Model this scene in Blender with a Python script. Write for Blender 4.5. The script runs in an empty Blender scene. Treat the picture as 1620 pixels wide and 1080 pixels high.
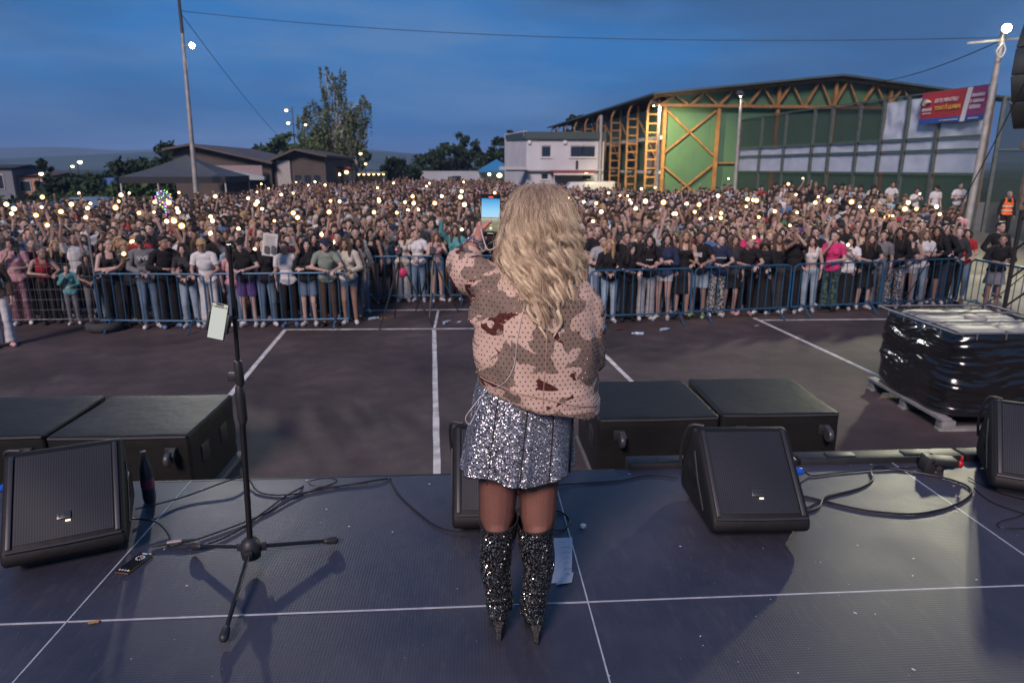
import bpy, bmesh, math, random
import numpy as np
from mathutils import Vector, Matrix, Euler, noise
from mathutils.bvhtree import BVHTree

random.seed(11)
rng = np.random.default_rng(11)
sc = bpy.context.scene
C = sc.collection
R = math.radians
PI = math.pi

# ------------------------------------------------------------------ camera
cam = bpy.data.cameras.new("camera")
cam.sensor_width = 36.0
cam.lens = 24.0
cam.clip_start = 0.05
cam.clip_end = 6000
cam.dof.use_dof = True
cam.dof.focus_distance = 2.55
cam.dof.aperture_fstop = 4.2
camo = bpy.data.objects.new("camera", cam)
camo.location = (0, 0, 3.05)
camo.rotation_euler = (R(90 - 14.3), 0, R(-3.5))
C.objects.link(camo)
sc.camera = camo

# ------------------------------------------------------------------ sky at dusk
w = bpy.data.worlds.new("World")
sc.world = w
w.use_nodes = True
nt = w.node_tree
nt.nodes.clear()
def N(tree, typ, **kw):
    n = tree.nodes.new(typ)
    for k, v in kw.items():
        setattr(n, k, v)
    return n
tc = N(nt, "ShaderNodeTexCoord")
sep = N(nt, "ShaderNodeSeparateXYZ")
nt.links.new(tc.outputs["Generated"], sep.inputs[0])
ramp = N(nt, "ShaderNodeValToRGB")
cr = ramp.color_ramp
cr.elements[0].position = 0.0
cr.elements[0].color = (0.036, 0.100, 0.240, 1)
cr.elements[1].position = 1.0
cr.elements[1].color = (0.022, 0.080, 0.240, 1)
for p, c in ((0.05, (0.028, 0.126, 0.315, 1)), (0.14, (0.028, 0.142, 0.368, 1)), (0.27, (0.030, 0.150, 0.400, 1)), (0.45, (0.026, 0.122, 0.340, 1))):
    e = cr.elements.new(p)
    e.color = c
nt.links.new(sep.outputs[2], ramp.inputs[0])
# stretched cloud streaks (direction divided by elevation, so that they flatten towards the horizon)
mapn = N(nt, "ShaderNodeMapping")
mapn.inputs["Scale"].default_value = (1.6, 1.6, 9.0)
mapn.inputs["Rotation"].default_value = (0, R(-4), 0)
nt.links.new(tc.outputs["Generated"], mapn.inputs[0])
nz = N(nt, "ShaderNodeTexNoise")
nz.inputs["Scale"].default_value = 1.9
nz.inputs["Detail"].default_value = 7
nz.inputs["Roughness"].default_value = 0.55
nt.links.new(mapn.outputs[0], nz.inputs[0])
cr2 = N(nt, "ShaderNodeValToRGB")
cr2.color_ramp.elements[0].position = 0.40
cr2.color_ramp.elements[1].position = 0.64
nt.links.new(nz.outputs[0], cr2.inputs[0])
mixd = N(nt, "ShaderNodeMixRGB")
mixd.inputs[2].default_value = (0.100, 0.190, 0.360, 1)
mulf = N(nt, "ShaderNodeMath", operation="MULTIPLY")
mulf.inputs[1].default_value = 0.62
nt.links.new(cr2.outputs[0], mulf.inputs[0])
nt.links.new(mulf.outputs[0], mixd.inputs[0])
nt.links.new(ramp.outputs[0], mixd.inputs[1])
# darker grey-blue banks higher up
nz2 = N(nt, "ShaderNodeTexNoise")
nz2.inputs["Scale"].default_value = 1.5
nz2.inputs["Detail"].default_value = 5
map2 = N(nt, "ShaderNodeMapping")
map2.inputs["Scale"].default_value = (1.0, 1.0, 4.5)
map2.inputs["Location"].default_value = (3.1, 0.4, 1.2)
nt.links.new(tc.outputs["Generated"], map2.inputs[0])
nt.links.new(map2.outputs[0], nz2.inputs[0])
cr3 = N(nt, "ShaderNodeValToRGB")
cr3.color_ramp.elements[0].position = 0.44
cr3.color_ramp.elements[1].position = 0.60
nt.links.new(nz2.outputs[0], cr3.inputs[0])
mul3 = N(nt, "ShaderNodeMath", operation="MULTIPLY")
mul3.inputs[1].default_value = 0.80
nt.links.new(cr3.outputs[0], mul3.inputs[0])
mixe = N(nt, "ShaderNodeMixRGB")
mixe.inputs[2].default_value = (0.026, 0.082, 0.200, 1)
nt.links.new(mul3.outputs[0], mixe.inputs[0])
nt.links.new(mixd.outputs[0], mixe.inputs[1])
bg = N(nt, "ShaderNodeBackground")
bg.inputs[1].default_value = 1.18
nt.links.new(mixe.outputs[0], bg.inputs[0])
wo = N(nt, "ShaderNodeOutputWorld")
nt.links.new(bg.outputs[0], wo.inputs[0])

# ------------------------------------------------------------------ the one sun lamp: soft warm light from behind the photographer
sun = bpy.data.lights.new("sun", "SUN")
sun.energy = 3.2
sun.angle = R(16)
sun.color = (1.0, 0.80, 0.76)
suno = bpy.data.objects.new("sun", sun)
suno.rotation_euler = Vector((0.34, 0.80, -0.62)).to_track_quat("-Z", "Y").to_euler()
C.objects.link(suno)

sc.view_settings.view_transform = "Standard"
sc.view_settings.look = "None"
sc.view_settings.exposure = 0.12
sc.view_settings.gamma = 1.0
sc.render.engine = "CYCLES"
sc.cycles.use_denoising = True
sc.cycles.denoiser = "OPENIMAGEDENOISE"
sc.cycles.max_bounces = 5
sc.cycles.diffuse_bounces = 2
sc.cycles.glossy_bounces = 3
sc.cycles.transparent_max_bounces = 12
sc.cycles.sample_clamp_indirect = 3.0
sc.cycles.caustics_reflective = False
sc.cycles.caustics_refractive = False

# ------------------------------------------------------------------ materials
MATS = {}
def mat(name, col, rough=0.6, metal=0.0, var=0.12, vscale=8.0, bump=0.0, bscale=60.0, spec=0.5, coat=0.0, sheen=0.0):
    """Principled material whose colour wanders a little with noise; optional fine bump."""
    if name in MATS:
        return MATS[name]
    m = bpy.data.materials.new(name)
    m.use_nodes = True
    t = m.node_tree
    b = t.nodes["Principled BSDF"]
    b.inputs["Roughness"].default_value = rough
    b.inputs["Metallic"].default_value = metal
    b.inputs["Specular IOR Level"].default_value = spec
    b.inputs["Coat Weight"].default_value = coat
    b.inputs["Sheen Weight"].default_value = sheen
    co = N(t, "ShaderNodeTexCoord")
    if var > 0:
        n = N(t, "ShaderNodeTexNoise")
        n.inputs["Scale"].default_value = vscale
        n.inputs["Detail"].default_value = 4
        t.links.new(co.outputs["Object"], n.inputs[0])
        mr = N(t, "ShaderNodeMapRange")
        mr.inputs[1].default_value = 0.25
        mr.inputs[2].default_value = 0.75
        mr.inputs[3].default_value = 1 - var
        mr.inputs[4].default_value = 1 + var
        t.links.new(n.outputs[0], mr.inputs[0])
        vm = N(t, "ShaderNodeVectorMath", operation="SCALE")
        vm.inputs[0].default_value = col[:3]
        t.links.new(mr.outputs[0], vm.inputs["Scale"])
        t.links.new(vm.outputs[0], b.inputs["Base Color"])
    else:
        b.inputs["Base Color"].default_value = (*col[:3], 1)
    if bump > 0:
        n2 = N(t, "ShaderNodeTexNoise")
        n2.inputs["Scale"].default_value = bscale
        n2.inputs["Detail"].default_value = 5
        t.links.new(co.outputs["Object"], n2.inputs[0])
        bp = N(t, "ShaderNodeBump")
        bp.inputs["Strength"].default_value = bump
        bp.inputs["Distance"].default_value = 0.01
        t.links.new(n2.outputs[0], bp.inputs["Height"])
        t.links.new(bp.outputs[0], b.inputs["Normal"])
    MATS[name] = m
    return m

def emis(name, col, strength):
    if name in MATS:
        return MATS[name]
    m = bpy.data.materials.new(name)
    m.use_nodes = True
    t = m.node_tree
    t.nodes.clear()
    e = N(t, "ShaderNodeEmission")
    e.inputs[0].default_value = (*col, 1)
    e.inputs[1].default_value = strength
    o = N(t, "ShaderNodeOutputMaterial")
    t.links.new(e.outputs[0], o.inputs[0])
    MATS[name] = m
    return m

# ------------------------------------------------------------------ mesh builder
class MB:
    def __init__(self):
        self.v, self.f, self.m = [], [], []
    def add(self, vs, fs, mi=0):
        o = len(self.v)
        self.v.extend([tuple(p) for p in vs])
        self.f.extend([tuple(i + o for i in f) for f in fs])
        self.m.extend([mi] * len(fs))
        return self
    def box(self, x0, x1, y0, y1, z0, z1, mi=0, M=None):
        vs = [Vector((x, y, z)) for z in (z0, z1) for y in (y0, y1) for x in (x0, x1)]
        if M is not None:
            vs = [M @ p for p in vs]
        return self.add(vs, [(0, 2, 3, 1), (4, 5, 7, 6), (0, 1, 5, 4), (2, 6, 7, 3), (0, 4, 6, 2), (1, 3, 7, 5)], mi)
    def bar(self, a, b, wd, hg, mi=0):
        """rectangular bar from a to b"""
        a, b = Vector(a), Vector(b)
        d = (b - a).normalized()
        up = Vector((0, 0, 1)) if abs(d.z) < 0.95 else Vector((0, 1, 0))
        s = d.cross(up).normalized()
        u = s.cross(d)
        vs = [p + s * i * wd / 2 + u * j * hg / 2 for p in (a, b) for i, j in ((-1, -1), (1, -1), (1, 1), (-1, 1))]
        return self.add(vs, [(0, 3, 2, 1), (4, 5, 6, 7), (0, 1, 5, 4), (1, 2, 6, 5), (2, 3, 7, 6), (3, 0, 4, 7)], mi)
    def tube(self, pts, r, n=8, mi=0, cap=True, ry=None):
        pts = [Vector(p) for p in pts]
        k = len(pts)
        rr = r if hasattr(r, "__len__") else [r] * k
        ref = None
        vs = []
        for i, p in enumerate(pts):
            d = (pts[min(i + 1, k - 1)] - pts[max(i - 1, 0)])
            d = d.normalized() if d.length > 1e-9 else Vector((0, 0, 1))
            if ref is None:
                ref = Vector((1, 0, 0)) if abs(d.x) < 0.9 else Vector((0, 1, 0))
            s = (ref - d * ref.dot(d)).normalized()
            ref = s
            u = d.cross(s)
            for j in range(n):
                a = 2 * PI * j / n
                q = rr[i] if ry is None else rr[i] * ry
                vs.append(p + s * math.cos(a) * rr[i] + u * math.sin(a) * q)
        fs = []
        for i in range(k - 1):
            for j in range(n):
                j2 = (j + 1) % n
                fs.append((i * n + j, i * n + j2, (i + 1) * n + j2, (i + 1) * n + j))
        if cap:
            fs.append(tuple(range(n - 1, -1, -1)))
            fs.append(tuple((k - 1) * n + j for j in range(n)))
        return self.add(vs, fs, mi)
    def lathe(self, prof, n=16, M=None, mi=0, cap=True):
        vs, fs = [], []
        for r_, z in prof:
            for j in range(n):
                a = 2 * PI * j / n
                p = Vector((r_ * math.cos(a), r_ * math.sin(a), z))
                vs.append(M @ p if M is not None else p)
        for i in range(len(prof) - 1):
            for j in range(n):
                j2 = (j + 1) % n
                fs.append((i * n + j, i * n + j2, (i + 1) * n + j2, (i + 1) * n + j))
        if cap:
            fs.append(tuple(range(n - 1, -1, -1)))
            fs.append(tuple((len(prof) - 1) * n + j for j in range(n)))
        return self.add(vs, fs, mi)
    def ell(self, c, r, nu=12, nv=8, M=None, mi=0):
        vs, fs = [], []
        c = Vector(c)
        for i in range(1, nv):
            t = PI * i / nv
            for j in range(nu):
                a = 2 * PI * j / nu
                p = Vector((r[0] * math.sin(t) * math.cos(a), r[1] * math.sin(t) * math.sin(a), r[2] * math.cos(t)))
                vs.append((M @ p if M is not None else p) + c)
        top = Vector((0, 0, r[2])); bot = Vector((0, 0, -r[2]))
        vs.append((M @ top if M is not None else top) + c)
        vs.append((M @ bot if M is not None else bot) + c)
        nt_, nb = len(vs) - 2, len(vs) - 1
        for j in range(nu):
            j2 = (j + 1) % nu
            fs.append((nt_, j, j2))
            fs.append((nb, (nv - 2) * nu + j2, (nv - 2) * nu + j))
            for i in range(nv - 2):
                fs.append((i * nu + j, (i + 1) * nu + j, (i + 1) * nu + j2, i * nu + j2))
        return self.add(vs, fs, mi)
    def cap(self, a, b, ra, rb, n=10, mi=0):
        """closed tapered capsule"""
        a, b = Vector(a), Vector(b)
        d = (b - a)
        L = d.length
        d = d / L if L > 1e-9 else Vector((0, 0, 1))
        pts, rs = [], []
        for t in (-0.98, -0.7, -0.35):
            pts.append(a + d * t * ra); rs.append(ra * math.sqrt(1 - t * t))
        pts.append(a); rs.append(ra)
        pts.append(b); rs.append(rb)
        for t in (0.35, 0.7, 0.98):
            pts.append(b + d * t * rb); rs.append(rb * math.sqrt(1 - t * t))
        return self.tube(pts, rs, n, mi)
    def prism(self, poly, lo, hi, axis="x", mi=0, M=None):
        """polygon of 2-D points pushed along an axis; poly runs in the other two axes in order"""
        def P(u, v, t):
            p = {"x": (t, u, v), "y": (u, t, v), "z": (u, v, t)}[axis]
            p = Vector(p)
            return M @ p if M is not None else p
        n = len(poly)
        vs = [P(u, v, lo) for u, v in poly] + [P(u, v, hi) for u, v in poly]
        fs = [tuple(range(n)), tuple(range(2 * n - 1, n - 1, -1))]
        for i in range(n):
            j = (i + 1) % n
            fs.append((i, i + n, j + n, j))
        return self.add(vs, fs, mi)
    def mesh(self, name, smooth=False, bevel=0.0, segs=2):
        me = bpy.data.meshes.new(name)
        me.from_pydata(self.v, [], self.f)
        me.polygons.foreach_set("material_index", self.m)
        me.update()
        bm = bmesh.new()
        bm.from_mesh(me)
        bmesh.ops.recalc_face_normals(bm, faces=bm.faces)
        if bevel > 0:
            es = [e for e in bm.edges if len(e.link_faces) == 2 and e.calc_face_angle(0) > 0.45]
            bmesh.ops.bevel(bm, geom=es, offset=bevel, segments=segs, profile=0.5, affect="EDGES", clamp_overlap=True)
        bm.to_mesh(me)
        bm.free()
        if smooth:
            me.polygons.foreach_set("use_smooth", [True] * len(me.polygons))
            if smooth != "all":
                me.set_sharp_from_angle(angle=R(42))
        return me
    def build(self, name, mats, parent=None, loc=None, rot=None, smooth=True, bevel=0.0, segs=2):
        return obj(name, self.mesh(name, smooth, bevel, segs), mats, parent, loc, rot)

def obj(name, me, mats=None, parent=None, loc=None, rot=None, scale=None):
    o = bpy.data.objects.new(name, me)
    C.objects.link(o)
    if mats is not None and me is not None:
        if not isinstance(mats, (list, tuple)):
            mats = [mats]
        if len(me.materials) == 0:
            for m in mats:
                me.materials.append(m)
    if loc is not None:
        o.location = loc
    if rot is not None:
        o.rotation_euler = rot
    if scale is not None:
        o.scale = scale
    if parent is not None:
        o.parent = parent
    return o

def setmat(o, m, i=0):
    """material on the object, so that one mesh can be worn in several colours"""
    o.material_slots[i].link = "OBJECT"
    o.material_slots[i].material = m

def tag(o, label, cat, group=None, kind=None):
    o["label"] = label
    o["category"] = cat
    if group:
        o["group"] = group
    if kind:
        o["kind"] = kind
    return o

def struct(o, kind="structure"):
    o["kind"] = kind
    return o

def empty(name, loc=(0, 0, 0), rz=0.0):
    o = bpy.data.objects.new(name, None)
    C.objects.link(o)
    o.location = loc
    o.rotation_euler = (0, 0, rz)
    o.empty_display_size = 0.1
    return o

def RZ(a):
    return Matrix.Rotation(a, 4, "Z")
def TR(x, y, z):
    return Matrix.Translation((x, y, z))
def lerp(a, b, t):
    return a + (b - a) * t
def interp(tab, x):
    """piecewise-linear table [(x, y)]"""
    return float(np.interp(x, [p[0] for p in tab], [p[1] for p in tab]))
def spline(pts, n=10):
    """Catmull-Rom through points"""
    P = [Vector(p) for p in pts]
    P = [P[0] * 2 - P[1]] + P + [P[-1] * 2 - P[-2]]
    out = []
    for i in range(1, len(P) - 2):
        a, b, c, d = P[i - 1], P[i], P[i + 1], P[i + 2]
        for k in range(n):
            t = k / n
            out.append(0.5 * ((2 * b) + (c - a) * t + (2 * a - 5 * b + 4 * c - d) * t * t + (3 * b - a - 3 * c + d) * t ** 3))
    out.append(P[-2])
    return out

def evaluated(mb, voxel, smooth_it=6, fac=0.5, deci=None):
    """one continuous skin over overlapping shapes: voxel remesh, smooth, optionally thin out"""
    me = mb.mesh("tmp")
    o = bpy.data.objects.new("tmp", me)
    C.objects.link(o)
    m = o.modifiers.new("r", "REMESH")
    m.mode = "VOXEL"
    m.voxel_size = voxel
    m.use_smooth_shade = True
    if smooth_it:
        s = o.modifiers.new("s", "SMOOTH")
        s.factor = fac
        s.iterations = smooth_it
    if deci:
        d = o.modifiers.new("d", "DECIMATE")
        d.ratio = deci
    dg = bpy.context.evaluated_depsgraph_get()
    dg.update()
    out = bpy.data.meshes.new_from_object(o.evaluated_get(dg))
    bpy.data.objects.remove(o)
    bpy.data.meshes.remove(me)
    out.polygons.foreach_set("use_smooth", [True] * len(out.polygons))
    return out

def co_np(me):
    a = np.empty(len(me.vertices) * 3)
    me.vertices.foreach_get("co", a)
    return a.reshape(-1, 3)
def no_np(me):
    a = np.empty(len(me.vertices) * 3)
    me.vertex_normals.foreach_get("vector", a)
    return a.reshape(-1, 3)

def submesh(me, vmask, name, offset):
    """faces of me whose corners all pass vmask, pushed out along the normals by offset (per vertex)"""
    co, no = co_np(me), no_np(me)
    co = co + no * np.asarray(offset).reshape(-1, 1)
    ok = vmask
    fs = [tuple(p.vertices) for p in me.polygons if all(ok[i] for i in p.vertices)]
    used = sorted({i for f in fs for i in f})
    mp = {i: k for k, i in enumerate(used)}
    out = bpy.data.meshes.new(name)
    out.from_pydata([tuple(co[i]) for i in used], [], [tuple(mp[i] for i in f) for f in fs])
    out.polygons.foreach_set("use_smooth", [True] * len(out.polygons))
    out.update()
    return out
# ================================================================== THE SETTING
# ------------------------------------------------------------------ ground
def asphalt_material():
    m = bpy.data.materials.new("asphalt")
    m.use_nodes = True
    t = m.node_tree
    b = t.nodes["Principled BSDF"]
    co = N(t, "ShaderNodeTexCoord")
    n1 = N(t, "ShaderNodeTexNoise"); n1.inputs["Scale"].default_value = 0.55; n1.inputs["Detail"].default_value = 6
    n2 = N(t, "ShaderNodeTexNoise"); n2.inputs["Scale"].default_value = 90; n2.inputs["Detail"].default_value = 3
    n3 = N(t, "ShaderNodeTexNoise"); n3.inputs["Scale"].default_value = 2.3; n3.inputs["Detail"].default_value = 8; n3.inputs["Roughness"].default_value = 0.7
    for n in (n1, n2, n3):
        t.links.new(co.outputs["Object"], n.inputs[0])
    r1 = N(t, "ShaderNodeValToRGB")
    r1.color_ramp.elements[0].position = 0.38; r1.color_ramp.elements[0].color = (0.050, 0.037, 0.038, 1)
    r1.color_ramp.elements[1].position = 0.66; r1.color_ramp.elements[1].color = (0.088, 0.066, 0.067, 1)
    t.links.new(n1.outputs[0], r1.inputs[0])
    r3 = N(t, "ShaderNodeValToRGB")
    r3.color_ramp.elements[0].position = 0.40; r3.color_ramp.elements[0].color = (0.72, 0.72, 0.72, 1)
    r3.color_ramp.elements[1].position = 0.72; r3.color_ramp.elements[1].color = (1.35, 1.32, 1.28, 1)
    t.links.new(n3.outputs[0], r3.inputs[0])
    mx = N(t, "ShaderNodeMixRGB", blend_type="MULTIPLY"); mx.inputs[0].default_value = 0.8
    t.links.new(r1.outputs[0], mx.inputs[1]); t.links.new(r3.outputs[0], mx.inputs[2])
    mx2 = N(t, "ShaderNodeMixRGB", blend_type="OVERLAY"); mx2.inputs[0].default_value = 0.5
    t.links.new(mx.outputs[0], mx2.inputs[1]); t.links.new(n2.outputs[0], mx2.inputs[2])
    t.links.new(mx2.outputs[0], b.inputs["Base Color"])
    b.inputs["Roughness"].default_value = 0.75
    b.inputs["Specular IOR Level"].default_value = 0.3
    bp = N(t, "ShaderNodeBump"); bp.inputs["Strength"].default_value = 0.5; bp.inputs["Distance"].default_value = 0.006
    t.links.new(n2.outputs[0], bp.inputs["Height"]); t.links.new(bp.outputs[0], b.inputs["Normal"])
    return m

field_mat = mat("field_grass", (0.035, 0.05, 0.022), 0.95, var=0.35, vscale=0.02, spec=0.1)
g = MB(); g.add([(-2550, -540, -0.004), (2550, -540, -0.004), (2550, 2530, -0.004), (-2550, 2530, -0.004)], [(0, 1, 2, 3)])
struct(g.build("ground", field_mat, smooth=False))
g = MB(); g.add([(-40, -12, 0), (11.2, -12, 0), (11.2, 20, 0), (14.5, 60, 0), (-6, 110, 0), (-40, 60, 0)], [(0, 1, 2, 3, 4, 5)])
struct(g.build("court", asphalt_material(), smooth=False))
g = MB(); g.add([(11.2, -12, 0.001), (60, -12, 0.001), (60, 60, 0.001), (14.5, 60, 0.001), (11.2, 20, 0.001)], [(0, 1, 2, 3, 4)])
struct(g.build("pavement", mat("pavement_concrete", (0.17, 0.155, 0.12), 0.85, var=0.3, vscale=0.9, bump=0.3, bscale=40), smooth=False))
# bank of earth that lifts the spectators along the netting
g = MB()
xs = [10.9, 12.5, 15.0, 17.0, 19.0]; zs = [0.004, 0.15, 0.55, 0.75, 0.8]
ys = [19.0, 23.0, 27.0, 33.0, 40.0, 47.0]
vs = [(x + max(0, (y - 22)) * 0.03, y, z * min(1, (y - 19.0) / 5.0) + 0.006) for y in ys for x, z in zip(xs, zs)]
fs = [(i * 5 + j, i * 5 + j + 1, (i + 1) * 5 + j + 1, (i + 1) * 5 + j) for i in range(5) for j in range(4)]
g.add(vs, fs)
struct(g.build("embankment", mat("bank_earth", (0.12, 0.11, 0.08), 0.9, var=0.3, vscale=1.5, bump=0.4, bscale=20)))
def ground_z(x, y):
    if y < 19 or x < 10.9:
        return 0.0
    xx = x - max(0, y - 22) * 0.03
    return float(np.interp(xx, xs, zs)) * min(1, (y - 19) / 5.0)

# ------------------------------------------------------------------ painted court lines
line_mat = mat("court_line_paint", (0.50, 0.49, 0.48), 0.8, var=0.45, vscale=6, spec=0.2)
def court_line(a, b, wd=0.075):
    a, b = Vector((*a, 0)), Vector((*b, 0))
    d = (b - a).normalized()
    s = Vector((-d.y, d.x, 0)) * wd / 2
    n = max(2, int((b - a).length / 0.4))
    m = MB()
    vs, fs = [], []
    for i in range(n + 1):
        p = a.lerp(b, i / n)
        j1, j2 = 1 + random.uniform(-0.10, 0.10), 1 + random.uniform(-0.10, 0.10)
        vs += [p + s * j1 + Vector((0, 0, 0.004)), p - s * j2 + Vector((0, 0, 0.004))]
    for i in range(n):
        fs.append((2 * i, 2 * i + 1, 2 * i + 3, 2 * i + 2))
    m.add(vs, fs)
    struct(m.build("court_marking", line_mat, smooth=False))
court_line((-3.60, 13.10), (-3.20, 7.0))
court_line((-3.64, 13.12), (0.9, 12.96))
court_line((-0.72, 12.92), (-0.26, 4.4))
court_line((-3.5, 14.88), (2.0, 14.83))
court_line((2.12, 12.2), (2.52, 7.2))
court_line((5.90, 13.6), (6.16, 9.0))
court_line((5.95, 13.38), (9.6, 13.30))
court_line((-0.72, 14.78), (-0.72, 13.02), 0.05)

# ------------------------------------------------------------------ hills
def ridge(name, y0, pts, depth, mat_):
    m = MB()
    n = 90
    xs_ = np.linspace(pts[0][0], pts[-1][0], n)
    vs, fs = [], []
    for k in range(6):
        f = k / 5.0
        prof = math.sin(f * PI / 2) ** 0.8
        for i, x in enumerate(xs_):
            h = interp(pts, x)
            h *= 1 + 0.06 * noise.noise(Vector((x * 0.004, k * 0.4, 3)))
            vs.append((x, y0 + f * depth, -2 + (h + 2) * prof))
    for k in range(5):
        for i in range(n - 1):
            fs.append((k * n + i, k * n + i + 1, (k + 1) * n + i + 1, (k + 1) * n + i))
    m.add(vs, fs)
    o = m.build(name, mat_, smooth=True)
    struct(o)
    return o
hill_mat = mat("hill_fields", (0.06, 0.085, 0.055), 0.95, var=0.5, vscale=0.006, spec=0.05)
ridge("hill", 1900, [(-2450, 44), (-1750, 52), (-1500, 60), (-1290, 66), (-1140, 56), (-960, 58), (-700, 40), (-300, 36), (600, 44), (2450, 60)], 500, hill_mat)
ridge("hill", 1150, [(-2300, 14), (-900, 20), (-640, 33), (-420, 30), (-330, 40), (-230, 40), (-60, 26), (60, 14), (800, 12), (1500, 15)], 350, mat("near_hill_fields", (0.045, 0.07, 0.035), 0.95, var=0.5, vscale=0.012, spec=0.05))

# ------------------------------------------------------------------ stage
ST = 1.25
def deck_material():
    m = bpy.data.materials.new("stage_deck_rubber")
    m.use_nodes = True
    t = m.node_tree
    b = t.nodes["Principled BSDF"]
    co = N(t, "ShaderNodeTexCoord")
    geo = N(t, "ShaderNodeNewGeometry")
    n1 = N(t, "ShaderNodeTexNoise"); n1.inputs["Scale"].default_value = 1.6; n1.inputs["Detail"].default_value = 7; n1.inputs["Roughness"].default_value = 0.65
    t.links.new(geo.outputs["Position"], n1.inputs[0])
    r1 = N(t, "ShaderNodeValToRGB")
    r1.color_ramp.elements[0].position = 0.35; r1.color_ramp.elements[0].color = (0.031, 0.031, 0.047, 1)
    r1.color_ramp.elements[1].position = 0.70; r1.color_ramp.elements[1].color = (0.055, 0.053, 0.073, 1)
    t.links.new(n1.outputs[0], r1.inputs[0])
    # scuffs
    mp = N(t, "ShaderNodeMapping"); mp.inputs["Scale"].default_value = (14, 3, 1); mp.inputs["Rotation"].default_value = (0, 0, 0.6)
    t.links.new(geo.outputs["Position"], mp.inputs[0])
    n2 = N(t, "ShaderNodeTexNoise"); n2.inputs["Scale"].default_value = 2.0; n2.inputs["Detail"].default_value = 9; n2.inputs["Roughness"].default_value = 0.75
    t.links.new(mp.outputs[0], n2.inputs[0])
    r2 = N(t, "ShaderNodeValToRGB")
    r2.color_ramp.elements[0].position = 0.52; r2.color_ramp.elements[0].color = (0, 0, 0, 1)
    r2.color_ramp.elements[1].position = 0.70; r2.color_ramp.elements[1].color = (1, 1, 1, 1)
    t.links.new(n2.outputs[0], r2.inputs[0])
    mx = N(t, "ShaderNodeMixRGB"); mx.inputs[2].default_value = (0.075, 0.073, 0.075, 1)
    ml = N(t, "ShaderNodeMath", operation="MULTIPLY"); ml.inputs[1].default_value = 0.55
    t.links.new(r2.outputs[0], ml.inputs[0]); t.links.new(ml.outputs[0], mx.inputs[0]); t.links.new(r1.outputs[0], mx.inputs[1])
    t.links.new(mx.outputs[0], b.inputs["Base Color"])
    b.inputs["Specular IOR Level"].default_value = 0.55
    mr = N(t, "ShaderNodeMapRange"); mr.inputs[3].default_value = 0.26; mr.inputs[4].default_value = 0.66
    t.links.new(n1.outputs[0], mr.inputs[0]); t.links.new(mr.outputs[0], b.inputs["Roughness"])
    # small moulded dimples
    vo = N(t, "ShaderNodeTexVoronoi"); vo.inputs["Scale"].default_value = 75; vo.inputs["Randomness"].default_value = 0.0
    t.links.new(geo.outputs["Position"], vo.inputs[0])
    bp = N(t, "ShaderNodeBump"); bp.inputs["Strength"].default_value = 0.6; bp.inputs["Distance"].default_value = 0.002
    t.links.new(vo.outputs["Distance"], bp.inputs["Height"]); t.links.new(bp.outputs[0], b.inputs["Normal"])
    return m
deck_mat = deck_material()
alu = mat("aluminium_edge", (0.55, 0.56, 0.60), 0.45, metal=0.3, var=0.2, vscale=20)
black_paint = mat("black_paint", (0.018, 0.018, 0.02), 0.5, var=0.2)
sx = [-5.97, -3.82, -1.67, 0.48, 2.63, 4.78, 6.93]
sy = [-2.55, -1.27, 0.0, 1.265, 2.53, 3.82]
stage = MB().box(sx[0], sx[-1], sy[0], sy[-1], 0.0, ST - 0.042).build("stage", black_paint, smooth=False)
struct(stage)
for i in range(len(sx) - 1):
    for j in range(len(sy) - 1):
        dz = random.uniform(-0.0012, 0.0012)
        MB().box(sx[i] + 0.0035, sx[i + 1] - 0.0035, sy[j] + 0.0035, sy[j + 1] - 0.0035, ST - 0.04, ST + dz).build("deck_panel", deck_mat, stage, bevel=0.0015, segs=1)
for x in sx[1:-1]:
    MB().box(x - 0.003, x + 0.003, sy[0], sy[-1], ST - 0.04, ST + 0.0022).build("joint_strip", alu, stage)
for y in sy[1:-1]:
    for i in range(len(sx) - 1):
        MB().box(sx[i] + 0.0032, sx[i + 1] - 0.0032, y - 0.003, y + 0.003, ST - 0.04, ST + 0.0022).build("joint_strip", alu, stage)
# black front lip: a low profile along the front edge on the right, a thin trim on the left
dark_alu = mat("black_profile", (0.020, 0.020, 0.022), 0.5, metal=0.2, var=0.25, vscale=12)
MB().box(sx[0], 0.95, sy[-1], sy[-1] + 0.03, ST - 0.1, ST - 0.004).build("front_trim", dark_alu, stage, bevel=0.004)
for a, b_ in ((0.96, 2.02), (2.04, 3.1), (3.12, 4.2), (4.22, 5.3)):
    MB().box(a, b_, sy[-1] + 0.002, sy[-1] + 0.13, ST - 0.09, ST + 0.035).build("edge_rail", dark_alu, stage, bevel=0.008)
    for c in (a + 0.28, b_ - 0.28):
        MB().box(c - 0.09, c + 0.09, sy[-1] + 0.03, sy[-1] + 0.10, ST + 0.0352, ST + 0.041).build("rail_cover", black_paint, stage, bevel=0.003)

# ------------------------------------------------------------------ sports hall
HM = TR(13.95, 50.0, 0) @ RZ(R(3.7))
hall = empty("sports_hall", (13.95, 50.0, 0), R(3.7))
tag(hall, "green sports hall with rusty orange steel trusses and gable roof", "building")
green_sheet = mat("green_wall_sheet", (0.056, 0.125, 0.066), 0.55, var=0.12, vscale=0.8, bump=0.1, bscale=3)
steel_o = mat("orange_painted_steel", (0.23, 0.118, 0.040), 0.6, var=0.35, vscale=2.5)
roof_sheet = mat("roof_sheet_grey_green", (0.055, 0.075, 0.072), 0.5, var=0.2, vscale=1)
dark_int = mat("dark_interior", (0.02, 0.02, 0.022), 0.8)
GW, PX, EZ, PZ = 25.6, 12.85, 8.05, 9.35
def roofz(x):
    return EZ + (PZ - EZ) * (1 - abs(x - PX) / PX)
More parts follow.
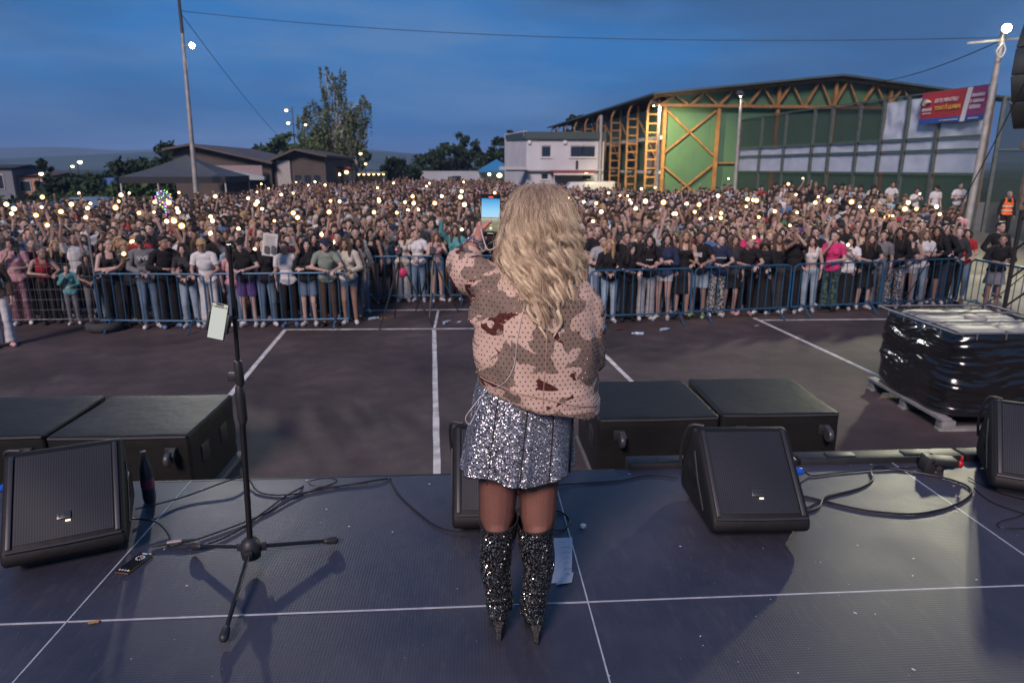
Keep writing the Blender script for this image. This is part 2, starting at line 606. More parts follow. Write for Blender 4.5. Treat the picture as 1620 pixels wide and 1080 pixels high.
# gable cladding in sheets, each a piece of its own
xs_g = list(np.arange(0.15, GW, 1.14)) + [GW]
for a, b_ in zip(xs_g[:-1], xs_g[1:]):
    MB().prism([(a + 0.004, 0.0), (b_ - 0.004, 0.0), (b_ - 0.004, roofz(b_) - 0.15), (a + 0.004, roofz(a) - 0.15)], 0.55 + random.uniform(0, 0.006), 0.60, "y").build("wall_sheet", green_sheet, hall, smooth=False)
MB().box(0.2, GW - 0.2, 0.62, 41.4, 0, 7.3).build("core_wall", green_sheet, hall)
# roof: two sloping decks with overhang and fascia
MB().prism([(-1.1, EZ - 0.12), (PX, PZ + 0.02), (PX, PZ + 0.16), (-1.1, EZ + 0.02)], -0.5, 42.0, "y").build("roof", roof_sheet, hall)
MB().prism([(PX, PZ + 0.02), (GW + 1.1, EZ - 0.12), (GW + 1.1, EZ + 0.02), (PX, PZ + 0.16)], -0.5, 42.0, "y").build("roof", roof_sheet, hall)
# gable truss
def hbar(name, a, b_, s=0.16):
    return MB().bar(a, b_, s, s).build(name, steel_o, hall)
hbar("bottom_chord", (-0.9, 0.2, 7.30), (GW, 0.2, 7.30), 0.2)
hbar("top_chord", (-0.9, 0.2, EZ - 0.18), (PX, 0.2, PZ - 0.14), 0.18)
hbar("top_chord", (PX, 0.2, PZ - 0.14), (GW + 0.9, 0.2, EZ - 0.18), 0.18)
nd = 12
for k in range(nd):
    x0 = -0.4 + (GW + 0.4) * k / nd
    x1 = -0.4 + (GW + 0.4) * (k + 1) / nd
    xm = (x0 + x1) / 2
    hbar("truss_diagonal", (x0 + 0.1, 0.2, 7.38), (xm - 0.1, 0.2, roofz(xm) - 0.25), 0.17)
    hbar("truss_diagonal", (xm + 0.1, 0.2, roofz(xm) - 0.25), (x1 - 0.1, 0.2, 7.38), 0.13)
for x in (0.05, 4.05, 8.5, 12.85, 17.2, 21.5, 25.6):
    MB().bar((x, 0.32, 0), (x, 0.32, 7.2 if x < 8 else roofz(x) - 0.3), 0.24, 0.24).build("column", steel_o, hall)
for a, b_ in (((0.2, 0.42, 7.0), (3.9, 0.42, 3.9)), ((0.2, 0.42, 4.1), (3.9, 0.42, 7.0)), ((0.2, 0.42, 0.3), (3.9, 0.42, 3.2)), ((0.2, 0.42, 3.1), (3.9, 0.42, 0.3))):
    hbar("cross_brace", a, b_, 0.13)
hbar("rail", (4.2, 0.42, 3.35), (8.4, 0.42, 3.35), 0.12)
# lattice columns down the long side
for k in range(9):
    y = 0.5 + 4.9 * k
    for x in (-1.15, -0.35):
        hbar("lattice_column", (x, y, 0), (x, y, 7.0 if x < -1 else 7.7), 0.15)
    for q in range(11):
        hbar("lattice_rung", (-1.15, y, 0.5 + q * 0.62), (-0.35, y, 0.5 + q * 0.62), 0.11)
    pts = [(-1.15, y, 6.95), (-1.05, y, 7.35), (-0.8, y, 7.7), (-0.3, y, 7.95)]
    MB().tube(spline(pts, 4), 0.09, 6).build("curved_bracket", steel_o, hall)
    if k < 8:
        hbar("cross_brace", (-0.3, y + 0.2, 3.6), (-0.3, y + 4.7, 6.6), 0.09)
        hbar("cross_brace", (-0.3, y + 0.2, 3.2), (-0.3, y + 4.7, 0.3), 0.09)
MB().box(-0.2, -0.05, 0.3, 41, 5.0, 5.25).build("side_rail", mat("pale_rail", (0.45, 0.45, 0.45), 0.6), hall)
MB().box(-0.2, -0.05, 0.3, 41, 2.6, 2.8).build("side_rail", MATS["pale_rail"], hall)
for k in range(6):
    MB().box(-0.04, 0.17, 1.2 + 4.9 * k, 4.6 + 4.9 * k, 2.9, 4.9).build("side_window", mat("dark_glass", (0.02, 0.03, 0.045), 0.08, var=0, spec=0.8), hall)

# ------------------------------------------------------------------ white two-storey annexe
annex = empty("white_building", (4.9, 60.0, 0), R(2.0))
tag(annex, "white two-storey annexe with green flat roof edge beside the sports hall", "building")
white_wall = mat("white_render", (0.48, 0.49, 0.52), 0.8, var=0.12, vscale=0.6, bump=0.15, bscale=6)
wins = [(1.25, 2.15, 3.85, 4.85), (3.75, 6.0, 3.85, 4.85), (1.25, 1.95, 2.0, 2.55), (4.8, 5.7, 2.0, 2.55)]
AW = 6.7
# wall with real openings: strips around the windows
def wall_with_holes(name, x0, x1, z0, z1, holes, parent, mt, th=0.25):
    xs_ = sorted({x0, x1, *[h[0] for h in holes], *[h[1] for h in holes]})
    zs_ = sorted({z0, z1, *[h[2] for h in holes], *[h[3] for h in holes]})
    m = MB()
    for a, b_ in zip(xs_[:-1], xs_[1:]):
        run = None
        for c, d in zip(zs_[:-1], zs_[1:]):
            inside = any(h[0] <= a and b_ <= h[1] and h[2] <= c and d <= h[3] for h in holes)
            if inside:
                if run: m.box(a, b_, 0, th, run[0], run[1]); run = None
            else:
                run = (run[0], d) if run else (c, d)
        if run: m.box(a, b_, 0, th, run[0], run[1])
    return m.build(name, mt, parent, smooth=False)
wall_with_holes("front_wall", 0, AW, 0, 5.35, wins, annex, white_wall)
MB().prism([(0.0, 0.0), (-1.3, 6.6), (-1.05, 6.6), (0.25, 0.27)], 0, 5.55, "z").build("side_wall", white_wall, annex, smooth=False)
MB().prism([(-1.25, 6.4), (AW, 6.4), (AW, 6.6), (-1.25, 6.6)], 0, 5.3, "z").build("rear_wall", white_wall, annex, smooth=False)
MB().prism([(-0.12, -0.25), (AW + 0.1, -0.25), (AW + 0.1, 6.7), (-1.3, 6.7)], 5.36, 5.95, "z").build("roof", mat("roof_fascia_green", (0.05, 0.075, 0.075), 0.5, var=0.15), annex, smooth=False)
MB().prism([(-0.2, 0.2), (-0.9, 5.0), (-1.3, 6.6), (-0.9, 6.6), (0.1, 0.3)], 5.551, 6.05, "z").build("parapet", white_wall, annex, smooth=False)
for h in wins:
    f = MB()
    for a, b_, c, d in ((h[0], h[1], h[2], h[2] + 0.08), (h[0], h[1], h[3] - 0.08, h[3]), (h[0], h[0] + 0.08, h[2] + 0.08, h[3] - 0.08), (h[1] - 0.08, h[1], h[2] + 0.08, h[3] - 0.08)):
        f.box(a, b_, 0.05, 0.12, c, d)
    wn = f.build("window", mat("white_window_frame", (0.5, 0.5, 0.5), 0.5, var=0.1), annex, smooth=False)
    n = 2 if h[1] - h[0] > 1.5 else 1
    for k in range(n):
        a = h[0] + 0.082 + (h[1] - h[0] - 0.164) * k / n
        b_ = h[0] + 0.082 + (h[1] - h[0] - 0.164) * (k + 1) / n - (0.05 if k < n - 1 else 0)
        MB().box(a, b_, 0.08, 0.09, h[2] + 0.082, h[3] - 0.082).build("pane", MATS["dark_glass"], wn)
    MB().box(h[0] - 0.08, h[1] + 0.08, -0.08, 0.06, h[2] - 0.07, h[2] - 0.003).build("sill", MATS["white_window_frame"], wn)
MB().box(4.98, 5.9, 0.14, 0.16, 3.93, 4.7).build("brown_blind", mat("brown_blind", (0.16, 0.07, 0.03), 0.8), annex)
MB().box(-1.8, 6.6, -0.32, -0.002, 2.72, 2.84).build("ledge", mat("ledge_concrete", (0.33, 0.33, 0.33), 0.8), annex)
MB().box(-2.4, -0.1, -1.2, 0.0, 2.85, 3.1).build("canopy", mat("canopy_sheet", (0.4, 0.4, 0.42), 0.7), annex)
MB().tube([(AW - 0.35, -0.12, 0.0), (AW - 0.35, -0.12, 7.3)], 0.16, 10).build("flue_pipe", mat("grey_pipe", (0.38, 0.38, 0.40), 0.4, metal=0.4), annex)
for x in (0.25, 3.3):
    MB().box(x - 0.14, x + 0.14, -0.16, -0.002, 4.95, 5.25).build("wall_lamp", mat("lamp_white", (0.6, 0.6, 0.6), 0.5), annex, bevel=0.03)
MB().tube([(4.35, -0.09, 2.9), (4.35, -0.09, 3.6)], 0.1, 8).build("wall_bracket", black_paint, annex)

# ------------------------------------------------------------------ netting fence with white sheets
F0, F1 = Vector((17.46, 45, 0)), Vector((19.71, 26, 0))
fdir = (F1 - F0).normalized()
flen = (F1 - F0).length
frz = math.atan2(fdir.y, fdir.x)
fence = empty("ball_stop_fence", F0, frz)
tag(fence, "tall dark green netting fence with white sheets in front of the sports hall", "fence")
fpos = [0, 2.7, 5.3, 8.0, 9.5, 11.65, 13.3, 14.85, 16.65, 19.13]
post_m = mat("green_grey_post", (0.10, 0.12, 0.105), 0.5, metal=0.2, var=0.3)
FH = 6.06
for s in fpos:
    MB().bar((s, 0, 0.5), (s, 0, FH + 0.02), 0.13, 0.13).build("post", post_m, fence)
for z in (4.22, 3.72, 2.78, FH):
    for a, b_ in zip(fpos[:-1], fpos[1:]):
        MB().bar((a + 0.07, -0.02, z), (b_ - 0.07, -0.02, z), 0.05, 0.06).build("rail", post_m, fence)
def net_material():
    m = bpy.data.materials.new("windbreak_net")
    m.use_nodes = True
    t = m.node_tree
    b = t.nodes["Principled BSDF"]
    b.inputs["Base Color"].default_value = (0.022, 0.042, 0.036, 1)
    b.inputs["Roughness"].default_value = 0.85
    b.inputs["Alpha"].default_value = 0.72
    return m
net_m = net_material()
white_sheet = mat("white_sheet", (0.50, 0.56, 0.63), 0.7, var=0.14, vscale=1.3)
def cloth(x0, x1, z0, z1, y, amp, nx=10, nz=8, sd=0.0):
    m = MB()
    vs, fs = [], []
    for k in range(nz + 1):
        for i in range(nx + 1):
            x, z = lerp(x0, x1, i / nx), lerp(z0, z1, k / nz)
            e = min(i, nx - i, 2) / 2 * min(k, nz - k, 2) / 2
            vs.append((x, y + amp * (noise.noise(Vector((x * 1.1 + sd, z * 1.7, sd))) + 0.5 * noise.noise(Vector((x * 3 - z * 2.2, z * 3 + sd, 7)))) * (0.35 + 0.65 * e), z))
    for k in range(nz):
        for i in range(nx):
            a = k * (nx + 1) + i
            fs.append((a, a + 1, a + nx + 2, a + nx + 1))
    m.add(vs, fs)
    return m
for k, (a, b_) in enumerate(zip(fpos[:-1], fpos[1:])):
    a2, b2 = a + 0.09, b_ - 0.09
    cloth(a2, b2, 0.5, 2.74, 0.06, 0.05, sd=k).build("net", net_m, fence)
    cloth(a2, b2, 2.84, 3.68, 0.05, 0.03, sd=k + 20).build("white_panel", white_sheet, fence)
    cloth(a2, b2, 3.78, 4.18, 0.05, 0.03, sd=k + 40).build("white_panel", white_sheet, fence)
    if k >= 6:
        cloth(a2, b2, 4.28, 5.9 if k != 8 else 5.5, 0.05, 0.10, 16, 12, sd=k + 60).build("white_panel", white_sheet, fence)
    else:
        cloth(a2, b2, 4.28, FH - 0.06, 0.06, 0.05, sd=k + 60).build("net", net_m, fence)
# the netting returns to the far right, dark
fence2 = empty("ball_stop_fence", (19.8, 25.8, 0), R(-18))
tag(fence2, "dark green netting fence running off past the tall floodlight pole", "fence")
for k in range(5):
    MB().bar((k * 2.4 + 0.2, 0, 0), (k * 2.4 + 0.2, 0, 5.6), 0.12, 0.12).build("post", post_m, fence2)
    cloth(k * 2.4 + 0.28, k * 2.4 + 2.5, 0.2, 5.5, 0.05, 0.05, sd=k + 90).build("net", net_m, fence2)
for z in (0.2, 3.7, 5.6):
    MB().bar((0.2, -0.02, z), (12.4, -0.02, z), 0.05, 0.06).build("rail", post_m, fence2)

# banner
ban = empty("banner", F0 + fdir * 16.0 + Vector((0, 0, 0)), frz)
tag(ban, "red and blue printed banner with white slanted stripe on the netting fence", "banner")
def banner_sheet(x0, x1, z0, z1, y, slope, name, mt, skew=0.0, amp=0.02):
    m = MB()
    nx, nz = 14, 6
    vs, fs = [], []
    for k in range(nz + 1):
        for i in range(nx + 1):
            u, v = i / nx, k / nz
            x = lerp(x0, x1, u) + skew * (v - 0.5)
            z = lerp(z0, z1, v) + slope * x
            vs.append((x, y + amp * noise.noise(Vector((x * 2.2, z * 1.4, 4))), z))
    for k in range(nz):
        for i in range(nx):
            a = k * (nx + 1) + i
            fs.append((a, a + 1, a + nx + 2, a + nx + 1))
    m.add(vs, fs)
    return m.build(name, mt, ban)
red = mat("banner_red", (0.42, 0.03, 0.035), 0.55, var=0.08)
blue = mat("banner_blue", (0.03, 0.09, 0.32), 0.55, var=0.08)
purple = mat("banner_purple", (0.30, 0.035, 0.14), 0.55, var=0.08)
wht = mat("banner_white", (0.65, 0.65, 0.65), 0.55, var=0.05)
yel = mat("banner_yellow", (0.75, 0.52, 0.05), 0.55, var=0.05)
BY = -0.16
banner_sheet(-0.25, 3.05, 4.98, 6.05, BY, 0.0, "red_field", red)
banner_sheet(2.2, 3.05, 5.0, 6.05, BY - 0.012, 0.0, "purple_field", purple)
banner_sheet(-0.25, 3.05, 4.80, 5.02, BY - 0.014, 0.0, "blue_field", blue)
banner_sheet(2.02, 2.26, 4.80, 6.05, BY - 0.03, 0.0, "white_stripe", wht, skew=0.22)
def text_mesh(name, s, size, mt, parent, loc, shear=0.0, align="LEFT"):
    """lettering as a thin mesh standing upright"""
    cu = bpy.data.curves.new(name, "FONT")
    cu.body = s; cu.size = size; cu.extrude = 0.003; cu.offset = size * 0.025; cu.shear = shear; cu.align_x = align; cu.resolution_u = 3
    t = bpy.data.objects.new(name, cu)
    C.objects.link(t)
    dg = bpy.context.evaluated_depsgraph_get(); dg.update()
    me = bpy.data.meshes.new_from_object(t.evaluated_get(dg))
    bpy.data.objects.remove(t); bpy.data.curves.remove(cu)
    me.materials.clear()
    return obj(name, me, mt, parent, loc, (R(90), 0, 0))
def banner_text(s, x, z, size, mt):
    return text_mesh("lettering", s, size, mt, ban, (x, BY - 0.045, z), 0.25)
banner_text("ESTE PENTRU", 0.50, 5.62, 0.20, wht)
banner_text("TOAT\u0102 LUMEA", 0.52, 5.33, 0.20, yel)
def faint_line(x0, x1, z, hgt, mt, n):
    """lettering too small to read in the picture: a row of short uneven strokes"""
    m = MB()
    wd = (x1 - x0) / n
    for k in range(n):
        if random.random() < 0.12:
            continue
        a = x0 + k * wd
        hh = hgt * random.uniform(0.8, 1.0)
        m.prism([(a, z), (a + wd * 0.62, z), (a + wd * 0.62 + hh * 0.25, z + hh), (a + hh * 0.25, z + hh)], BY - 0.05, BY - 0.044, "y")
    o = m.build("lettering", mt, ban, smooth=False)
    o["kind"] = "stuff"
faint_line(2.36, 2.98, 5.68, 0.13, wht, 9)
faint_line(2.34, 2.98, 5.47, 0.12, wht, 10)
faint_line(2.32, 2.95, 5.24, 0.15, wht, 7)
faint_line(0.9, 1.85, 4.88, 0.05, wht, 18)
faint_line(2.35, 2.85, 4.87, 0.06, wht, 9)
for k, (c, off) in enumerate((((0.05, 0.10, 0.42), 0.0), ((0.75, 0.55, 0.06), 0.1), ((0.62, 0.62, 0.62), 0.2))):
    pts = [(0.02 + off + 0.22 * math.cos(R(lerp(175, 60, q / 8))), BY - 0.06, 5.52 + (0.26 - off * 0.5) * math.sin(R(lerp(175, 60, q / 8)))) for q in range(9)]
    MB().tube(pts, [0.02 + 0.045 * math.sin(PI * (q + 0.5) / 9) for q in range(9)], 6).build("emblem_ribbon", mat("emblem_colour_%d" % k, c, 0.5, var=0), ban)
faint_line(-0.12, 0.42, 5.32, 0.12, wht, 4)
faint_line(-0.08, 0.40, 5.20, 0.06, wht, 7)
# ------------------------------------------------------------------ poles, floodlights, wires
steel_pole = mat("weathered_steel_pole", (0.36, 0.34, 0.31), 0.55, metal=0.3, var=0.35, vscale=3)
wood_pole = mat("dark_pole", (0.05, 0.045, 0.04), 0.8, var=0.3)
lamp_house = mat("lamp_housing", (0.08, 0.08, 0.085), 0.45, metal=0.4)
def spot(name, loc, aim, power, col, size, blend=0.6, rad=0.12):
    l = bpy.data.lights.new(name, "SPOT")
    l.energy = power
    l.color = col
    l.spot_size = R(size)
    l.spot_blend = blend
    l.shadow_soft_size = rad
    o = bpy.data.objects.new(name, l)
    o.location = loc
    o.rotation_euler = (Vector(aim) - Vector(loc)).to_track_quat("-Z", "Y").to_euler()
    C.objects.link(o)
    return o
def floodlight(name, pole_base, pole_top, lamp_loc, aim, label, power, col, radius, lens_strength, r0=0.14, r1=0.08, lens_size=0.2, spread=120):
    root = empty(name, pole_base)
    tag(root, label, "floodlight")
    B = Vector(pole_base)
    MB().tube([(0, 0, 0), ((Vector(pole_top) - B) * 0.5), Vector(pole_top) - B], [r0, (r0 + r1) / 2, r1], 12).build("pole", steel_pole, root)
    L = Vector(lamp_loc) - B
    T = Vector(pole_top) - B
    near = Vector((lerp(0, T.x, L.z / max(T.z, 0.1)), lerp(0, T.y, L.z / max(T.z, 0.1)), min(L.z, T.z)))
    MB().tube([near, L], 0.035, 8).build("arm", steel_pole, root)
    d = (Vector(aim) - Vector(lamp_loc)).normalized()
    q = d.to_track_quat("-Z", "Y").to_matrix().to_4x4()
    M = Matrix.Translation(L) @ q
    s = lens_size
    MB().box(-s * 1.1, s * 1.1, -s * 0.9, s * 0.9, 0.02, 0.14, M=M).build("housing", lamp_house, root, bevel=0.01)
    lens = MB().lathe([(0.01, -0.03), (s * 0.5, -0.026), (s * 0.85, -0.012), (s * 0.9, 0.018)], 20, M=M).build("lens", emis(name + "_glow_%d" % int(lens_strength), col, lens_strength), root)
    spot("floodlight_beam", Vector(lamp_loc) + d * 0.16, aim, power, col, spread, rad=0.38).parent = None
    return root
floodlight("floodlight_pole", (-14.5, 38, 0), (-14.27, 38, 9.6), (-13.75, 37.7, 8.95), (0, 3.0, 1.0), "tall slim pole with lit white floodlight behind the dark gazebo", 5200, (1.0, 0.96, 0.86), 0.1, 60, lens_size=0.14)
ext = MB().tube([(0.23, 0, 9.55), (0.26, 0, 13.5)], [0.085, 0.06], 10).build("upper_pole", wood_pole, bpy.data.objects["floodlight_pole"])
for k in range(4):
    MB().bar((0.23 - 0.10, -0.1, 7.9 + 0.12 * k), (0.23 + 0.14, -0.1, 7.9 + 0.12 * k), 0.05, 0.03).build("bracket", steel_pole, bpy.data.objects["floodlight_pole"])
floodlight("floodlight_pole", (18.75, 25.0, 0.3), (18.95, 25.0, 7.65), (18.82, 24.7, 7.75), (0.8, 3.0, 1.25), "thick pole with glaring floodlight beside the red banner", 5800, (1.0, 0.94, 0.66), 0.1, 160, r0=0.125, r1=0.095, lens_size=0.15)
fr = bpy.data.objects["floodlight_pole.001"]
MB().bar((-1.1, 0, 7.0), (1.6, 0, 7.25), 0.07, 0.07).build("crossarm", steel_pole, fr)
MB().tube(spline([(0.1, -0.2, 7.0), (-0.12, -0.24, 6.7), (0.05, -0.26, 6.5), (0.2, -0.24, 6.75), (0.12, -0.2, 7.0)], 6), 0.02, 6).build("cable_loop", mat("white_cable", (0.6, 0.6, 0.55), 0.6), fr)
floodlight("floodlight_mast", (17.05, 44, 0.6), (17.0, 44, 7.1), (16.8, 43.8, 7.42), (14, 49.9, 2.6), "lamp post with white light at the left end of the netting fence", 420, (1.0, 0.95, 0.75), 0.1, 60, lens_size=0.2)
floodlight("floodlight_mast", (12.6, 46.4, 0), (12.55, 46.4, 6.9), (12.1, 46.2, 7.02), (14.4, 50.4, 3.2), "small lit lamp on a slim post before the yellow lattice columns", 5200, (1.0, 0.80, 0.38), 0.1, 50, lens_size=0.16, spread=95)

wire_m = mat("black_cable", (0.012, 0.012, 0.013), 0.5, var=0)
def cable(name, pts, r, label, cat, n=10, group=None, mt=None, sides=7):
    o = MB().tube(spline(pts, n), r, sides).build(name, mt or wire_m)
    tag(o, label, cat, group)
    return o
def sagging(a, b, sag, k=9):
    a, b = Vector(a), Vector(b)
    return [a.lerp(b, i / k) + Vector((0, 0, -sag * 4 * (i / k) * (1 - i / k))) for i in range(k + 1)]
cable("overhead_wire", sagging((-14.25, 38, 10.6), (18.9, 25.0, 7.5), 0.55), 0.014, "long thin overhead wire crossing the sky between the two floodlight poles", "wire", 5)
cable("overhead_wire", sagging((-14.25, 38, 10.5), (-23.0, 95, 5.2), 0.6), 0.018, "overhead wire running from the slim pole towards the trees", "wire", 5)
cable("overhead_wire", sagging((18.9, 25.0, 7.4), (27.0, 50, 8.9), 0.5), 0.02, "thin wire running from the thick pole to the hall roof", "wire", 5)

# ------------------------------------------------------------------ dark gazebo
tent = empty("gazebo", (-16.3, 42, 0), R(4))
tag(tent, "dark grey pop-up gazebo behind the crowd near the slim pole", "gazebo")
canvas = mat("dark_canvas", (0.055, 0.065, 0.075), 0.75, var=0.15, vscale=2, bump=0.2, bscale=8)
h = 2.55
hw = 2.75
for k in range(4):
    a0, a1 = PI / 4 + k * PI / 2, PI / 4 + (k + 1) * PI / 2
    p0 = Vector((hw * math.sqrt(2) * math.cos(a0), hw * math.sqrt(2) * math.sin(a0), h))
    p1 = Vector((hw * math.sqrt(2) * math.cos(a1), hw * math.sqrt(2) * math.sin(a1), h))
    apex = Vector((0, 0, 3.75))
    m = MB(); n = 8
    vs, fs = [], []
    for i in range(n + 1):
        u = i / n
        for j in range(n + 1):
            q = p0.lerp(p1, j / n).lerp(apex, u)
            q.z -= 0.22 * math.sin(u * PI) * (0.4 + 0.6 * math.sin(j / n * PI))
            vs.append(q)
    for i in range(n):
        for j in range(n):
            b_ = i * (n + 1) + j
            fs.append((b_, b_ + 1, b_ + n + 2, b_ + n + 1))
    m.add(vs, fs)
    m.build("roof_panel", canvas, tent)
    v = MB(); v.add([p0, p1, p1 - Vector((0, 0, 0.35)), p0 - Vector((0, 0, 0.35))], [(0, 1, 2, 3)])
    v.build("valance", mat("black_canvas", (0.02, 0.02, 0.024), 0.8), tent)
    MB().bar((p0.x * 0.985, p0.y * 0.985, 0), (p0.x * 0.985, p0.y * 0.985, h), 0.06, 0.06).build("leg", MATS["pale_rail"], tent)

# ------------------------------------------------------------------ low brown building with two gables
shed = empty("gabled_building", (-24.6, 60, 0), 0)
tag(shed, "low brown building with two shallow gable roofs below the birch", "building")
brown_wall = mat("brown_wall", (0.075, 0.062, 0.056), 0.85, var=0.2, vscale=0.7)
brown_roof = mat("brown_roof", (0.080, 0.066, 0.060), 0.7, var=0.25, vscale=0.8)
def gable(x0, xp, x1, ze0, zp, ze1, d, y0):
    MB().prism([(x0 - 0.5, ze0), (xp, zp), (xp, zp + 0.18), (x0 - 0.5, ze0 + 0.18)], y0 - 0.8, y0 + d, "y").build("roof", brown_roof, shed, smooth=False)
    MB().prism([(xp + 0.003, zp), (x1 + 0.3, ze1), (x1 + 0.3, ze1 + 0.18), (xp + 0.003, zp + 0.18)], y0 - 0.8, y0 + d, "y").build("roof", brown_roof, shed, smooth=False)
    MB().prism([(x0, 0), (x1, 0), (x1, ze1), (xp, zp - 0.03), (x0, ze0)], y0, y0 + d - 1, "y").build("wall", brown_wall, shed, smooth=False)
gable(0.2, 1.9, 8.1, 4.35, 4.75, 3.3, 16, 0)
gable(8.2, 10.2, 12.5, 3.35, 4.4, 3.85, 14, 0.4)
MB().box(8.5, 9.6, 0.2, 0.395, 0, 3.6).build("pale_pillar", mat("pale_plaster", (0.34, 0.32, 0.30), 0.8, var=0.15), shed)
MB().box(3.6, 7.6, -0.9, -0.82, 2.1, 3.2).build("lattice_panel", mat("pink_lattice", (0.26, 0.20, 0.20), 0.8, var=0.3, vscale=12), shed)
MB().prism([(3.3, 2.05), (7.9, 2.05), (7.9, 2.3), (5.6, 2.75), (3.3, 2.3)], -1.6, -0.95, "y").build("awning", mat("pale_awning", (0.30, 0.35, 0.36), 0.7), shed)
for x in (9.9, 10.7, 11.5):
    MB().box(x, x + 0.5, 0.33, 0.398, 1.0, 2.4).build("window", MATS["dark_glass"], shed)

# ------------------------------------------------------------------ trees
leaf_mats = {
    "birch": mat("birch_leaves", (0.105, 0.135, 0.065), 0.7, var=0.45, vscale=0.6, spec=0.25),
    "dark": mat("dark_leaves", (0.026, 0.046, 0.024), 0.75, var=0.45, vscale=0.4, spec=0.2),
    "mid": mat("mid_leaves", (0.048, 0.085, 0.028), 0.75, var=0.45, vscale=0.4, spec=0.2),
}
bark = mat("dark_bark", (0.045, 0.035, 0.028), 0.9, var=0.3, vscale=5)
birch_bark = mat("birch_bark", (0.42, 0.40, 0.37), 0.8, var=0.5, vscale=4)
def tree(name, base, lobes, nleaf, leaf, kind, label, trunks=((0, 0),), droop=0.0, clump=0.9, bk=None, group=None, tr=0.2):
    """lobes: (x, z, radius_x, radius_z) relative to the base; leaves sit in clumps through each lobe"""
    root = empty(name, base)
    tag(root, label, "tree", group)
    tk = MB()
    zc = np.mean([l[1] for l in lobes])
    for tx, ty in trunks:
        top = (tx * 0.6 + random.uniform(-0.3, 0.3), ty, zc)
        tk.tube(spline([(tx, ty, 0), (tx * 0.9 + random.uniform(-0.1, 0.1), ty, zc * 0.5), top], 4), [lerp(tr, tr * 0.35, i / 8) for i in range(9)], 8)
        for l in lobes:
            a = Vector((tx * 0.8, ty, zc * random.uniform(0.35, 0.8)))
            b_ = Vector((l[0], random.uniform(-0.4, 0.4) * l[2], l[1]))
            if (b_ - a).length < 0.3: continue
            md = a.lerp(b_, 0.5) + Vector((0, 0, 0.15 * (b_ - a).length))
            tk.tube(spline([a, md, b_], 4), [lerp(tr * 0.45, tr * 0.08, i / 8) for i in range(9)], 6)
    tk.build("trunk", bk or bark, root)
    tot = sum(l[2] * l[2] * l[3] for l in lobes)
    P = []
    for l in lobes:
        nl = int(nleaf * l[2] * l[2] * l[3] / tot)
        nc = max(6, nl // 45)
        d = rng.normal(size=(nc, 3)); d /= np.linalg.norm(d, axis=1, keepdims=True)
        rad = rng.uniform(0.25, 1.0, (nc, 1)) ** 0.45
        cc = d * rad * np.array([l[2], l[2], l[3]]) + np.array([l[0], 0, l[1]])
        idx = rng.integers(0, nc, nl)
        sp = clump * min(1, l[2] / 2.5)
        off = rng.normal(size=(nl, 3)) * np.array([0.36, 0.36, 0.26]) * sp
        if droop:
            off[:, 2] -= rng.exponential(droop, nl) * 1.0
            off[:, :2] *= 0.8
        P.append(cc[idx] + off)
    P = np.concatenate(P)
    n = len(P)
    a1 = rng.normal(size=(n, 3)); a1 /= np.linalg.norm(a1, axis=1, keepdims=True)
    a2 = np.cross(a1, rng.normal(size=(n, 3))); a2 /= np.linalg.norm(a2, axis=1, keepdims=True)
    s = leaf * rng.uniform(0.6, 1.4, (n, 1))
    V = np.empty((n, 4, 3))
    V[:, 0] = P - a1 * s; V[:, 1] = P + a2 * s * 0.55; V[:, 2] = P + a1 * s; V[:, 3] = P - a2 * s * 0.55
    me = bpy.data.meshes.new("crown")
    me.from_pydata(V.reshape(-1, 3).tolist(), [], np.arange(n * 4).reshape(n, 4).tolist())
    me.update()
    obj("crown", me, leaf_mats[kind], root)
    return root
tree("birch_tree", (-13.9, 75, 0), [(0.2, 10.6, 1.5, 2.2), (-0.5, 12.4, 0.9, 1.0), (1.1, 12.2, 0.7, 1.0), (2.5, 8.9, 1.5, 1.9), (-2.0, 8.2, 1.6, 1.5), (0.3, 7.6, 2.2, 1.8), (-3.0, 7.6, 0.9, 0.8), (2.6, 6.6, 1.2, 1.9), (-1.3, 5.8, 1.6, 1.2), (1.2, 5.2, 1.7, 1.4), (3.3, 9.6, 0.8, 0.9)], 8500, 0.135, "birch", "tall drooping birch with pale trunks behind the brown building", trunks=((0.0, 0), (2.1, 0.5)), droop=0.85, clump=0.6, bk=birch_bark, tr=0.24)
G = "trees along the back of the ground"
def simple(base, lobes, n, leaf, kind, label, nm="leafy_tree", **k):
    return tree(nm, base, lobes, n, leaf, kind, label, group=G, **k)
simple((-27.5, 66, 0), [(0, 3.9, 1.7, 1.2), (-1.3, 2.8, 1.5, 1.2), (1.2, 3.3, 1.6, 1.2), (-2.4, 1.4, 1.9, 1.1), (0, 1.5, 2.2, 1.3)], 5200, 0.26, "dark", "dark rounded tree standing left of the brown gabled building")
simple((-24.0, 92, 0), [(-2, 4.8, 2.4, 1.6), (1.5, 5.4, 2.6, 1.7), (4.5, 5.6, 2.4, 1.9), (7.5, 6.3, 2.6, 2.1), (0, 3, 4, 2)], 5200, 0.32, "mid", "long green tree crown rising behind the brown gable roofs")
simple((-15.8, 82, 0), [(0, 5.5, 2.4, 2.0), (-2, 4.5, 2.2, 1.8), (2, 4.2, 2.2, 1.8)], 3200, 0.28, "mid", "green tree glowing under lamps beside the birch trunk")
simple((-9.2, 88, 0), [(0, 2.4, 2.2, 1.6), (1.5, 2.0, 1.8, 1.3)], 2400, 0.28, "dark", "low dark bushy tree right of the birch")
simple((-2.6, 100, 0), [(0, 4.0, 2.9, 2.2), (2.2, 6.0, 1.9, 1.9), (-2.6, 3.0, 2.6, 1.8), (3.0, 3.4, 2.3, 2.0)], 5200, 0.32, "dark", "big dark tree with a taller right crown behind the pale wall")
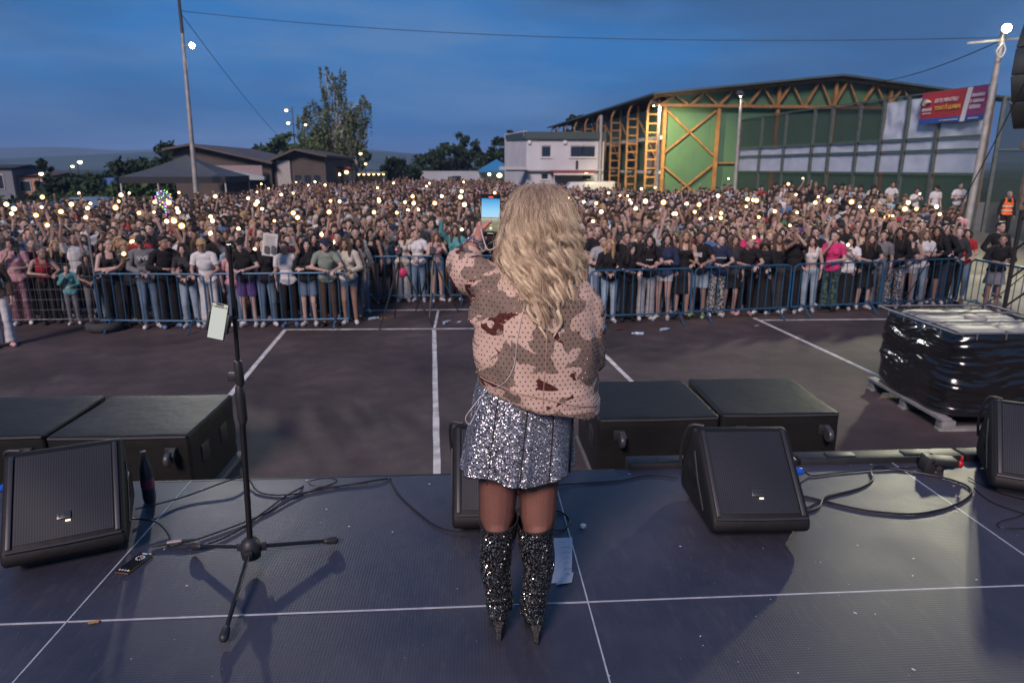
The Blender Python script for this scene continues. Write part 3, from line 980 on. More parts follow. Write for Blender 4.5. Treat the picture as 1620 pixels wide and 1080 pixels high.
simple((5.0, 98, 0), [(0, 4.8, 2.0, 2.4), (1.6, 6.4, 1.7, 2.0), (-1.8, 3.6, 1.8, 1.8), (2.2, 4.0, 2.2, 2.2)], 4400, 0.30, "dark", "dark sloping tree between the blue gazebo and the white annexe")
simple((15.2, 100, 0), [(0, 9.2, 1.6, 1.0), (1.5, 8.8, 1.5, 1.0), (0, 6.5, 2, 2)], 1600, 0.32, "dark", "tree top just showing above the hall roof")
simple((-33.0, 60, 0), [(0, 1.5, 1.6, 0.9), (1.6, 1.8, 1.5, 0.9), (-1.5, 1.1, 1.3, 0.8), (0, 0.7, 2.2, 0.7), (2.4, 0.9, 1.6, 0.8), (-2.6, 0.7, 1.3, 0.7)], 4600, 0.24, "dark", "dark bushy tree behind the small street lamps")
simple((-29.6, 63, 0), [(0, 2.5, 1.7, 1.1), (1.9, 2.3, 1.5, 1.0), (-1.4, 1.9, 1.4, 0.9), (0, 0.9, 2.4, 0.9), (2.6, 1.0, 1.7, 0.9), (-2.4, 0.9, 1.6, 0.8)], 4800, 0.24, "dark", "rounded dark tree beside the tall street lamp")
simple((-26.6, 56, 0), [(0, 1.2, 1.6, 0.8), (1.8, 1.5, 1.3, 0.8), (-1.4, 0.8, 1.2, 0.6)], 2400, 0.22, "mid", "green bush beside the blue tarpaulin")
simple((-35.4, 61, 0), [(0, 1.2, 0.8, 1.0), (0.1, 2.6, 0.6, 0.9), (-0.2, 3.6, 0.4, 0.5)], 1600, 0.20, "dark", "narrow dark conifer near the orange house", "conifer_tree", clump=0.5)
simple((-27.6, 44, 0), [(0, 0.6, 1.9, 0.5), (2.8, 0.6, 1.9, 0.5), (-2.5, 0.7, 1.7, 0.6)], 2600, 0.20, "dark", "dark hedge bush behind the crowd at the left edge")
simple((-23.0, 45, 0), [(0, 0.6, 1.6, 0.5), (2.3, 0.6, 1.4, 0.5), (-2.2, 0.7, 1.5, 0.6)], 2600, 0.18, "mid", "low green hedge bush left of the dark gazebo")

# ------------------------------------------------------------------ far houses on the left
def house(name, loc, rz, wd, dp, hw_, hr, wall, roof, label, nwin=2):
    r = empty(name, loc, rz)
    tag(r, label, "house")
    MB().box(0, wd, 0, dp, 0, hw_).build("wall", wall, r)
    MB().prism([(-0.3, hw_ - 0.02), (wd / 2, hw_ + hr), (wd + 0.3, hw_ - 0.02), (wd / 2, hw_ + hr - 0.2)] if False else [(-0.3, hw_ + 0.003), (dp / 2, hw_ + hr), (dp + 0.3, hw_ + 0.003)], -0.3, wd + 0.3, "x").build("roof", roof, r, smooth=False)
    for k in range(nwin):
        x = wd * (k + 0.5) / nwin
        f = MB().box(x - 0.45, x + 0.45, -0.06, -0.003, hw_ * 0.4, hw_ * 0.82).build("window", MATS["white_window_frame"], r)
        MB().box(x - 0.38, x + 0.38, -0.09, -0.062, hw_ * 0.4 + 0.07, hw_ * 0.82 - 0.07).build("pane", MATS["dark_glass"], f)
    return r
peach = mat("peach_wall", (0.42, 0.22, 0.15), 0.8, var=0.1, vscale=0.5)
dark_red_roof = mat("dark_red_roof", (0.09, 0.035, 0.03), 0.8, var=0.2)
house("orange_house", (-39.7, 64, 0), R(8), 3.0, 5, 2.35, 0.22, peach, dark_red_roof, "peach coloured low house with dark red flat roof at far left", 2)
house("grey_house", (-43.9, 62.5, 0), R(8), 4.6, 6, 3.0, 0.3, mat("grey_house_wall", (0.16, 0.17, 0.20), 0.8, var=0.1), mat("dark_roof", (0.03, 0.03, 0.035), 0.8), "grey house cut by the left edge of the picture", 2)
house("white_cottage", (-38.6, 82, 0), R(0), 4.2, 5, 2.2, 1.2, mat("cottage_white", (0.36, 0.37, 0.38), 0.8, var=0.1), mat("slate_roof", (0.07, 0.08, 0.10), 0.7), "small white cottage with slate roof between dark trees", 2)
tp = MB()
tp.add([(-0.9, 0, 0), (0.9, 0, 0), (1.1, 0.0, 2.2), (-0.5, 0.3, 2.2), (0.9, 1.4, 0), (1.1, 1.2, 2.2), (-0.9, 1.4, 0), (-0.5, 1.2, 2.2)], [(0, 1, 2, 3), (1, 4, 5, 2), (3, 2, 5, 7), (0, 3, 7, 6)])
tag(tp.build("tarpaulin", mat("blue_tarpaulin", (0.03, 0.11, 0.32), 0.5, var=0.2), None, (-30.2, 59.5, 0), smooth=False), "blue tarpaulin hung beside the white cottage", "tarpaulin")

# far pale wall and little lamp posts
wl = MB().box(0, 15.5, 0, 0.2, 0, 2.55).build("boundary_wall", mat("pale_far_wall", (0.34, 0.36, 0.40), 0.8, var=0.1, vscale=0.3), None, (-9.0, 96, 0))
tag(wl, "long pale boundary wall behind the back of the crowd", "wall")
warm_bulb = emis("warm_bulb", (1.0, 0.72, 0.28), 7)
cool_bulb = emis("cool_bulb", (1.0, 0.90, 0.55), 8)
def lamp_post(loc, h_, label, arms=((0.3, 0.0),), bulb=None, r=0.09):
    o = empty("street_lamp", loc)
    tag(o, label, "street lamp")
    MB().tube([(0, 0, 0), (0, 0, h_ - 0.1)], [0.07, 0.045], 8).build("pole", wood_pole, o)
    for dx, dz in arms:
        if abs(dx) > 0.01:
            MB().tube([(0, 0, h_ - 0.2 + dz), (dx, -0.1, h_ + dz)], 0.025, 6).build("arm", wood_pole, o)
        bl = MB().ell((dx, -0.12, h_ + dz - 0.03), (r, r, r * 0.8), 10, 6)
        bl.build("bulb", bulb or cool_bulb, o)
        MB().lathe([(0.02, r * 0.9), (r * 1.5, r * 0.55), (r * 1.6, r * 0.45)], 10, M=TR(dx, -0.12, h_ + dz - 0.03)).build("lamp_shade", lamp_house, o)
    return o
lamp_post((-32.9, 61.5, 0), 3.5, "street lamp shining over the dark trees, tallest of three at far left", r=0.17)
lamp_post((-34.1, 62.5, 0), 3.15, "street lamp in the middle of three among the far trees", r=0.12)
lamp_post((-35.9, 61.0, 0), 2.55, "street lamp beside the orange house, lowest of three", r=0.16)
lamp_post((-17.3, 72, 0), 8.9, "lamp mast with two warm bulbs left of the birch crown", arms=((-0.55, -0.4), (-0.45, -1.6)), bulb=warm_bulb, r=0.16)
lamp_post((-16.0, 71, 0), 7.1, "slim mast with one small bulb in front of the birch crown", arms=((0.15, 0.0),), bulb=warm_bulb, r=0.12)
lamp_post((-10.9, 72, 0), 4.4, "warm lamp on a post right of the birch trunk", arms=((0.05, 0.0),), bulb=warm_bulb, r=0.15)
lamp_post((-10.2, 70, 0), 3.4, "low warm lamp between birch and bush", arms=((0.1, 0.0),), bulb=warm_bulb, r=0.12)

# ------------------------------------------------------------------ food stalls
def stall(name, loc, wd, hgt, roofm, label, lamps, sign=None, peak=0.0, posts=True):
    o = empty(name, loc)
    tag(o, label, "stall")
    d = 2.5
    if peak:
        for a, b_, c in (((0, 0), (wd, 0), 0), ((wd, 0), (wd, d), 1), ((wd, d), (0, d), 2), ((0, d), (0, 0), 3)):
            m = MB(); m.add([(a[0], a[1], hgt), (b_[0], b_[1], hgt), (wd / 2, d / 2, hgt + peak)], [(0, 1, 2)])
            m.add([(a[0], a[1], hgt), (b_[0], b_[1], hgt), (b_[0], b_[1], hgt - 0.25), (a[0], a[1], hgt - 0.25)], [(0, 1, 2, 3)])
            m.build("roof_panel", roofm, o, smooth=False)
    else:
        MB().box(-0.1, wd + 0.1, -0.5, d, hgt, hgt + 0.18).build("roof", roofm, o)
    for x in (0.05, wd - 0.05):
        for y in (0.05, d - 0.05):
            MB().bar((x, y, 0), (x, y, hgt), 0.07, 0.07).build("leg", MATS["pale_rail"], o)
    MB().box(0.1, wd - 0.1, 0.12, 0.5, 0, 1.0).build("counter", MATS["ledge_concrete"], o)
    MB().box(0.1, wd - 0.1, d - 0.1, d - 0.04, 0, hgt - 0.1).build("back_sheet", MATS["cottage_white"], o)
    for x, z, s, bm_ in lamps:
        MB().ell((x, 0.4, z), (s, s * 0.6, s * 0.8), 10, 6).build("lamp", bm_, o)
    if sign:
        MB().box(sign[0], sign[1], -0.58, -0.52, sign[2], sign[3]).build("sign", sign[4], o)
    return o
stall("food_stall", (1.0, 76, 0), 4.0, 2.75, mat("blue_gazebo_canvas", (0.02, 0.16, 0.34), 0.6, var=0.1), "blue peaked food stall with bright lamps before the white annexe", [(1.2, 2.3, 0.16, cool_bulb), (2.3, 2.2, 0.26, cool_bulb), (3.0, 2.25, 0.12, warm_bulb), (3.7, 2.3, 0.18, cool_bulb)], peak=1.15)
stall("food_stall", (-15.6, 66, 0), 4.6, 2.9, mat("stall_red", (0.32, 0.03, 0.03), 0.6), "red roofed food stall with glowing signs under the birch", [(2.8, 2.5, 0.22, warm_bulb), (3.5, 2.4, 0.15, cool_bulb), (4.2, 2.6, 0.18, warm_bulb)], sign=(0.0, 1.0, 2.4, 3.3, emis("glow_sign", (0.85, 0.9, 0.45), 1.4)))
stall("food_stall", (7.0, 58, 0), 3.3, 2.6, mat("stall_dark_red", (0.20, 0.02, 0.025), 0.6), "dark red kiosk with white striped awning before the annexe", [(2.8, 2.55, 0.16, warm_bulb)], sign=(-0.05, 3.3, 2.42, 2.58, mat("white_stripe_sign", (0.5, 0.48, 0.46), 0.6)))
stall("food_stall", (-11.6, 72, 0), 3.0, 2.4, mat("stall_cream", (0.3, 0.26, 0.2), 0.6), "cream stall with a row of small warm bulbs near the bush", [(0.4 + 0.5 * k, 2.35, 0.10, warm_bulb) for k in range(6)])

# ------------------------------------------------------------------ parked cars glimpsed at the back
def car(loc, rz, mt, label, van=False):
    o = empty("parked_car", loc, rz)
    tag(o, label, "car", "cars parked behind the crowd")
    prof = [(-2.1, 0.35), (2.1, 0.35), (2.15, 0.8), (1.75, 0.95), (1.1, 1.0), (0.55, 1.42), (-0.9, 1.46), (-1.6, 1.02), (-2.1, 0.95)]
    if van:
        prof = [(-2.4, 0.35), (2.2, 0.35), (2.25, 0.9), (1.7, 1.15), (1.15, 1.9), (-2.4, 1.95)]
    MB().prism(prof, -0.85, 0.85, "y").build("body", mt, o, bevel=0.06)
    if not van:
        MB().prism([(0.95, 1.03), (0.5, 1.36), (-0.85, 1.39), (-1.4, 1.05)], -0.87, 0.87, "y").build("side_window", MATS["dark_glass"], o)
    for x in (-1.35, 1.35):
        for y in (-0.8, 0.8):
            MB().lathe([(0.1, -0.1), (0.32, -0.1), (0.32, 0.1), (0.1, 0.1)], 14, M=TR(x, y, 0.32) @ Matrix.Rotation(R(90), 4, "X")).build("wheel", black_paint, o)
    for y in (-0.6, 0.6):
        MB().ell((2.12, y, 0.72), (0.06, 0.14, 0.09), 8, 6).build("headlight", MATS["lamp_white"], o)
    return o
car((-21.4, 40, 0), R(160), mat("car_silver", (0.36, 0.40, 0.44), 0.25, metal=0.6, var=0.03), "silver car parked left of the dark gazebo")
car((-20.6, 34, 0), R(172), mat("car_blue", (0.06, 0.11, 0.2), 0.25, metal=0.5, var=0.03), "dark blue car behind the crowd at the left")
car((9.3, 56.5, 0), R(182), mat("car_white", (0.45, 0.46, 0.48), 0.25, var=0.03), "white van in front of the red kiosk", van=True)
car((-1.9, 94, 0), R(90), mat("car_dark", (0.03, 0.03, 0.04), 0.25, metal=0.4, var=0.03), "dark vehicle before the long pale wall", van=True)
# ================================================================== PEOPLE
# ------------------------------------------------------------------ bodies
def seg_dist(P, a, b):
    a, b = np.array(a), np.array(b)
    d = b - a
    t = np.clip(((P - a) @ d) / max(d @ d, 1e-9), 0, 1)
    return np.linalg.norm(P - (a + t[:, None] * d), axis=1), t

def hand(mb, wrist, direction, curl_dir, side, grip=0.5, s=1.0):
    """palm, four fingers of different lengths with a bend, thumb off the side of the palm"""
    d = Vector(direction).normalized()
    c = Vector(curl_dir)
    c = (c - d * c.dot(d)).normalized()
    x = d.cross(c) * side
    w_ = Vector(wrist)
    palm = w_ + d * 0.085 * s
    for k in (-1, 0, 1):
        mb.cap(w_ + d * 0.012 * s + x * 0.012 * k * s, palm + x * 0.022 * k * s, 0.019 * s, 0.016 * s, 8)
    for k, ln in enumerate((0.064, 0.075, 0.072, 0.056)):
        o = palm + x * (0.029 - 0.0195 * k) * s
        a1 = grip * 1.1
        d1 = d * math.cos(a1) + c * math.sin(a1)
        a2 = grip * 2.2
        d2 = d * math.cos(a2) + c * math.sin(a2)
        p1 = o + d1 * ln * 0.52 * s
        p2 = p1 + d2 * ln * 0.5 * s
        mb.cap(o, p1, 0.0105 * s, 0.0098 * s, 7)
        mb.cap(p1, p2, 0.0098 * s, 0.0088 * s, 7)
    t0 = w_ + d * 0.03 * s + x * 0.024 * s
    t1 = t0 + (d * 0.6 + x * 0.75 + c * 0.25).normalized() * 0.042 * s
    t2 = t1 + (d * 0.85 + x * 0.15 + c * (0.3 + grip * 0.5)).normalized() * 0.034 * s
    mb.cap(t0, t1, 0.0135 * s, 0.0115 * s, 7)
    mb.cap(t1, t2, 0.0115 * s, 0.0098 * s, 7)
    return palm

HEAD_C = Vector((0, -0.012, 1.585))
def head_prims(mb, M):
    def e(c, r, nu=14, nv=10):
        mb.ell(M @ Vector(c), r, nu, nv, M=M.to_3x3().to_4x4())
    e((0, 0.014, 0.034), (0.074, 0.094, 0.082), 18, 12)
    e((0, -0.022, -0.030), (0.059, 0.066, 0.082))
    e((0, -0.052, -0.082), (0.036, 0.034, 0.032))
    e((0, -0.083, -0.012), (0.011, 0.017, 0.026), 8, 6)
    e((0, -0.098, -0.026), (0.0135, 0.013, 0.011), 8, 6)
    e((0, -0.082, -0.060), (0.023, 0.013, 0.011), 8, 6)
    for s in (-1, 1):
        e((s * 0.028, -0.074, 0.020), (0.019, 0.012, 0.007), 8, 6)
        e((s * 0.036, -0.060, -0.030), (0.020, 0.022, 0.022), 8, 6)
        e((s * 0.076, 0.012, -0.008), (0.010, 0.020, 0.031), 8, 6)

def make_body(pose):
    """pose: dict of arm joints, head turn, leg stance -> dict of meshes that share one skin"""
    mb = MB()
    lab = []
    def cap(a, b, ra, rb, tg, n=12):
        mb.cap(a, b, ra, rb, n)
        lab.append((tg, a, b, (ra + rb) / 2))
    st = pose.get("stance", 0.0)
    lean = pose.get("lean", 0.0)
    def L(p):
        """lean of the upper body from the hips"""
        p = Vector(p)
        k = max(0, p.z - 0.93)
        return Vector((p.x + st * 0.35 * k, p.y - lean * k, p.z - 0.4 * lean * lean * k))
    for s in (-1, 1):
        hip = Vector((s * 0.085, 0, 0.90))
        knee = Vector((s * (0.095 + 0.01 * pose.get("wide", 0)) + st * 0.03, -0.015 - (0.05 if s * st > 0 else 0), 0.48))
        ank = Vector((s * (0.10 + 0.05 * pose.get("wide", 0)), 0.03, 0.085))
        toe = ank + Vector((s * 0.035, -0.165, -0.052))
        heel = ank + Vector((0, 0.035, -0.05))
        cap(hip, knee, 0.083, 0.052, "thigh%d" % s)
        mb.cap(hip + Vector((0, 0.03, 0)), knee.lerp(hip, 0.5), 0.078, 0.06, 10)
        cap(knee, ank, 0.050, 0.034, "shin%d" % s)
        mb.cap(knee.lerp(ank, 0.12) + Vector((0, 0.018, 0)), knee.lerp(ank, 0.5), 0.048, 0.034, 10)
        cap(heel, toe, 0.036, 0.028, "foot%d" % s)
    M0 = Matrix.Identity(4)
    mb.ell(L((0, 0.012, 0.93)), (0.150, 0.100, 0.12), 16, 10)
    mb.ell(L((0, 0.040, 0.89)), (0.125, 0.085, 0.10), 14, 8)
    mb.ell(L((0, 0.000, 1.08)), (0.118, 0.082, 0.15), 16, 10)
    mb.ell(L((0, 0.004, 1.26)), (0.142, 0.098, 0.17), 16, 10)
    mb.ell(L((0, 0.012, 1.36)), (0.150, 0.080, 0.085), 16, 10)
    if pose.get("fem"):
        for s in (-1, 1):
            mb.ell(L((s * 0.062, -0.066, 1.265)), (0.056, 0.048, 0.056), 12, 8)
    lab.append(("torso", L((0, 0, 1.12)), L((0, 0, 1.36)), 0.115))
    lab.append(("torso", L((-0.12, 0.005, 1.37)), L((0.12, 0.005, 1.37)), 0.075))
    lab.append(("pelvis", L((-0.05, 0.01, 0.92)), L((0.05, 0.01, 0.92)), 0.10))
    neck0, neck1 = L((0, 0.025, 1.40)), L((0, 0.008, 1.53))
    cap(neck0, neck1, 0.058, 0.052, "neck")
    for s in (-1, 1):
        mb.cap(L((s * 0.03, 0.02, 1.435)), L((s * 0.145, 0.012, 1.395)), 0.045, 0.045, 10)
    hc = L(HEAD_C)
    Mh = Matrix.Translation(hc) @ Euler((R(pose.get("nod", 0)), R(pose.get("tilt", 0)), R(pose.get("turn", 0)))).to_matrix().to_4x4()
    head_prims(mb, Mh)
    lab.append(("head", Mh @ Vector((0, 0, -0.06)), Mh @ Vector((0, 0, 0.06)), 0.09))
    hands = []
    for s, key in ((-1, "right"), (1, "left")):
        sh = L((s * 0.168, 0.012, 1.375))
        el = L(pose[key][0])
        wr = L(pose[key][1])
        cap(sh, el, 0.050, 0.037, "uarm%d" % s)
        cap(el, wr, 0.036, 0.025, "farm%d" % s)
        d = (wr - el).normalized()
        hd = Vector(pose[key][2]) if len(pose[key]) > 2 else d
        cd = Vector(pose[key][3]) if len(pose[key]) > 3 else Vector((0, 0, -1))
        g_ = pose[key][4] if len(pose[key]) > 4 else 0.35
        palm = hand(mb, wr, hd, cd, -s if cd.z >= -0.5 else s, g_)
        lab.append(("hand%d" % s, wr, palm + Vector(hd).normalized() * 0.05, 0.03))
        hands.append((palm, Vector(hd).normalized(), Vector(cd).normalized()))
    me = evaluated(mb, 0.0105, 4, 0.45)
    me.name = "body"
    P = co_np(me)
    best = np.full(len(P), 1e9)
    who = np.zeros(len(P), int)
    tt = np.zeros(len(P))
    for i, (tg, a, b, r_) in enumerate(lab):
        dd, t = seg_dist(P, a, b)
        dd = dd - r_
        q = dd < best
        best[q] = dd[q]; who[q] = i; tt[q] = t[q]
    tags = np.array([l[0] for l in lab])[who]
    # face paint: eyes, brows and lips are coloured skin
    inv = Mh.inverted()
    I = np.array(inv)
    Q = P @ I[:3, :3].T + I[:3, 3]
    front = (Q[:, 1] < -0.035) & (tags == "head")
    eye = np.zeros(len(P)); lip = np.zeros(len(P))
    for s in (-1, 1):
        eye = np.maximum(eye, np.exp(-(((Q[:, 0] - s * 0.031) / 0.0135) ** 2 + ((Q[:, 2] - 0.002) / 0.0085) ** 2)))
        eye = np.maximum(eye, 0.8 * np.exp(-(((Q[:, 0] - s * 0.031) / 0.019) ** 2 + ((Q[:, 2] - 0.026) / 0.006) ** 2)))
    lip = np.exp(-((Q[:, 0] / 0.022) ** 2 + ((Q[:, 2] + 0.060) / 0.009) ** 2))
    eye *= front; lip *= front
    ca = me.color_attributes.new("face", "FLOAT_COLOR", "POINT")
    col = np.stack([eye, lip, np.zeros(len(P)), np.ones(len(P))], 1)
    ca.data.foreach_set("color", col.ravel())
    # clothes cut from the same skin
    fold = np.array([noise.noise(Vector((p[0] * 9, p[1] * 9, p[2] * 13))) for p in P]) * 0.5 + 0.5
    tsh = lambda lim: (tags == "torso") | ((tags == "pelvis") & (P[:, 2] > 0.86)) | (np.char.startswith(tags, "uarm") & (tt < lim)) | ((tags == "neck") & (tt < 0.12))
    out = {"body": me, "hands": hands, "head": Mh}
    off = 0.010 + 0.016 * fold
    low = np.clip((1.15 - P[:, 2]) / 0.3, 0, 1) * 0.016
    out["tee"] = submesh(me, tsh(0.62), "tee", off + low)
    out["long"] = submesh(me, tsh(2) | (np.char.startswith(tags, "farm") & (tt < 0.93)), "sweater", off + low)
    strap = (tags == "torso") & ((P[:, 2] < 1.33) | (np.abs(np.abs(P[:, 0]) - 0.085) < 0.028)) | ((tags == "pelvis") & (P[:, 2] > 0.9))
    out["tank"] = submesh(me, strap, "tank_top", 0.006 + 0.008 * fold)
    out["crop"] = submesh(me, strap & (P[:, 2] > 1.13), "crop_top", 0.006 + 0.008 * fold)
    leg = np.char.startswith(tags, "thigh") | (tags == "pelvis") & (P[:, 2] < 0.99)
    shin = np.char.startswith(tags, "shin")
    kk = np.clip((0.6 - P[:, 2]) / 0.5, 0, 1)
    out["jeans"] = submesh(me, leg | (shin & (tt < 0.97)), "jeans", 0.006 + 0.007 * fold + 0.010 * kk)
    out["wide"] = submesh(me, leg | (shin & (tt < 1.1)) , "wide_trousers", 0.012 + 0.012 * fold + 0.045 * kk)
    out["shorts"] = submesh(me, (np.char.startswith(tags, "thigh") & (tt < 0.72)) | leg & (tags == "pelvis"), "shorts", 0.012 + 0.010 * fold + 0.012 * np.clip((0.9 - P[:, 2]) / 0.3, 0, 1))
    out["short"] = submesh(me, (np.char.startswith(tags, "thigh") & (tt < 0.33)) | leg & (tags == "pelvis"), "hot_pants", 0.009 + 0.008 * fold)
    out["shoe"] = submesh(me, np.char.startswith(tags, "foot"), "shoes", 0.009 + 0.004 * fold)
    return out

UP, DN, FW = (0, 0, 1), (0, 0, -1), (0, -1, 0)
POSES = {
    "rest": dict(right=((-0.225, 0.03, 1.10), (-0.235, -0.06, 0.87), DN, (1, 0, 0), 0.3), left=((0.225, 0.03, 1.10), (0.235, -0.06, 0.87), DN, (-1, 0, 0), 0.3), turn=8, stance=0.08),
    "lean": dict(right=((-0.27, -0.07, 1.16), (-0.13, -0.29, 1.13), (0.7, -0.7, 0), DN, 0.3), left=((0.27, -0.07, 1.16), (0.10, -0.30, 1.13), (-0.7, -0.6, 0), DN, 0.3), lean=0.16, turn=-10, nod=-4),
    "leanturn": dict(right=((-0.27, -0.05, 1.15), (-0.06, -0.28, 1.13), (0.9, -0.3, 0), DN, 0.4), left=((0.29, -0.10, 1.17), (0.16, -0.32, 1.12), (-0.3, -0.9, -0.2), DN, 0.5), lean=0.20, turn=38, nod=4, tilt=4),
    "clasp": dict(right=((-0.25, 0.0, 1.12), (-0.06, -0.25, 1.05), (0.6, -0.6, -0.3), DN, 0.7), left=((0.25, 0.0, 1.12), (0.06, -0.26, 1.06), (-0.6, -0.6, -0.3), DN, 0.7), stance=-0.1, turn=-14, fem=1),
    "cross": dict(right=((-0.24, -0.04, 1.13), (0.05, -0.20, 1.17), (0.95, 0.1, 0.2), (0, 0.6, -0.6), 0.5), left=((0.24, -0.04, 1.12), (-0.05, -0.23, 1.13), (-0.95, 0.1, 0.2), (0, 0.6, -0.6), 0.5), stance=0.12, turn=16, fem=1),
    "raiseR": dict(right=((-0.30, -0.14, 1.58), (-0.26, -0.22, 1.84), (0.05, -0.1, 1), FW, 0.75), left=((0.24, 0.0, 1.12), (0.16, -0.22, 1.07), (-0.4, -0.8, 0), DN, 0.4), turn=6, nod=-6, stance=0.05, fem=1),
    "raiseL": dict(left=((0.28, -0.18, 1.52), (0.22, -0.25, 1.78), (-0.1, -0.1, 1), FW, 0.75), right=((-0.225, 0.03, 1.10), (-0.20, -0.10, 0.88), DN, (1, 0, 0), 0.3), turn=-8, nod=-4, stance=-0.06),
    "highR": dict(right=((-0.22, -0.10, 1.66), (-0.17, -0.14, 1.93), (0.1, 0, 1), FW, 0.7), left=((0.23, 0.02, 1.10), (0.22, -0.10, 0.88), DN, (-1, 0, 0), 0.3), turn=-12, nod=-8),
    "both": dict(right=((-0.24, -0.26, 1.46), (-0.08, -0.34, 1.66), (0.1, -0.1, 1), (0.3, -1, 0), 0.7), left=((0.24, -0.26, 1.46), (0.08, -0.34, 1.66), (-0.1, -0.1, 1), (-0.3, -1, 0), 0.7), nod=-4),
    "film": dict(right=((-0.23, -0.10, 1.16), (-0.06, -0.30, 1.34), (0.25, -0.2, 1), (0.3, -1, 0), 0.7), left=((0.23, -0.10, 1.16), (0.06, -0.30, 1.33), (-0.25, -0.2, 1), (-0.3, -1, 0), 0.7), nod=8, fem=1),
    "wave": dict(right=((-0.33, -0.06, 1.50), (-0.40, -0.12, 1.76), (-0.1, 0, 1), FW, 0.1), left=((0.33, -0.06, 1.50), (0.38, -0.12, 1.77), (0.1, 0, 1), FW, 0.1), nod=-6, tilt=5, fem=1),
    "bow": dict(right=((-0.24, -0.06, 1.12), (-0.16, -0.28, 1.06), (0.3, -0.8, -0.2), DN, 0.5), left=((0.24, -0.06, 1.12), (0.16, -0.28, 1.06), (-0.3, -0.8, -0.2), DN, 0.5), lean=0.22, nod=46, turn=10),
    "hip": dict(right=((-0.30, 0.06, 1.13), (-0.17, -0.06, 0.99), (0.8, -0.4, -0.3), DN, 0.5), left=((0.225, 0.02, 1.10), (0.21, -0.09, 0.87), DN, (-1, 0, 0), 0.4), stance=-0.18, turn=20, fem=1),
    "mouth": dict(right=((-0.22, -0.12, 1.18), (-0.06, -0.20, 1.39), (0.2, -0.1, 1), (0.3, 1, 0), 0.6), left=((0.24, -0.02, 1.12), (0.05, -0.25, 1.10), (-0.8, -0.4, 0), DN, 0.5), turn=-20, nod=4, fem=1),
}
BODY = {k: make_body(p) for k, p in POSES.items()}

# ------------------------------------------------------------------ hair and hats, in the head's own frame
def hair_mesh(kind):
    mb = MB()
    if kind in ("short", "crop", "curly"):
        mb.ell((0, 0.030, 0.048), (0.083, 0.095, 0.083), 16, 10)
        if kind != "crop":
            for k in range(7):
                a = R(-75 + 25 * k)
                mb.ell((0.055 * math.sin(a), -0.045 + 0.02 * abs(math.sin(a)), 0.098 + 0.012 * math.cos(a * 2)), (0.030, 0.034, 0.026), 8, 6)
        if kind == "curly":
            for k in range(40):
                a, b = random.uniform(0, 2 * PI), random.uniform(0.1, 1.45)
                mb.ell((0.088 * math.cos(a) * math.sin(b), 0.034 + 0.10 * math.sin(a) * math.sin(b) if math.sin(a) > -0.35 else -0.04, 0.05 + 0.09 * math.cos(b)), (0.026, 0.026, 0.026), 8, 6)
    elif kind in ("long", "wavy", "parted", "bob"):
        mb.ell((0, 0.024, 0.046), (0.085, 0.100, 0.083), 16, 10)
        ln = {"long": 0.40, "wavy": 0.36, "parted": 0.30, "bob": 0.15}[kind]
        for k in range(11):
            a = R(-118 + 23.6 * k)
            x, y = 0.080 * math.sin(a), 0.022 + 0.085 * math.cos(a)
            n = 6
            pts = []
            for i in range(n + 1):
                t = i / n
                wv = 0.010 * math.sin(t * 9 + k) if kind == "wavy" else 0
                pts.append((x * (1 + 0.28 * t) + wv, y * (1 + 0.15 * t) + (0.012 * t if abs(x) < 0.05 else -0.028 * t), 0.05 - t * ln * (1 - 0.12 * abs(math.sin(k * 3.1)))))
            mb.tube(pts, [0.026, 0.030, 0.032, 0.031, 0.028, 0.022, 0.009], 8)
        for s in (-1, 1):
            mb.cap((s * 0.012, -0.062, 0.104), (s * 0.070, -0.050, 0.035), 0.021, 0.022, 8)
            mb.cap((s * 0.070, -0.050, 0.035), (s * 0.081, -0.030, -0.05), 0.021, 0.020, 8)
    elif kind == "tied":
        mb.ell((0, 0.026, 0.046), (0.079, 0.094, 0.079), 16, 10)
        mb.ell((0, 0.118, 0.060), (0.036, 0.034, 0.036), 10, 8)
        mb.tube([(0, 0.13, 0.05), (0.01, 0.16, -0.02), (0.0, 0.15, -0.12), (0.01, 0.12, -0.2)], [0.026, 0.032, 0.028, 0.008], 8)
    me = evaluated(mb, 0.0085, 2, 0.4)
    P, Nn = co_np(me), no_np(me)
    st = 90 if kind in ("short", "crop", "curly", "tied") else 60
    d = np.array([noise.noise(Vector((p[0] * st, p[1] * st, p[2] * 14))) for p in P])
    P = P + Nn * (d * 0.006)[:, None]
    me.vertices.foreach_set("co", P.ravel())
    me.update()
    me.name = "hair"
    return me
HAIR = {k: hair_mesh(k) for k in ("short", "crop", "curly", "long", "wavy", "parted", "bob", "tied")}
cm = MB()
cm.ell((0, 0.018, 0.048), (0.086, 0.104, 0.084), 20, 12)
capm = evaluated(cm, 0.008, 1)
P = co_np(capm); P[:, 2] = np.maximum(P[:, 2], 0.032); capm.vertices.foreach_set("co", P.ravel()); capm.update(); capm.name = "cap_crown"
br = MB()
vs, fs = [], []
for i in range(9):
    a = R(-80 + 20 * i)
    for k, rr in enumerate((0.070, 0.105, 0.150)):
        f = math.cos(a) ** 0.5 if math.cos(a) > 0 else 0
        vs.append((math.sin(a) * 0.082, -0.055 - (rr - 0.07) * f - 0.03 * math.cos(a), 0.045 - (rr - 0.07) * 0.25 - 0.012 * abs(math.sin(a))))
for i in range(8):
    for k in range(2):
        fs.append((i * 3 + k, i * 3 + k + 1, i * 3 + k + 4, i * 3 + k + 3))
n0 = len(vs)
vs += [(x, y, z - 0.006) for x, y, z in vs]
fs += [tuple(n0 + q for q in reversed(f)) for f in fs]
br.add(vs, fs)
brimm = br.mesh("cap_brim", True)
skirtm = {}
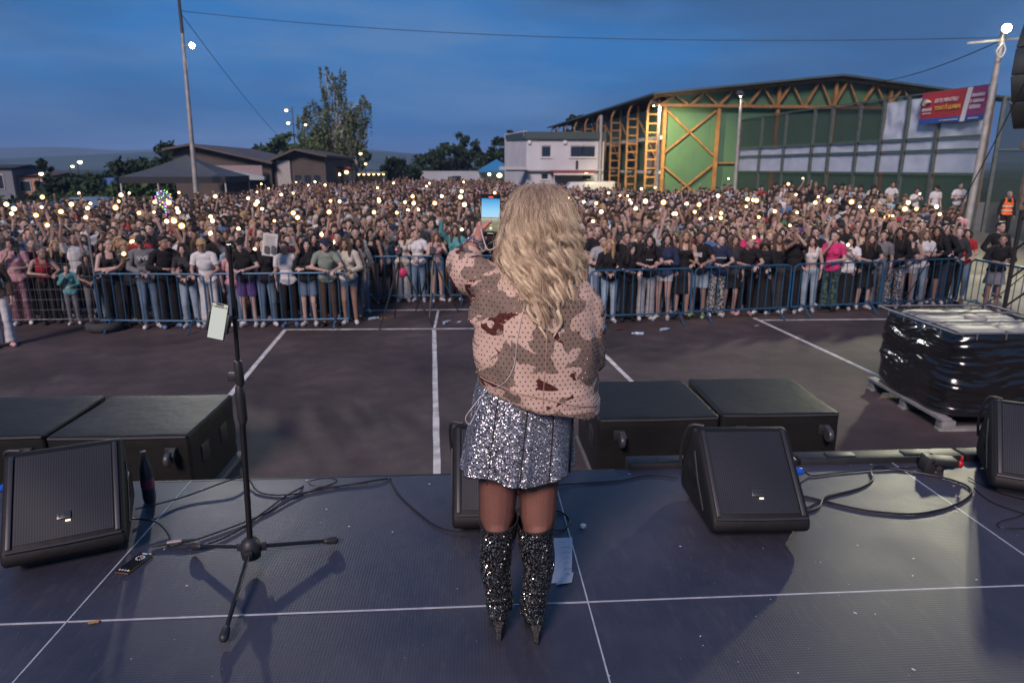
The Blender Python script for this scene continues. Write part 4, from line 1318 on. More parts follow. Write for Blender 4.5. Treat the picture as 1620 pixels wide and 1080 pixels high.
def skirt_mesh(z0, z1, r0, r1, name, waves=9):
    m = MB()
    n, k = 36, 10
    vs, fs = [], []
    for i in range(k + 1):
        t = i / k
        for j in range(n):
            a = 2 * PI * j / n
            r_ = lerp(r0, r1, t) * (1 + 0.07 * t * math.sin(waves * a + 1.3 * math.sin(a)))
            vs.append((r_ * math.cos(a), 0.012 + r_ * 0.74 * math.sin(a), lerp(z0, z1, t)))
    for i in range(k):
        for j in range(n):
            j2 = (j + 1) % n
            fs.append((i * n + j, (i + 1) * n + j, (i + 1) * n + j2, i * n + j2))
    m.add(vs, fs)
    return m.mesh(name, "all")
SKIRT = {"skirt": skirt_mesh(1.0, 0.60, 0.145, 0.215, "skirt"), "dress": skirt_mesh(1.08, 0.50, 0.132, 0.205, "dress_skirt"), "longskirt": skirt_mesh(1.0, 0.13, 0.145, 0.235, "long_skirt", 7)}

# ------------------------------------------------------------------ what they are made of
def skin_material(name, col):
    m = bpy.data.materials.new(name)
    m.use_nodes = True
    t = m.node_tree
    b = t.nodes["Principled BSDF"]
    b.inputs["Roughness"].default_value = 0.5
    b.inputs["Subsurface Weight"].default_value = 0.0
    at = N(t, "ShaderNodeAttribute"); at.attribute_name = "face"
    sp = N(t, "ShaderNodeSeparateColor")
    t.links.new(at.outputs["Color"], sp.inputs[0])
    co = N(t, "ShaderNodeTexCoord")
    nz_ = N(t, "ShaderNodeTexNoise"); nz_.inputs["Scale"].default_value = 14
    t.links.new(co.outputs["Object"], nz_.inputs[0])
    m0 = N(t, "ShaderNodeMixRGB"); m0.inputs[1].default_value = (*[c * 0.88 for c in col], 1); m0.inputs[2].default_value = (*[c * 1.1 for c in col], 1)
    t.links.new(nz_.outputs[0], m0.inputs[0])
    m1 = N(t, "ShaderNodeMixRGB"); m1.inputs[2].default_value = (0.05, 0.032, 0.028, 1)
    t.links.new(sp.outputs[0], m1.inputs[0]); t.links.new(m0.outputs[0], m1.inputs[1])
    m2 = N(t, "ShaderNodeMixRGB"); m2.inputs[2].default_value = (0.33, 0.10, 0.09, 1)
    t.links.new(sp.outputs[1], m2.inputs[0]); t.links.new(m1.outputs[0], m2.inputs[1])
    t.links.new(m2.outputs[0], b.inputs["Base Color"])
    return m
SKINS = [skin_material("skin_%d" % i, c) for i, c in enumerate([(0.43, 0.285, 0.235), (0.38, 0.240, 0.190), (0.47, 0.325, 0.275), (0.29, 0.175, 0.13), (0.40, 0.26, 0.215)])]
def hairmat(name, c):
    return mat("hair_" + name, c, 0.5, var=0.35, vscale=40, spec=0.4)
HAIRC = {"black": hairmat("black", (0.012, 0.009, 0.008)), "dark": hairmat("dark", (0.026, 0.016, 0.011)), "brown": hairmat("brown", (0.060, 0.033, 0.019)), "light": hairmat("light", (0.14, 0.085, 0.045)), "blond": hairmat("blond", (0.33, 0.215, 0.105)), "grey": hairmat("grey", (0.22, 0.21, 0.20)), "auburn": hairmat("auburn", (0.10, 0.035, 0.018))}
def cloth_mat(name, c, rough=0.85):
    return mat("fabric_" + name, c, rough, var=0.16, vscale=9, bump=0.25, bscale=26, spec=0.2, sheen=0.0)
FAB = {k: cloth_mat(k, v) for k, v in {
    "black": (0.014, 0.014, 0.016), "charcoal": (0.034, 0.034, 0.038), "navy": (0.020, 0.028, 0.060), "grey": (0.14, 0.14, 0.15), "pale grey": (0.30, 0.30, 0.31),
    "white": (0.56, 0.55, 0.55), "cream": (0.46, 0.42, 0.35), "red": (0.30, 0.022, 0.028), "hot pink": (0.48, 0.035, 0.14), "light pink": (0.50, 0.27, 0.29), "sage": (0.20, 0.235, 0.195),
    "teal": (0.085, 0.27, 0.28), "blue": (0.06, 0.12, 0.27), "light blue": (0.22, 0.32, 0.42), "denim": (0.115, 0.165, 0.235), "pale denim": (0.26, 0.33, 0.40), "dark denim": (0.035, 0.052, 0.085),
    "brown": (0.060, 0.042, 0.034), "beige": (0.30, 0.24, 0.18), "olive": (0.075, 0.075, 0.045), "purple": (0.10, 0.05, 0.17), "green": (0.04, 0.16, 0.09), "yellow": (0.45, 0.33, 0.06), "orange": (0.62, 0.12, 0.015), "burgundy": (0.11, 0.018, 0.026), "mauve": (0.20, 0.105, 0.12)}.items()}
def pattern_mat(name, a, b, scale, thr=0.5):
    m = mat("fabric_" + name, a, 0.8, var=0.0)
    t = m.node_tree
    bs = t.nodes["Principled BSDF"]
    co = N(t, "ShaderNodeTexCoord")
    nz_ = N(t, "ShaderNodeTexNoise"); nz_.inputs["Scale"].default_value = scale; nz_.inputs["Detail"].default_value = 3; nz_.inputs["Distortion"].default_value = 1.0
    t.links.new(co.outputs["Object"], nz_.inputs[0])
    r_ = N(t, "ShaderNodeValToRGB"); r_.color_ramp.interpolation = "CONSTANT"
    r_.color_ramp.elements[0].color = (*a, 1); r_.color_ramp.elements[1].color = (*b, 1); r_.color_ramp.elements[1].position = thr
    t.links.new(nz_.outputs[0], r_.inputs[0]); t.links.new(r_.outputs[0], bs.inputs["Base Color"])
    FAB[name] = m
pattern_mat("black and white patterned", (0.02, 0.02, 0.022), (0.42, 0.41, 0.40), 26, 0.52)
pattern_mat("dark green leafy", (0.015, 0.02, 0.02), (0.06, 0.12, 0.09), 18, 0.52)
pattern_mat("grey mottled", (0.10, 0.10, 0.10), (0.22, 0.22, 0.21), 34, 0.5)
FAB["mauve sequin"] = mat("fabric_mauve_sequin", (0.30, 0.16, 0.18), 0.25, metal=0.7, var=0.6, vscale=70, bump=1.0, bscale=90)
SHOES = {k: mat("shoe_" + k, c, 0.6, var=0.12) for k, c in {"white": (0.6, 0.6, 0.6), "black": (0.015, 0.015, 0.016), "pink": (0.5, 0.3, 0.3), "blue": (0.1, 0.2, 0.35), "green": (0.25, 0.42, 0.2)}.items()}

for k, d in BODY.items():
    for kk, m_ in d.items():
        if kk in ("hands", "head"):
            continue
        m_.materials.append(SKINS[0] if kk == "body" else FAB["black"])
for m_ in HAIR.values():
    m_.materials.append(HAIRC["dark"])
for m_ in SKIRT.values():
    m_.materials.append(FAB["black"])
capm.materials.append(FAB["black"]); brimm.materials.append(FAB["black"])

def add_part(nm, me, parent, m_, M=None):
    o = bpy.data.objects.new(nm, me)
    C.objects.link(o)
    o.parent = parent
    if M is not None:
        o.matrix_local = M
    setmat(o, m_)
    return o

TOPNAME = {"tee": "t_shirt", "long": "sweater", "tank": "tank_top", "crop": "crop_top"}
BOTNAME = {"jeans": "trousers", "wide": "wide_trousers", "shorts": "shorts", "short": "hot_pants", "skirt": "skirt", "dress": "dress_skirt", "longskirt": "long_skirt"}
PEOPLE = []
def person(x, y, h_, pose, hair, top, bottom, shoe="white", skin=None, label=None, group=None, z=0.0, turn=None, hat=None, wide=1.0, simple=False):
    b = BODY[pose]
    o = bpy.data.objects.new("person", b["body"])
    C.objects.link(o)
    setmat(o, SKINS[skin if skin is not None else random.randrange(5)])
    s = h_ / 1.70
    o.scale = (s * wide, s * wide, s)
    face = math.atan2(0.13 - x, -(2.4 - y))          # local -Y towards the singer
    o.rotation_euler = (0, 0, -math.atan2(x - 0.13, y - 2.4) * 0.75 + (turn if turn is not None else random.uniform(-0.22, 0.22)))
    o.location = (x, y, z)
    tag(o, label, "person", group)
    hk, hc = hair
    Mh = b["head"]
    if hk:
        add_part("hair", HAIR[hk], o, HAIRC[hc], Mh)
    if hat:
        c_ = add_part("cap", capm, o, FAB[hat], Mh)
        add_part("brim", brimm, c_, FAB[hat])
    add_part(TOPNAME[top[0]], b[top[0]], o, FAB[top[1]])
    if not simple:
        if bottom[0] in SKIRT:
            add_part(BOTNAME[bottom[0]], SKIRT[bottom[0]], o, FAB[bottom[1]])
        else:
            add_part(BOTNAME[bottom[0]], b[bottom[0]], o, FAB[bottom[1]])
        add_part("shoes", b["shoe"], o, SHOES[shoe])
    PEOPLE.append((o, pose))
    return o

# ------------------------------------------------------------------ the front row, one by one
FR = "spectators pressed against the barrier"
W = "white"
front = [
 (-8.19, 12.13, 1.72, "hip", ("long", "dark"), ("long", "brown"), ("wide", "white"), "pink", "person in white wide trousers in front of the wire fence at the left edge"),
 (-8.95, 13.95, 1.73, "mouth", ("wavy", "dark"), ("tee", "light pink"), ("wide", "mauve sequin"), "white", "woman in light pink top and glittering mauve trousers behind the wire fence"),
 (-8.45, 13.98, 1.55, "leanturn", ("tied", "dark"), ("tank", "red"), ("wide", "black"), "black", "girl in red strap top reaching sideways behind the wire fence"),
 (-7.94, 13.90, 1.20, "mouth", ("short", "dark"), ("long", "teal"), ("jeans", "grey"), "white", "small child in teal jacket and grey trousers behind the wire fence"),
 (-7.60, 14.05, 1.38, "clasp", ("parted", "dark"), ("tee", "black"), ("jeans", "grey"), "white", "child in black t-shirt and grey trousers beside the teal jacket"),
 (-6.91, 13.50, 1.74, "cross", ("tied", "black"), ("tank", "black"), ("wide", "black"), "white", "woman in black off-shoulder top and black trousers next to the fence post"),
 (-6.65, 13.62, 1.64, "film", ("curly", "blond"), ("tee", "charcoal"), ("jeans", "black"), "black", "person with fair curls looking down into a phone beside the off-shoulder woman"),
 (-6.25, 13.50, 1.80, "clasp", (None, None), ("long", "grey"), ("jeans", "denim"), "white", "man in dark cap, grey sleeves and blue jeans leaning on the barrier", "charcoal"),
 (-5.89, 13.50, 1.80, "leanturn", ("short", "black"), ("long", "black"), ("wide", "black"), "blue", "boy in black varsity jacket and black trousers with blue shoes"),
 (-5.49, 13.52, 1.64, "clasp", ("long", "black"), ("tee", "charcoal"), ("jeans", "pale denim"), "white", "laughing girl with long dark hair, charcoal top and pale jeans"),
 (-5.10, 13.50, 1.74, "bow", ("short", "blond"), ("tee", "white"), ("wide", "white"), "white", "fair-haired person in all white bowing over the barrier"),
 (-4.66, 13.60, 1.55, "rest", ("parted", "brown"), ("tee", "light pink"), ("jeans", "denim"), "white", "short girl in pale pink top behind the microphone stand"),
 (-4.37, 13.50, 1.76, "lean", (None, None), ("tee", "black"), ("shorts", "purple"), "white", "boy in black cap with folded arms and purple shorts on the barrier", "black"),
 (-4.00, 13.52, 1.72, "raiseR", ("short", "dark"), ("tee", "black"), ("jeans", "denim"), "white", "boy in black t-shirt and jeans holding a lit phone low beside the purple shorts"),
 (-3.57, 13.48, 1.66, "raiseL", ("short", "dark"), ("tee", "white"), ("jeans", "black"), "blue", "boy in white t-shirt and black trousers behind a held-up newspaper page"),
 (-3.20, 13.52, 1.72, "cross", ("long", "black"), ("long", "black"), ("shorts", "denim"), "white", "girl with long black hair, denim shorts and white socks next to the polo man"),
 (-2.80, 13.46, 1.74, "leanturn", (None, None), ("tee", "sage"), ("jeans", "brown"), "black", "man in sage polo shirt, dark cap and brown trousers leaning over the barrier", "navy"),
 (-2.42, 13.62, 1.72, "clasp", ("long", "brown"), ("long", "cream"), ("short", "denim"), "white", "girl with long brown hair and open cream cardigan right of the polo man"),
 (-2.68, 15.9, 1.76, "rest", ("short", "dark"), ("tee", "black"), ("jeans", "dark denim"), "black", "tall boy in black t-shirt behind the cream cardigan girl"),
 (-2.33, 15.95, 1.66, "clasp", ("bob", "dark"), ("tee", "white"), ("jeans", "pale denim"), "white", "girl in white top and pale jeans left of the raised arms"),
 (-2.01, 15.9, 1.72, "both", ("wavy", "light"), ("long", "grey mottled"), ("skirt", "black"), "black", "woman in grey mottled top and black skirt with both hands raised"),
 (-1.57, 15.9, 1.68, "wave", ("wavy", "auburn"), ("tee", "cream"), ("wide", "pale grey"), "white", "girl in pale top and light trousers waving both arms behind the tripod"),
 (-1.20, 15.9, 1.68, "clasp", ("short", "dark"), ("tee", "white"), ("jeans", "denim"), "white", "person in white t-shirt and blue jeans between the two tripods"),
 (-0.78, 15.9, 1.62, "film", ("parted", "light"), ("crop", "light pink"), ("short", "denim"), "white", "girl in pink crop top and denim shorts behind the small tripod"),
 (-0.35, 15.92, 1.76, "raiseR", ("long", "brown"), ("long", "teal"), ("jeans", "charcoal"), "white", "girl in teal denim jacket with one arm up beside the singer's elbow"),
 (2.79, 13.48, 1.66, "clasp", ("long", "blond"), ("long", "black"), ("jeans", "pale denim"), "white", "girl with long blond hair, black top and pale jeans right of the singer"),
 (3.20, 13.55, 1.60, "leanturn", ("long", "black"), ("tee", "black"), ("wide", "black"), "black", "girl with long black hair all in black beside the long blond hair"),
 (3.58, 13.61, 1.76, "lean", ("parted", "black"), ("tee", "black"), ("wide", "pale grey"), "white", "girl in black t-shirt and light grey trousers bending onto the barrier"),
 (3.96, 13.67, 1.76, "cross", ("wavy", "dark"), ("long", "navy"), ("short", "white"), "white", "girl in dark jacket and white hot pants at the barrier"),
 (4.37, 13.74, 1.82, "raiseR", ("wavy", "light"), ("tank", "black"), ("dress", "black"), "black", "tall girl in short black dress holding a lit phone beside the white hot pants"),
 (4.74, 13.80, 1.80, "leanturn", ("short", "dark"), ("tee", "black"), ("shorts", "pale denim"), "green", "boy in black t-shirt, pale denim shorts and green trainers"),
 (5.14, 13.87, 1.72, "lean", ("short", "black"), ("tee", "navy"), ("wide", "black and white patterned"), "white", "boy with folded arms and black and white patterned trousers"),
 (5.48, 13.98, 1.70, "rest", ("parted", "brown"), ("tee", "charcoal"), ("skirt", "black"), "pink", "girl in charcoal top and black skirt right of the patterned trousers"),
 (5.82, 13.98, 1.66, "leanturn", ("crop", "light"), ("tee", "black"), ("jeans", "black"), "pink", "fair-haired boy in black t-shirt stretching a hand over the barrier"),
 (6.22, 14.05, 1.62, "bow", ("wavy", "brown"), ("long", "black"), ("longskirt", "black"), "white", "girl in black with brown waves hanging over her face"),
 (6.51, 14.10, 1.72, "raiseL", ("long", "brown"), ("tank", "black"), ("wide", "charcoal"), "white", "girl in black strap top holding a lit phone at shoulder height"),
 (6.90, 14.16, 1.74, "both", ("short", "black"), ("tee", "black"), ("jeans", "black"), "white", "person in black with both hands at a dark hat and a phone between them"),
 (7.33, 14.23, 1.64, "hip", ("wavy", "dark"), ("crop", "white"), ("jeans", "pale denim"), "white", "girl in white crop top and tight pale blue jeans"),
 (7.83, 14.31, 1.72, "mouth", ("tied", "dark"), ("tee", "hot pink"), ("wide", "dark green leafy"), "black", "girl in hot pink t-shirt with a hand near her face"),
 (8.23, 14.38, 1.62, "film", ("long", "black"), ("tee", "white"), ("longskirt", "black"), "white", "girl in white printed t-shirt and long black skirt filming with both hands"),
 (8.69, 14.45, 1.68, "lean", ("wavy", "brown"), ("tee", "black"), ("dress", "black"), "white", "woman in short black dress and white shoes leaning on the barrier"),
 (9.06, 14.58, 1.70, "rest", ("short", "brown"), ("tee", "grey"), ("wide", "grey"), "blue", "boy in grey standing behind the short black dress"),
 (9.43, 14.58, 1.78, "raiseR", ("wavy", "dark"), ("long", "black"), ("wide", "black and white patterned"), "white", "girl in black off-shoulder top and patterned trousers with a lit phone"),
 (9.80, 14.66, 1.68, "clasp", ("bob", "dark"), ("tank", "charcoal"), ("short", "white"), "white", "girl with dark bob and white shorts next to the patterned trousers"),
 (10.08, 14.70, 1.72, "cross", ("parted", "light"), ("tee", "white"), ("jeans", "pale denim"), "white", "girl in white t-shirt with a dark shoulder strap and pale jeans"),
 (10.42, 14.76, 1.80, "lean", ("long", "dark"), ("long", "black"), ("shorts", "black"), "white", "tall girl in black with long dark hair near the barrier corner"),
 (10.72, 14.95, 1.86, "leanturn", ("short", "black"), ("long", "black"), ("jeans", "dark denim"), "white", "tall boy in black jacket beside the barrier corner"),
 (11.02, 14.85, 1.74, "clasp", ("tied", "dark"), ("long", "charcoal"), ("jeans", "black"), "black", "girl in dark jacket, last of the row at the barrier corner"),
 (11.42, 14.10, 1.66, "lean", ("short", "dark"), ("long", "black"), ("skirt", "grey"), "pink", "woman in black cardigan and grey skirt alone at the right barrier"),
]
for r_ in front:
    x, y, h_, ps, hr, tp_, bt, sh, lb = r_[:9]
    person(x, y, h_, ps, hr, tp_, bt, sh, label=lb, group=FR, hat=r_[9] if len(r_) > 9 else None, turn=random.uniform(-0.32, 0.32))
bpy.context.view_layer.update()

# staff and others standing apart on the right
g1 = person(20.15, 24.9, 1.82, "rest", ("crop", "grey"), ("long", "black"), ("jeans", "black"), "black", label="guard in an orange reflective vest beside the dark tower", z=0.35, turn=0.3)
ov = BODY["rest"]["tank"].copy(); ov.name = "vest"
vp, vn = co_np(ov), no_np(ov); ov.vertices.foreach_set("co", (vp + vn * 0.03).ravel()); ov.materials.clear(); ov.materials.append(mat("orange_vest", (0.75, 0.13, 0.015), 0.6, var=0.08)); ov.update()
vst = obj("vest", ov, None, g1)
for z_ in (1.05, 1.2):
    MB().tube([(0.168 * math.cos(2 * PI * q / 20), 0.004 + 0.132 * math.sin(2 * PI * q / 20), z_) for q in range(21)], 0.02, 6, cap=False).build("reflective_band", mat("reflective_tape", (0.75, 0.75, 0.6), 0.4, var=0.05), vst)
person(12.6, 15.6, 1.80, "hip", ("short", "black"), ("long", "black"), ("jeans", "navy"), "black", label="man in black and navy cut by the right edge behind the barrier", turn=0.4)
person(19.2, 26.3, 1.70, "cross", ("tied", "dark"), ("tee", "white"), ("wide", "grey"), "white", label="woman in white t-shirt and grey trousers standing apart by the netting", z=0.75, turn=0.0)
for k, (x, y, hr, tp_, lb) in enumerate([(16.9, 29.6, ("crop", "dark"), "white", "bald-looking man in white shirt, topmost on the bank by the netting"), (17.3, 29.0, ("bob", "dark"), "cream", "woman in cream top next to the topmost man on the bank"), (17.6, 28.2, ("short", "black"), "white", "boy in white shirt in the middle of the bank by the netting"), (18.2, 27.4, ("short", "dark"), "white", "boy in white shirt with head turned away on the bank"), (18.75, 27.0, (None, None), "white", "boy in white t-shirt and dark cap on the bank near the standing woman")]):
    person(x, y, 1.72, ["clasp", "cross", "lean", "film", "rest"][k], hr, ("tee", tp_), ("jeans", "dark denim"), "white", label=lb, z=0.5 + 0.12 * (k % 3), hat="black" if hr[0] is None else None, turn=random.uniform(-0.5, 0.5))

# ------------------------------------------------------------------ rows behind, still one by one
def front_y(x):
    if x < -7.25: return 13.95
    if x < -2.2: return 13.5
    if x < 2.5: return 15.9
    return 13.45 + (x - 2.6) * 0.165
def back_y(x, y):
    a = x / y
    return interp([(-0.80, 24), (-0.62, 29), (-0.45, 34), (-0.36, 37), (-0.30, 46), (-0.22, 66), (-0.1, 84), (0.04, 80), (0.09, 62), (0.16, 50), (0.24, 45), (0.33, 40), (0.42, 36), (0.52, 31), (0.60, 25), (0.70, 21)], a)
ORD = ["first", "second", "third", "fourth", "fifth", "sixth", "seventh", "eighth", "ninth", "tenth", "eleventh", "twelfth", "thirteenth", "fourteenth", "fifteenth", "sixteenth", "seventeenth", "eighteenth", "nineteenth", "twentieth"]
def ordinal(n):
    """0 -> first, 20 -> twenty-first, 104 -> hundred-and-fifth"""
    n += 1
    if n > 100: return "hundred-and-" + ordinal(n - 101)
    if n == 100: return "hundredth"
    if n <= 20: return ORD[n - 1]
    t, u = divmod(n, 10)
    stem_ = ["", "", "twent", "thirt", "fort", "fift", "sixt", "sevent", "eight", "ninet"][t]
    return stem_ + "ieth" if u == 0 else stem_ + "y-" + ORD[u - 1]
TOPS = [("black", 40), ("charcoal", 12), ("navy", 10), ("grey", 6), ("pale grey", 4), ("white", 11), ("cream", 3), ("red", 2), ("light pink", 3), ("hot pink", 1), ("denim", 4), ("light blue", 3), ("blue", 3), ("olive", 2), ("burgundy", 2), ("beige", 3), ("green", 1), ("sage", 1), ("purple", 1)]
topn, topw = [t[0] for t in TOPS], [t[1] for t in TOPS]
HN = {"short": "short", "crop": "cropped", "curly": "curly", "long": "long straight", "wavy": "long wavy", "parted": "parted", "bob": "bobbed", "tied": "tied-back"}
PN = {"rest": "arms down", "lean": "leaning forward", "leanturn": "looking aside", "clasp": "hands together", "cross": "arms folded", "raiseR": "right arm raised", "raiseL": "left arm raised", "highR": "right arm stretched high", "both": "both hands up", "film": "phone at chin", "wave": "arms waving", "bow": "head bowed", "hip": "hand on hip", "mouth": "hand at mouth"}
FLASH = []      # (palm position, direction) of raised hands that hold a lit phone
def hand_world(o, pose, i):
    p, d, c = BODY[pose]["hands"][i]
    mw = o.matrix_basis
    return mw @ p, (mw.to_3x3() @ d).normalized(), (mw.to_3x3() @ c).normalized()
spots = []
for row in range(1, 9):
    x = -11.5 - row * 0.35
    while x < 11.6 + row * 0.15:
        xx = x + random.uniform(-0.10, 0.10)
        yy = front_y(xx) + row * 0.56 + random.uniform(-0.12, 0.12)
        if -2.2 < xx < 2.5: yy = front_y(xx) + row * 0.56 + random.uniform(-0.1, 0.1)
        # what the singer wholly hides needs no people of its own
        a = xx / yy
        hid = 0.035 < a < 0.125
        lim = -0.80
        if a > lim and a < 0.80 and not hid and not (yy < 16.3 and -2.2 < xx < 2.5):
            spots.append((row, xx, yy))
        x += random.uniform(0.44, 0.56)
want = 300 - len(PEOPLE)
rest_spots = [q for q in spots[want:] if q[0] == spots[want - 1][0]]
spots = spots[:want]
LAST_ROW = spots[-1][0]
rows = {}
for s_ in spots:
    rows.setdefault(s_[0], []).append(s_)
last_xy = []
for row, lst in rows.items():
    lst.sort(key=lambda q: q[1] / q[2])
    for i, (_, x, y) in enumerate(lst):
        ps = random.choices(["rest", "lean", "clasp", "cross", "raiseR", "raiseL", "highR", "both", "film", "wave", "mouth", "hip"], [15, 6, 10, 8, 12, 10, 8, 7, 8, 3, 6, 5])[0]
        fem = random.random() < 0.55
        hk = random.choice(["long", "wavy", "parted", "bob", "tied", "long"]) if fem else random.choice(["short", "crop", "short", "curly", "short"])
        hc = random.choices(["black", "dark", "brown", "light", "blond", "auburn", "grey"], [22, 34, 24, 8, 7, 4, 2])[0]
        hat = None
        if not fem and random.random() < 0.16:
            hat = random.choice(["black", "navy", "charcoal", "white", "red"])
        tc_ = random.choices(topn, topw)[0]
        tk_ = random.choice(["tee", "tee", "long", "tank"] if fem else ["tee", "tee", "tee", "long"])
        lb = "%s of row %s behind the barrier: %s top, %s" % (ordinal(i), ["zero", "two", "three", "four", "five", "six", "seven", "eight", "nine"][row], tc_, (hat + " cap" if hat else HN[hk] + " " + hc + " hair"))
        lb = "spectator " + lb + ", " + PN[ps]
        words_ = lb.replace(",", "").replace(":", "").split()
        if len(words_) > 16:
            lb = "spectator %s of row %s behind the barrier: %s top, %s" % (ordinal(i), ["zero", "two", "three", "four", "five", "six", "seven", "eight", "nine"][row], tc_, PN[ps])
        hgt = random.uniform(1.60, 1.74) if fem else random.uniform(1.66, 1.86)
        person(x, y, hgt, ps, (None, None) if hat else (hk, hc), (tk_, tc_), ("jeans", random.choice(["black", "denim", "dark denim", "charcoal", "pale denim"])), random.choice(["white", "black", "white"]), label=lb, group="spectators in the rows behind the barrier", hat=hat, simple=row > 2)
        last_xy.append((x, y))
for o, ps in PEOPLE:
    if ps in ("raiseR", "highR") and (random.random() < 0.72):
        FLASH.append(hand_world(o, ps, 0))
    elif ps == "raiseL" and random.random() < 0.65:
        FLASH.append(hand_world(o, ps, 1))
    elif ps in ("both", "film") and random.random() < 0.5:
        FLASH.append(hand_world(o, ps, 0))
# ------------------------------------------------------------------ the far crowd, past the 300 nearest: one mass
def crowd_template(kind):
    """upper body with head, hair and arms; zones 0 skin, 1 hair, 2 top"""
    m = MB()
    m.lathe([(0.05, 0.55), (0.13, 0.6), (0.145, 0.95), (0.125, 1.1), (0.165, 1.30), (0.15, 1.40), (0.05, 1.45)], 8, M=Matrix.Diagonal((1.15, 0.72, 1, 1)), mi=2)
    m.tube([(0, 0.01, 1.40), (0, 0, 1.52)], [0.055, 0.05], 6, mi=0)
    m.ell((0, -0.012, 1.572), (0.069, 0.085, 0.108), 8, 7, mi=0)
    m.ell((0, 0.010, 1.632), (0.087, 0.101, 0.083), 8, 6, mi=1)
    if "long" in kind:
        m.tube([(0, 0.07, 1.62), (0, 0.085, 1.5), (0, 0.10, 1.36)], [0.07, 0.095, 0.06], 6, mi=1)
        for s in (-1, 1):
            m.tube([(s * 0.075, 0.0, 1.62), (s * 0.085, -0.01, 1.5), (s * 0.08, -0.06, 1.36)], [0.022, 0.03, 0.012], 5, mi=1)
    for s in (-1, 1):
        if ("upR" in kind and s == -1) or ("upL" in kind and s == 1) or "upB" in kind:
            el, wr = (s * 0.27, -0.14, 1.56), (s * 0.20, -0.22, 1.84)
            m.tube([(s * 0.165, 0, 1.37), (s * 0.22, -0.07, 1.47)], [0.062, 0.055], 6, mi=2)
            m.tube([(s * 0.21, -0.06, 1.45), el, wr, (s * 0.19, -0.23, 1.93)], [0.042, 0.036, 0.026, 0.034], 6, mi=0)
        else:
            m.tube([(s * 0.165, 0, 1.38), (s * 0.215, 0.01, 1.2)], [0.062, 0.055], 6, mi=2)
            m.tube([(s * 0.21, 0.01, 1.22), (s * 0.23, 0.02, 1.1), (s * 0.12, -0.20, 1.05), (s * 0.06, -0.25, 1.06)], [0.04, 0.038, 0.028, 0.03], 6, mi=0)
    v = np.array(m.v)
    zone = np.zeros(len(v), int)
    for f, k in zip(m.f, m.m):
        zone[list(f)] = k
    return v, m.f, zone
TPL = [crowd_template(k) for k in ("", "long", "upR", "upL long", "", "long", "upB", "upR long")]
rk = np.random.default_rng(5)
cpos = []
for _, x, y in rest_spots:
    cpos.append((x, y))
y = 15.8
k = 0
while y < 88:
    s = 0.54 + min(0.34, (y - 16) * 0.012)
    x = -0.82 * y + (k % 2) * s / 2
    while x < 0.75 * y:
        xx, yy = x + rk.uniform(-0.16, 0.16), y + rk.uniform(-0.16, 0.16)
        x += s * (1.0 + (0.5 if rk.random() < 0.06 else 0))
        a = xx / yy
        start = front_y(xx) + 0.1 if 0.035 < a < 0.125 and -0.2 < xx < 2.4 else front_y(xx) + (LAST_ROW + 1) * 0.56 - 0.2
        if yy < start or yy > back_y(xx, yy):
            continue
        if a < -0.80 or a > 0.74 or xx > 18.3 - max(0, yy - 30) * 0.15:
            continue
        if abs(xx + 16.3) < 3.2 and abs(yy - 42) < 3.4:
            continue
        if xx > 11.2 and yy < 18:
            continue
        cpos.append((xx, yy))
    y += s * 0.98
    k += 1
skin_c = np.array([(0.40, 0.262, 0.215), (0.35, 0.222, 0.178), (0.44, 0.30, 0.25), (0.27, 0.165, 0.125)])
hair_c = np.array([(0.012, 0.009, 0.008), (0.026, 0.016, 0.011), (0.06, 0.033, 0.019), (0.14, 0.085, 0.045), (0.33, 0.215, 0.105), (0.026, 0.016, 0.011), (0.05, 0.05, 0.06), (0.4, 0.4, 0.4)])
hair_p = np.array([0.22, 0.3, 0.22, 0.08, 0.07, 0.05, 0.03, 0.03])
top_c = {"black": (0.014, 0.014, 0.016), "charcoal": (0.034, 0.034, 0.038), "navy": (0.02, 0.028, 0.06), "grey": (0.14, 0.14, 0.15), "pale grey": (0.3, 0.3, 0.31), "white": (0.56, 0.55, 0.55), "cream": (0.46, 0.42, 0.35), "red": (0.3, 0.022, 0.028), "light pink": (0.5, 0.27, 0.29), "hot pink": (0.48, 0.035, 0.14), "denim": (0.115, 0.165, 0.235), "light blue": (0.22, 0.32, 0.42), "blue": (0.06, 0.12, 0.27), "olive": (0.075, 0.075, 0.045), "burgundy": (0.11, 0.018, 0.026), "beige": (0.3, 0.24, 0.18), "green": (0.04, 0.16, 0.09), "sage": (0.2, 0.235, 0.195), "purple": (0.1, 0.05, 0.17)}
tc_arr = np.array([top_c[n] for n in topn]); tc_p = np.array(topw, float); tc_p[5] += 7; tc_p[4] += 4; tc_p[11] += 3; tc_p /= tc_p.sum()
AV, AF, AC = [], [], []
base = 0
crowd_up = []
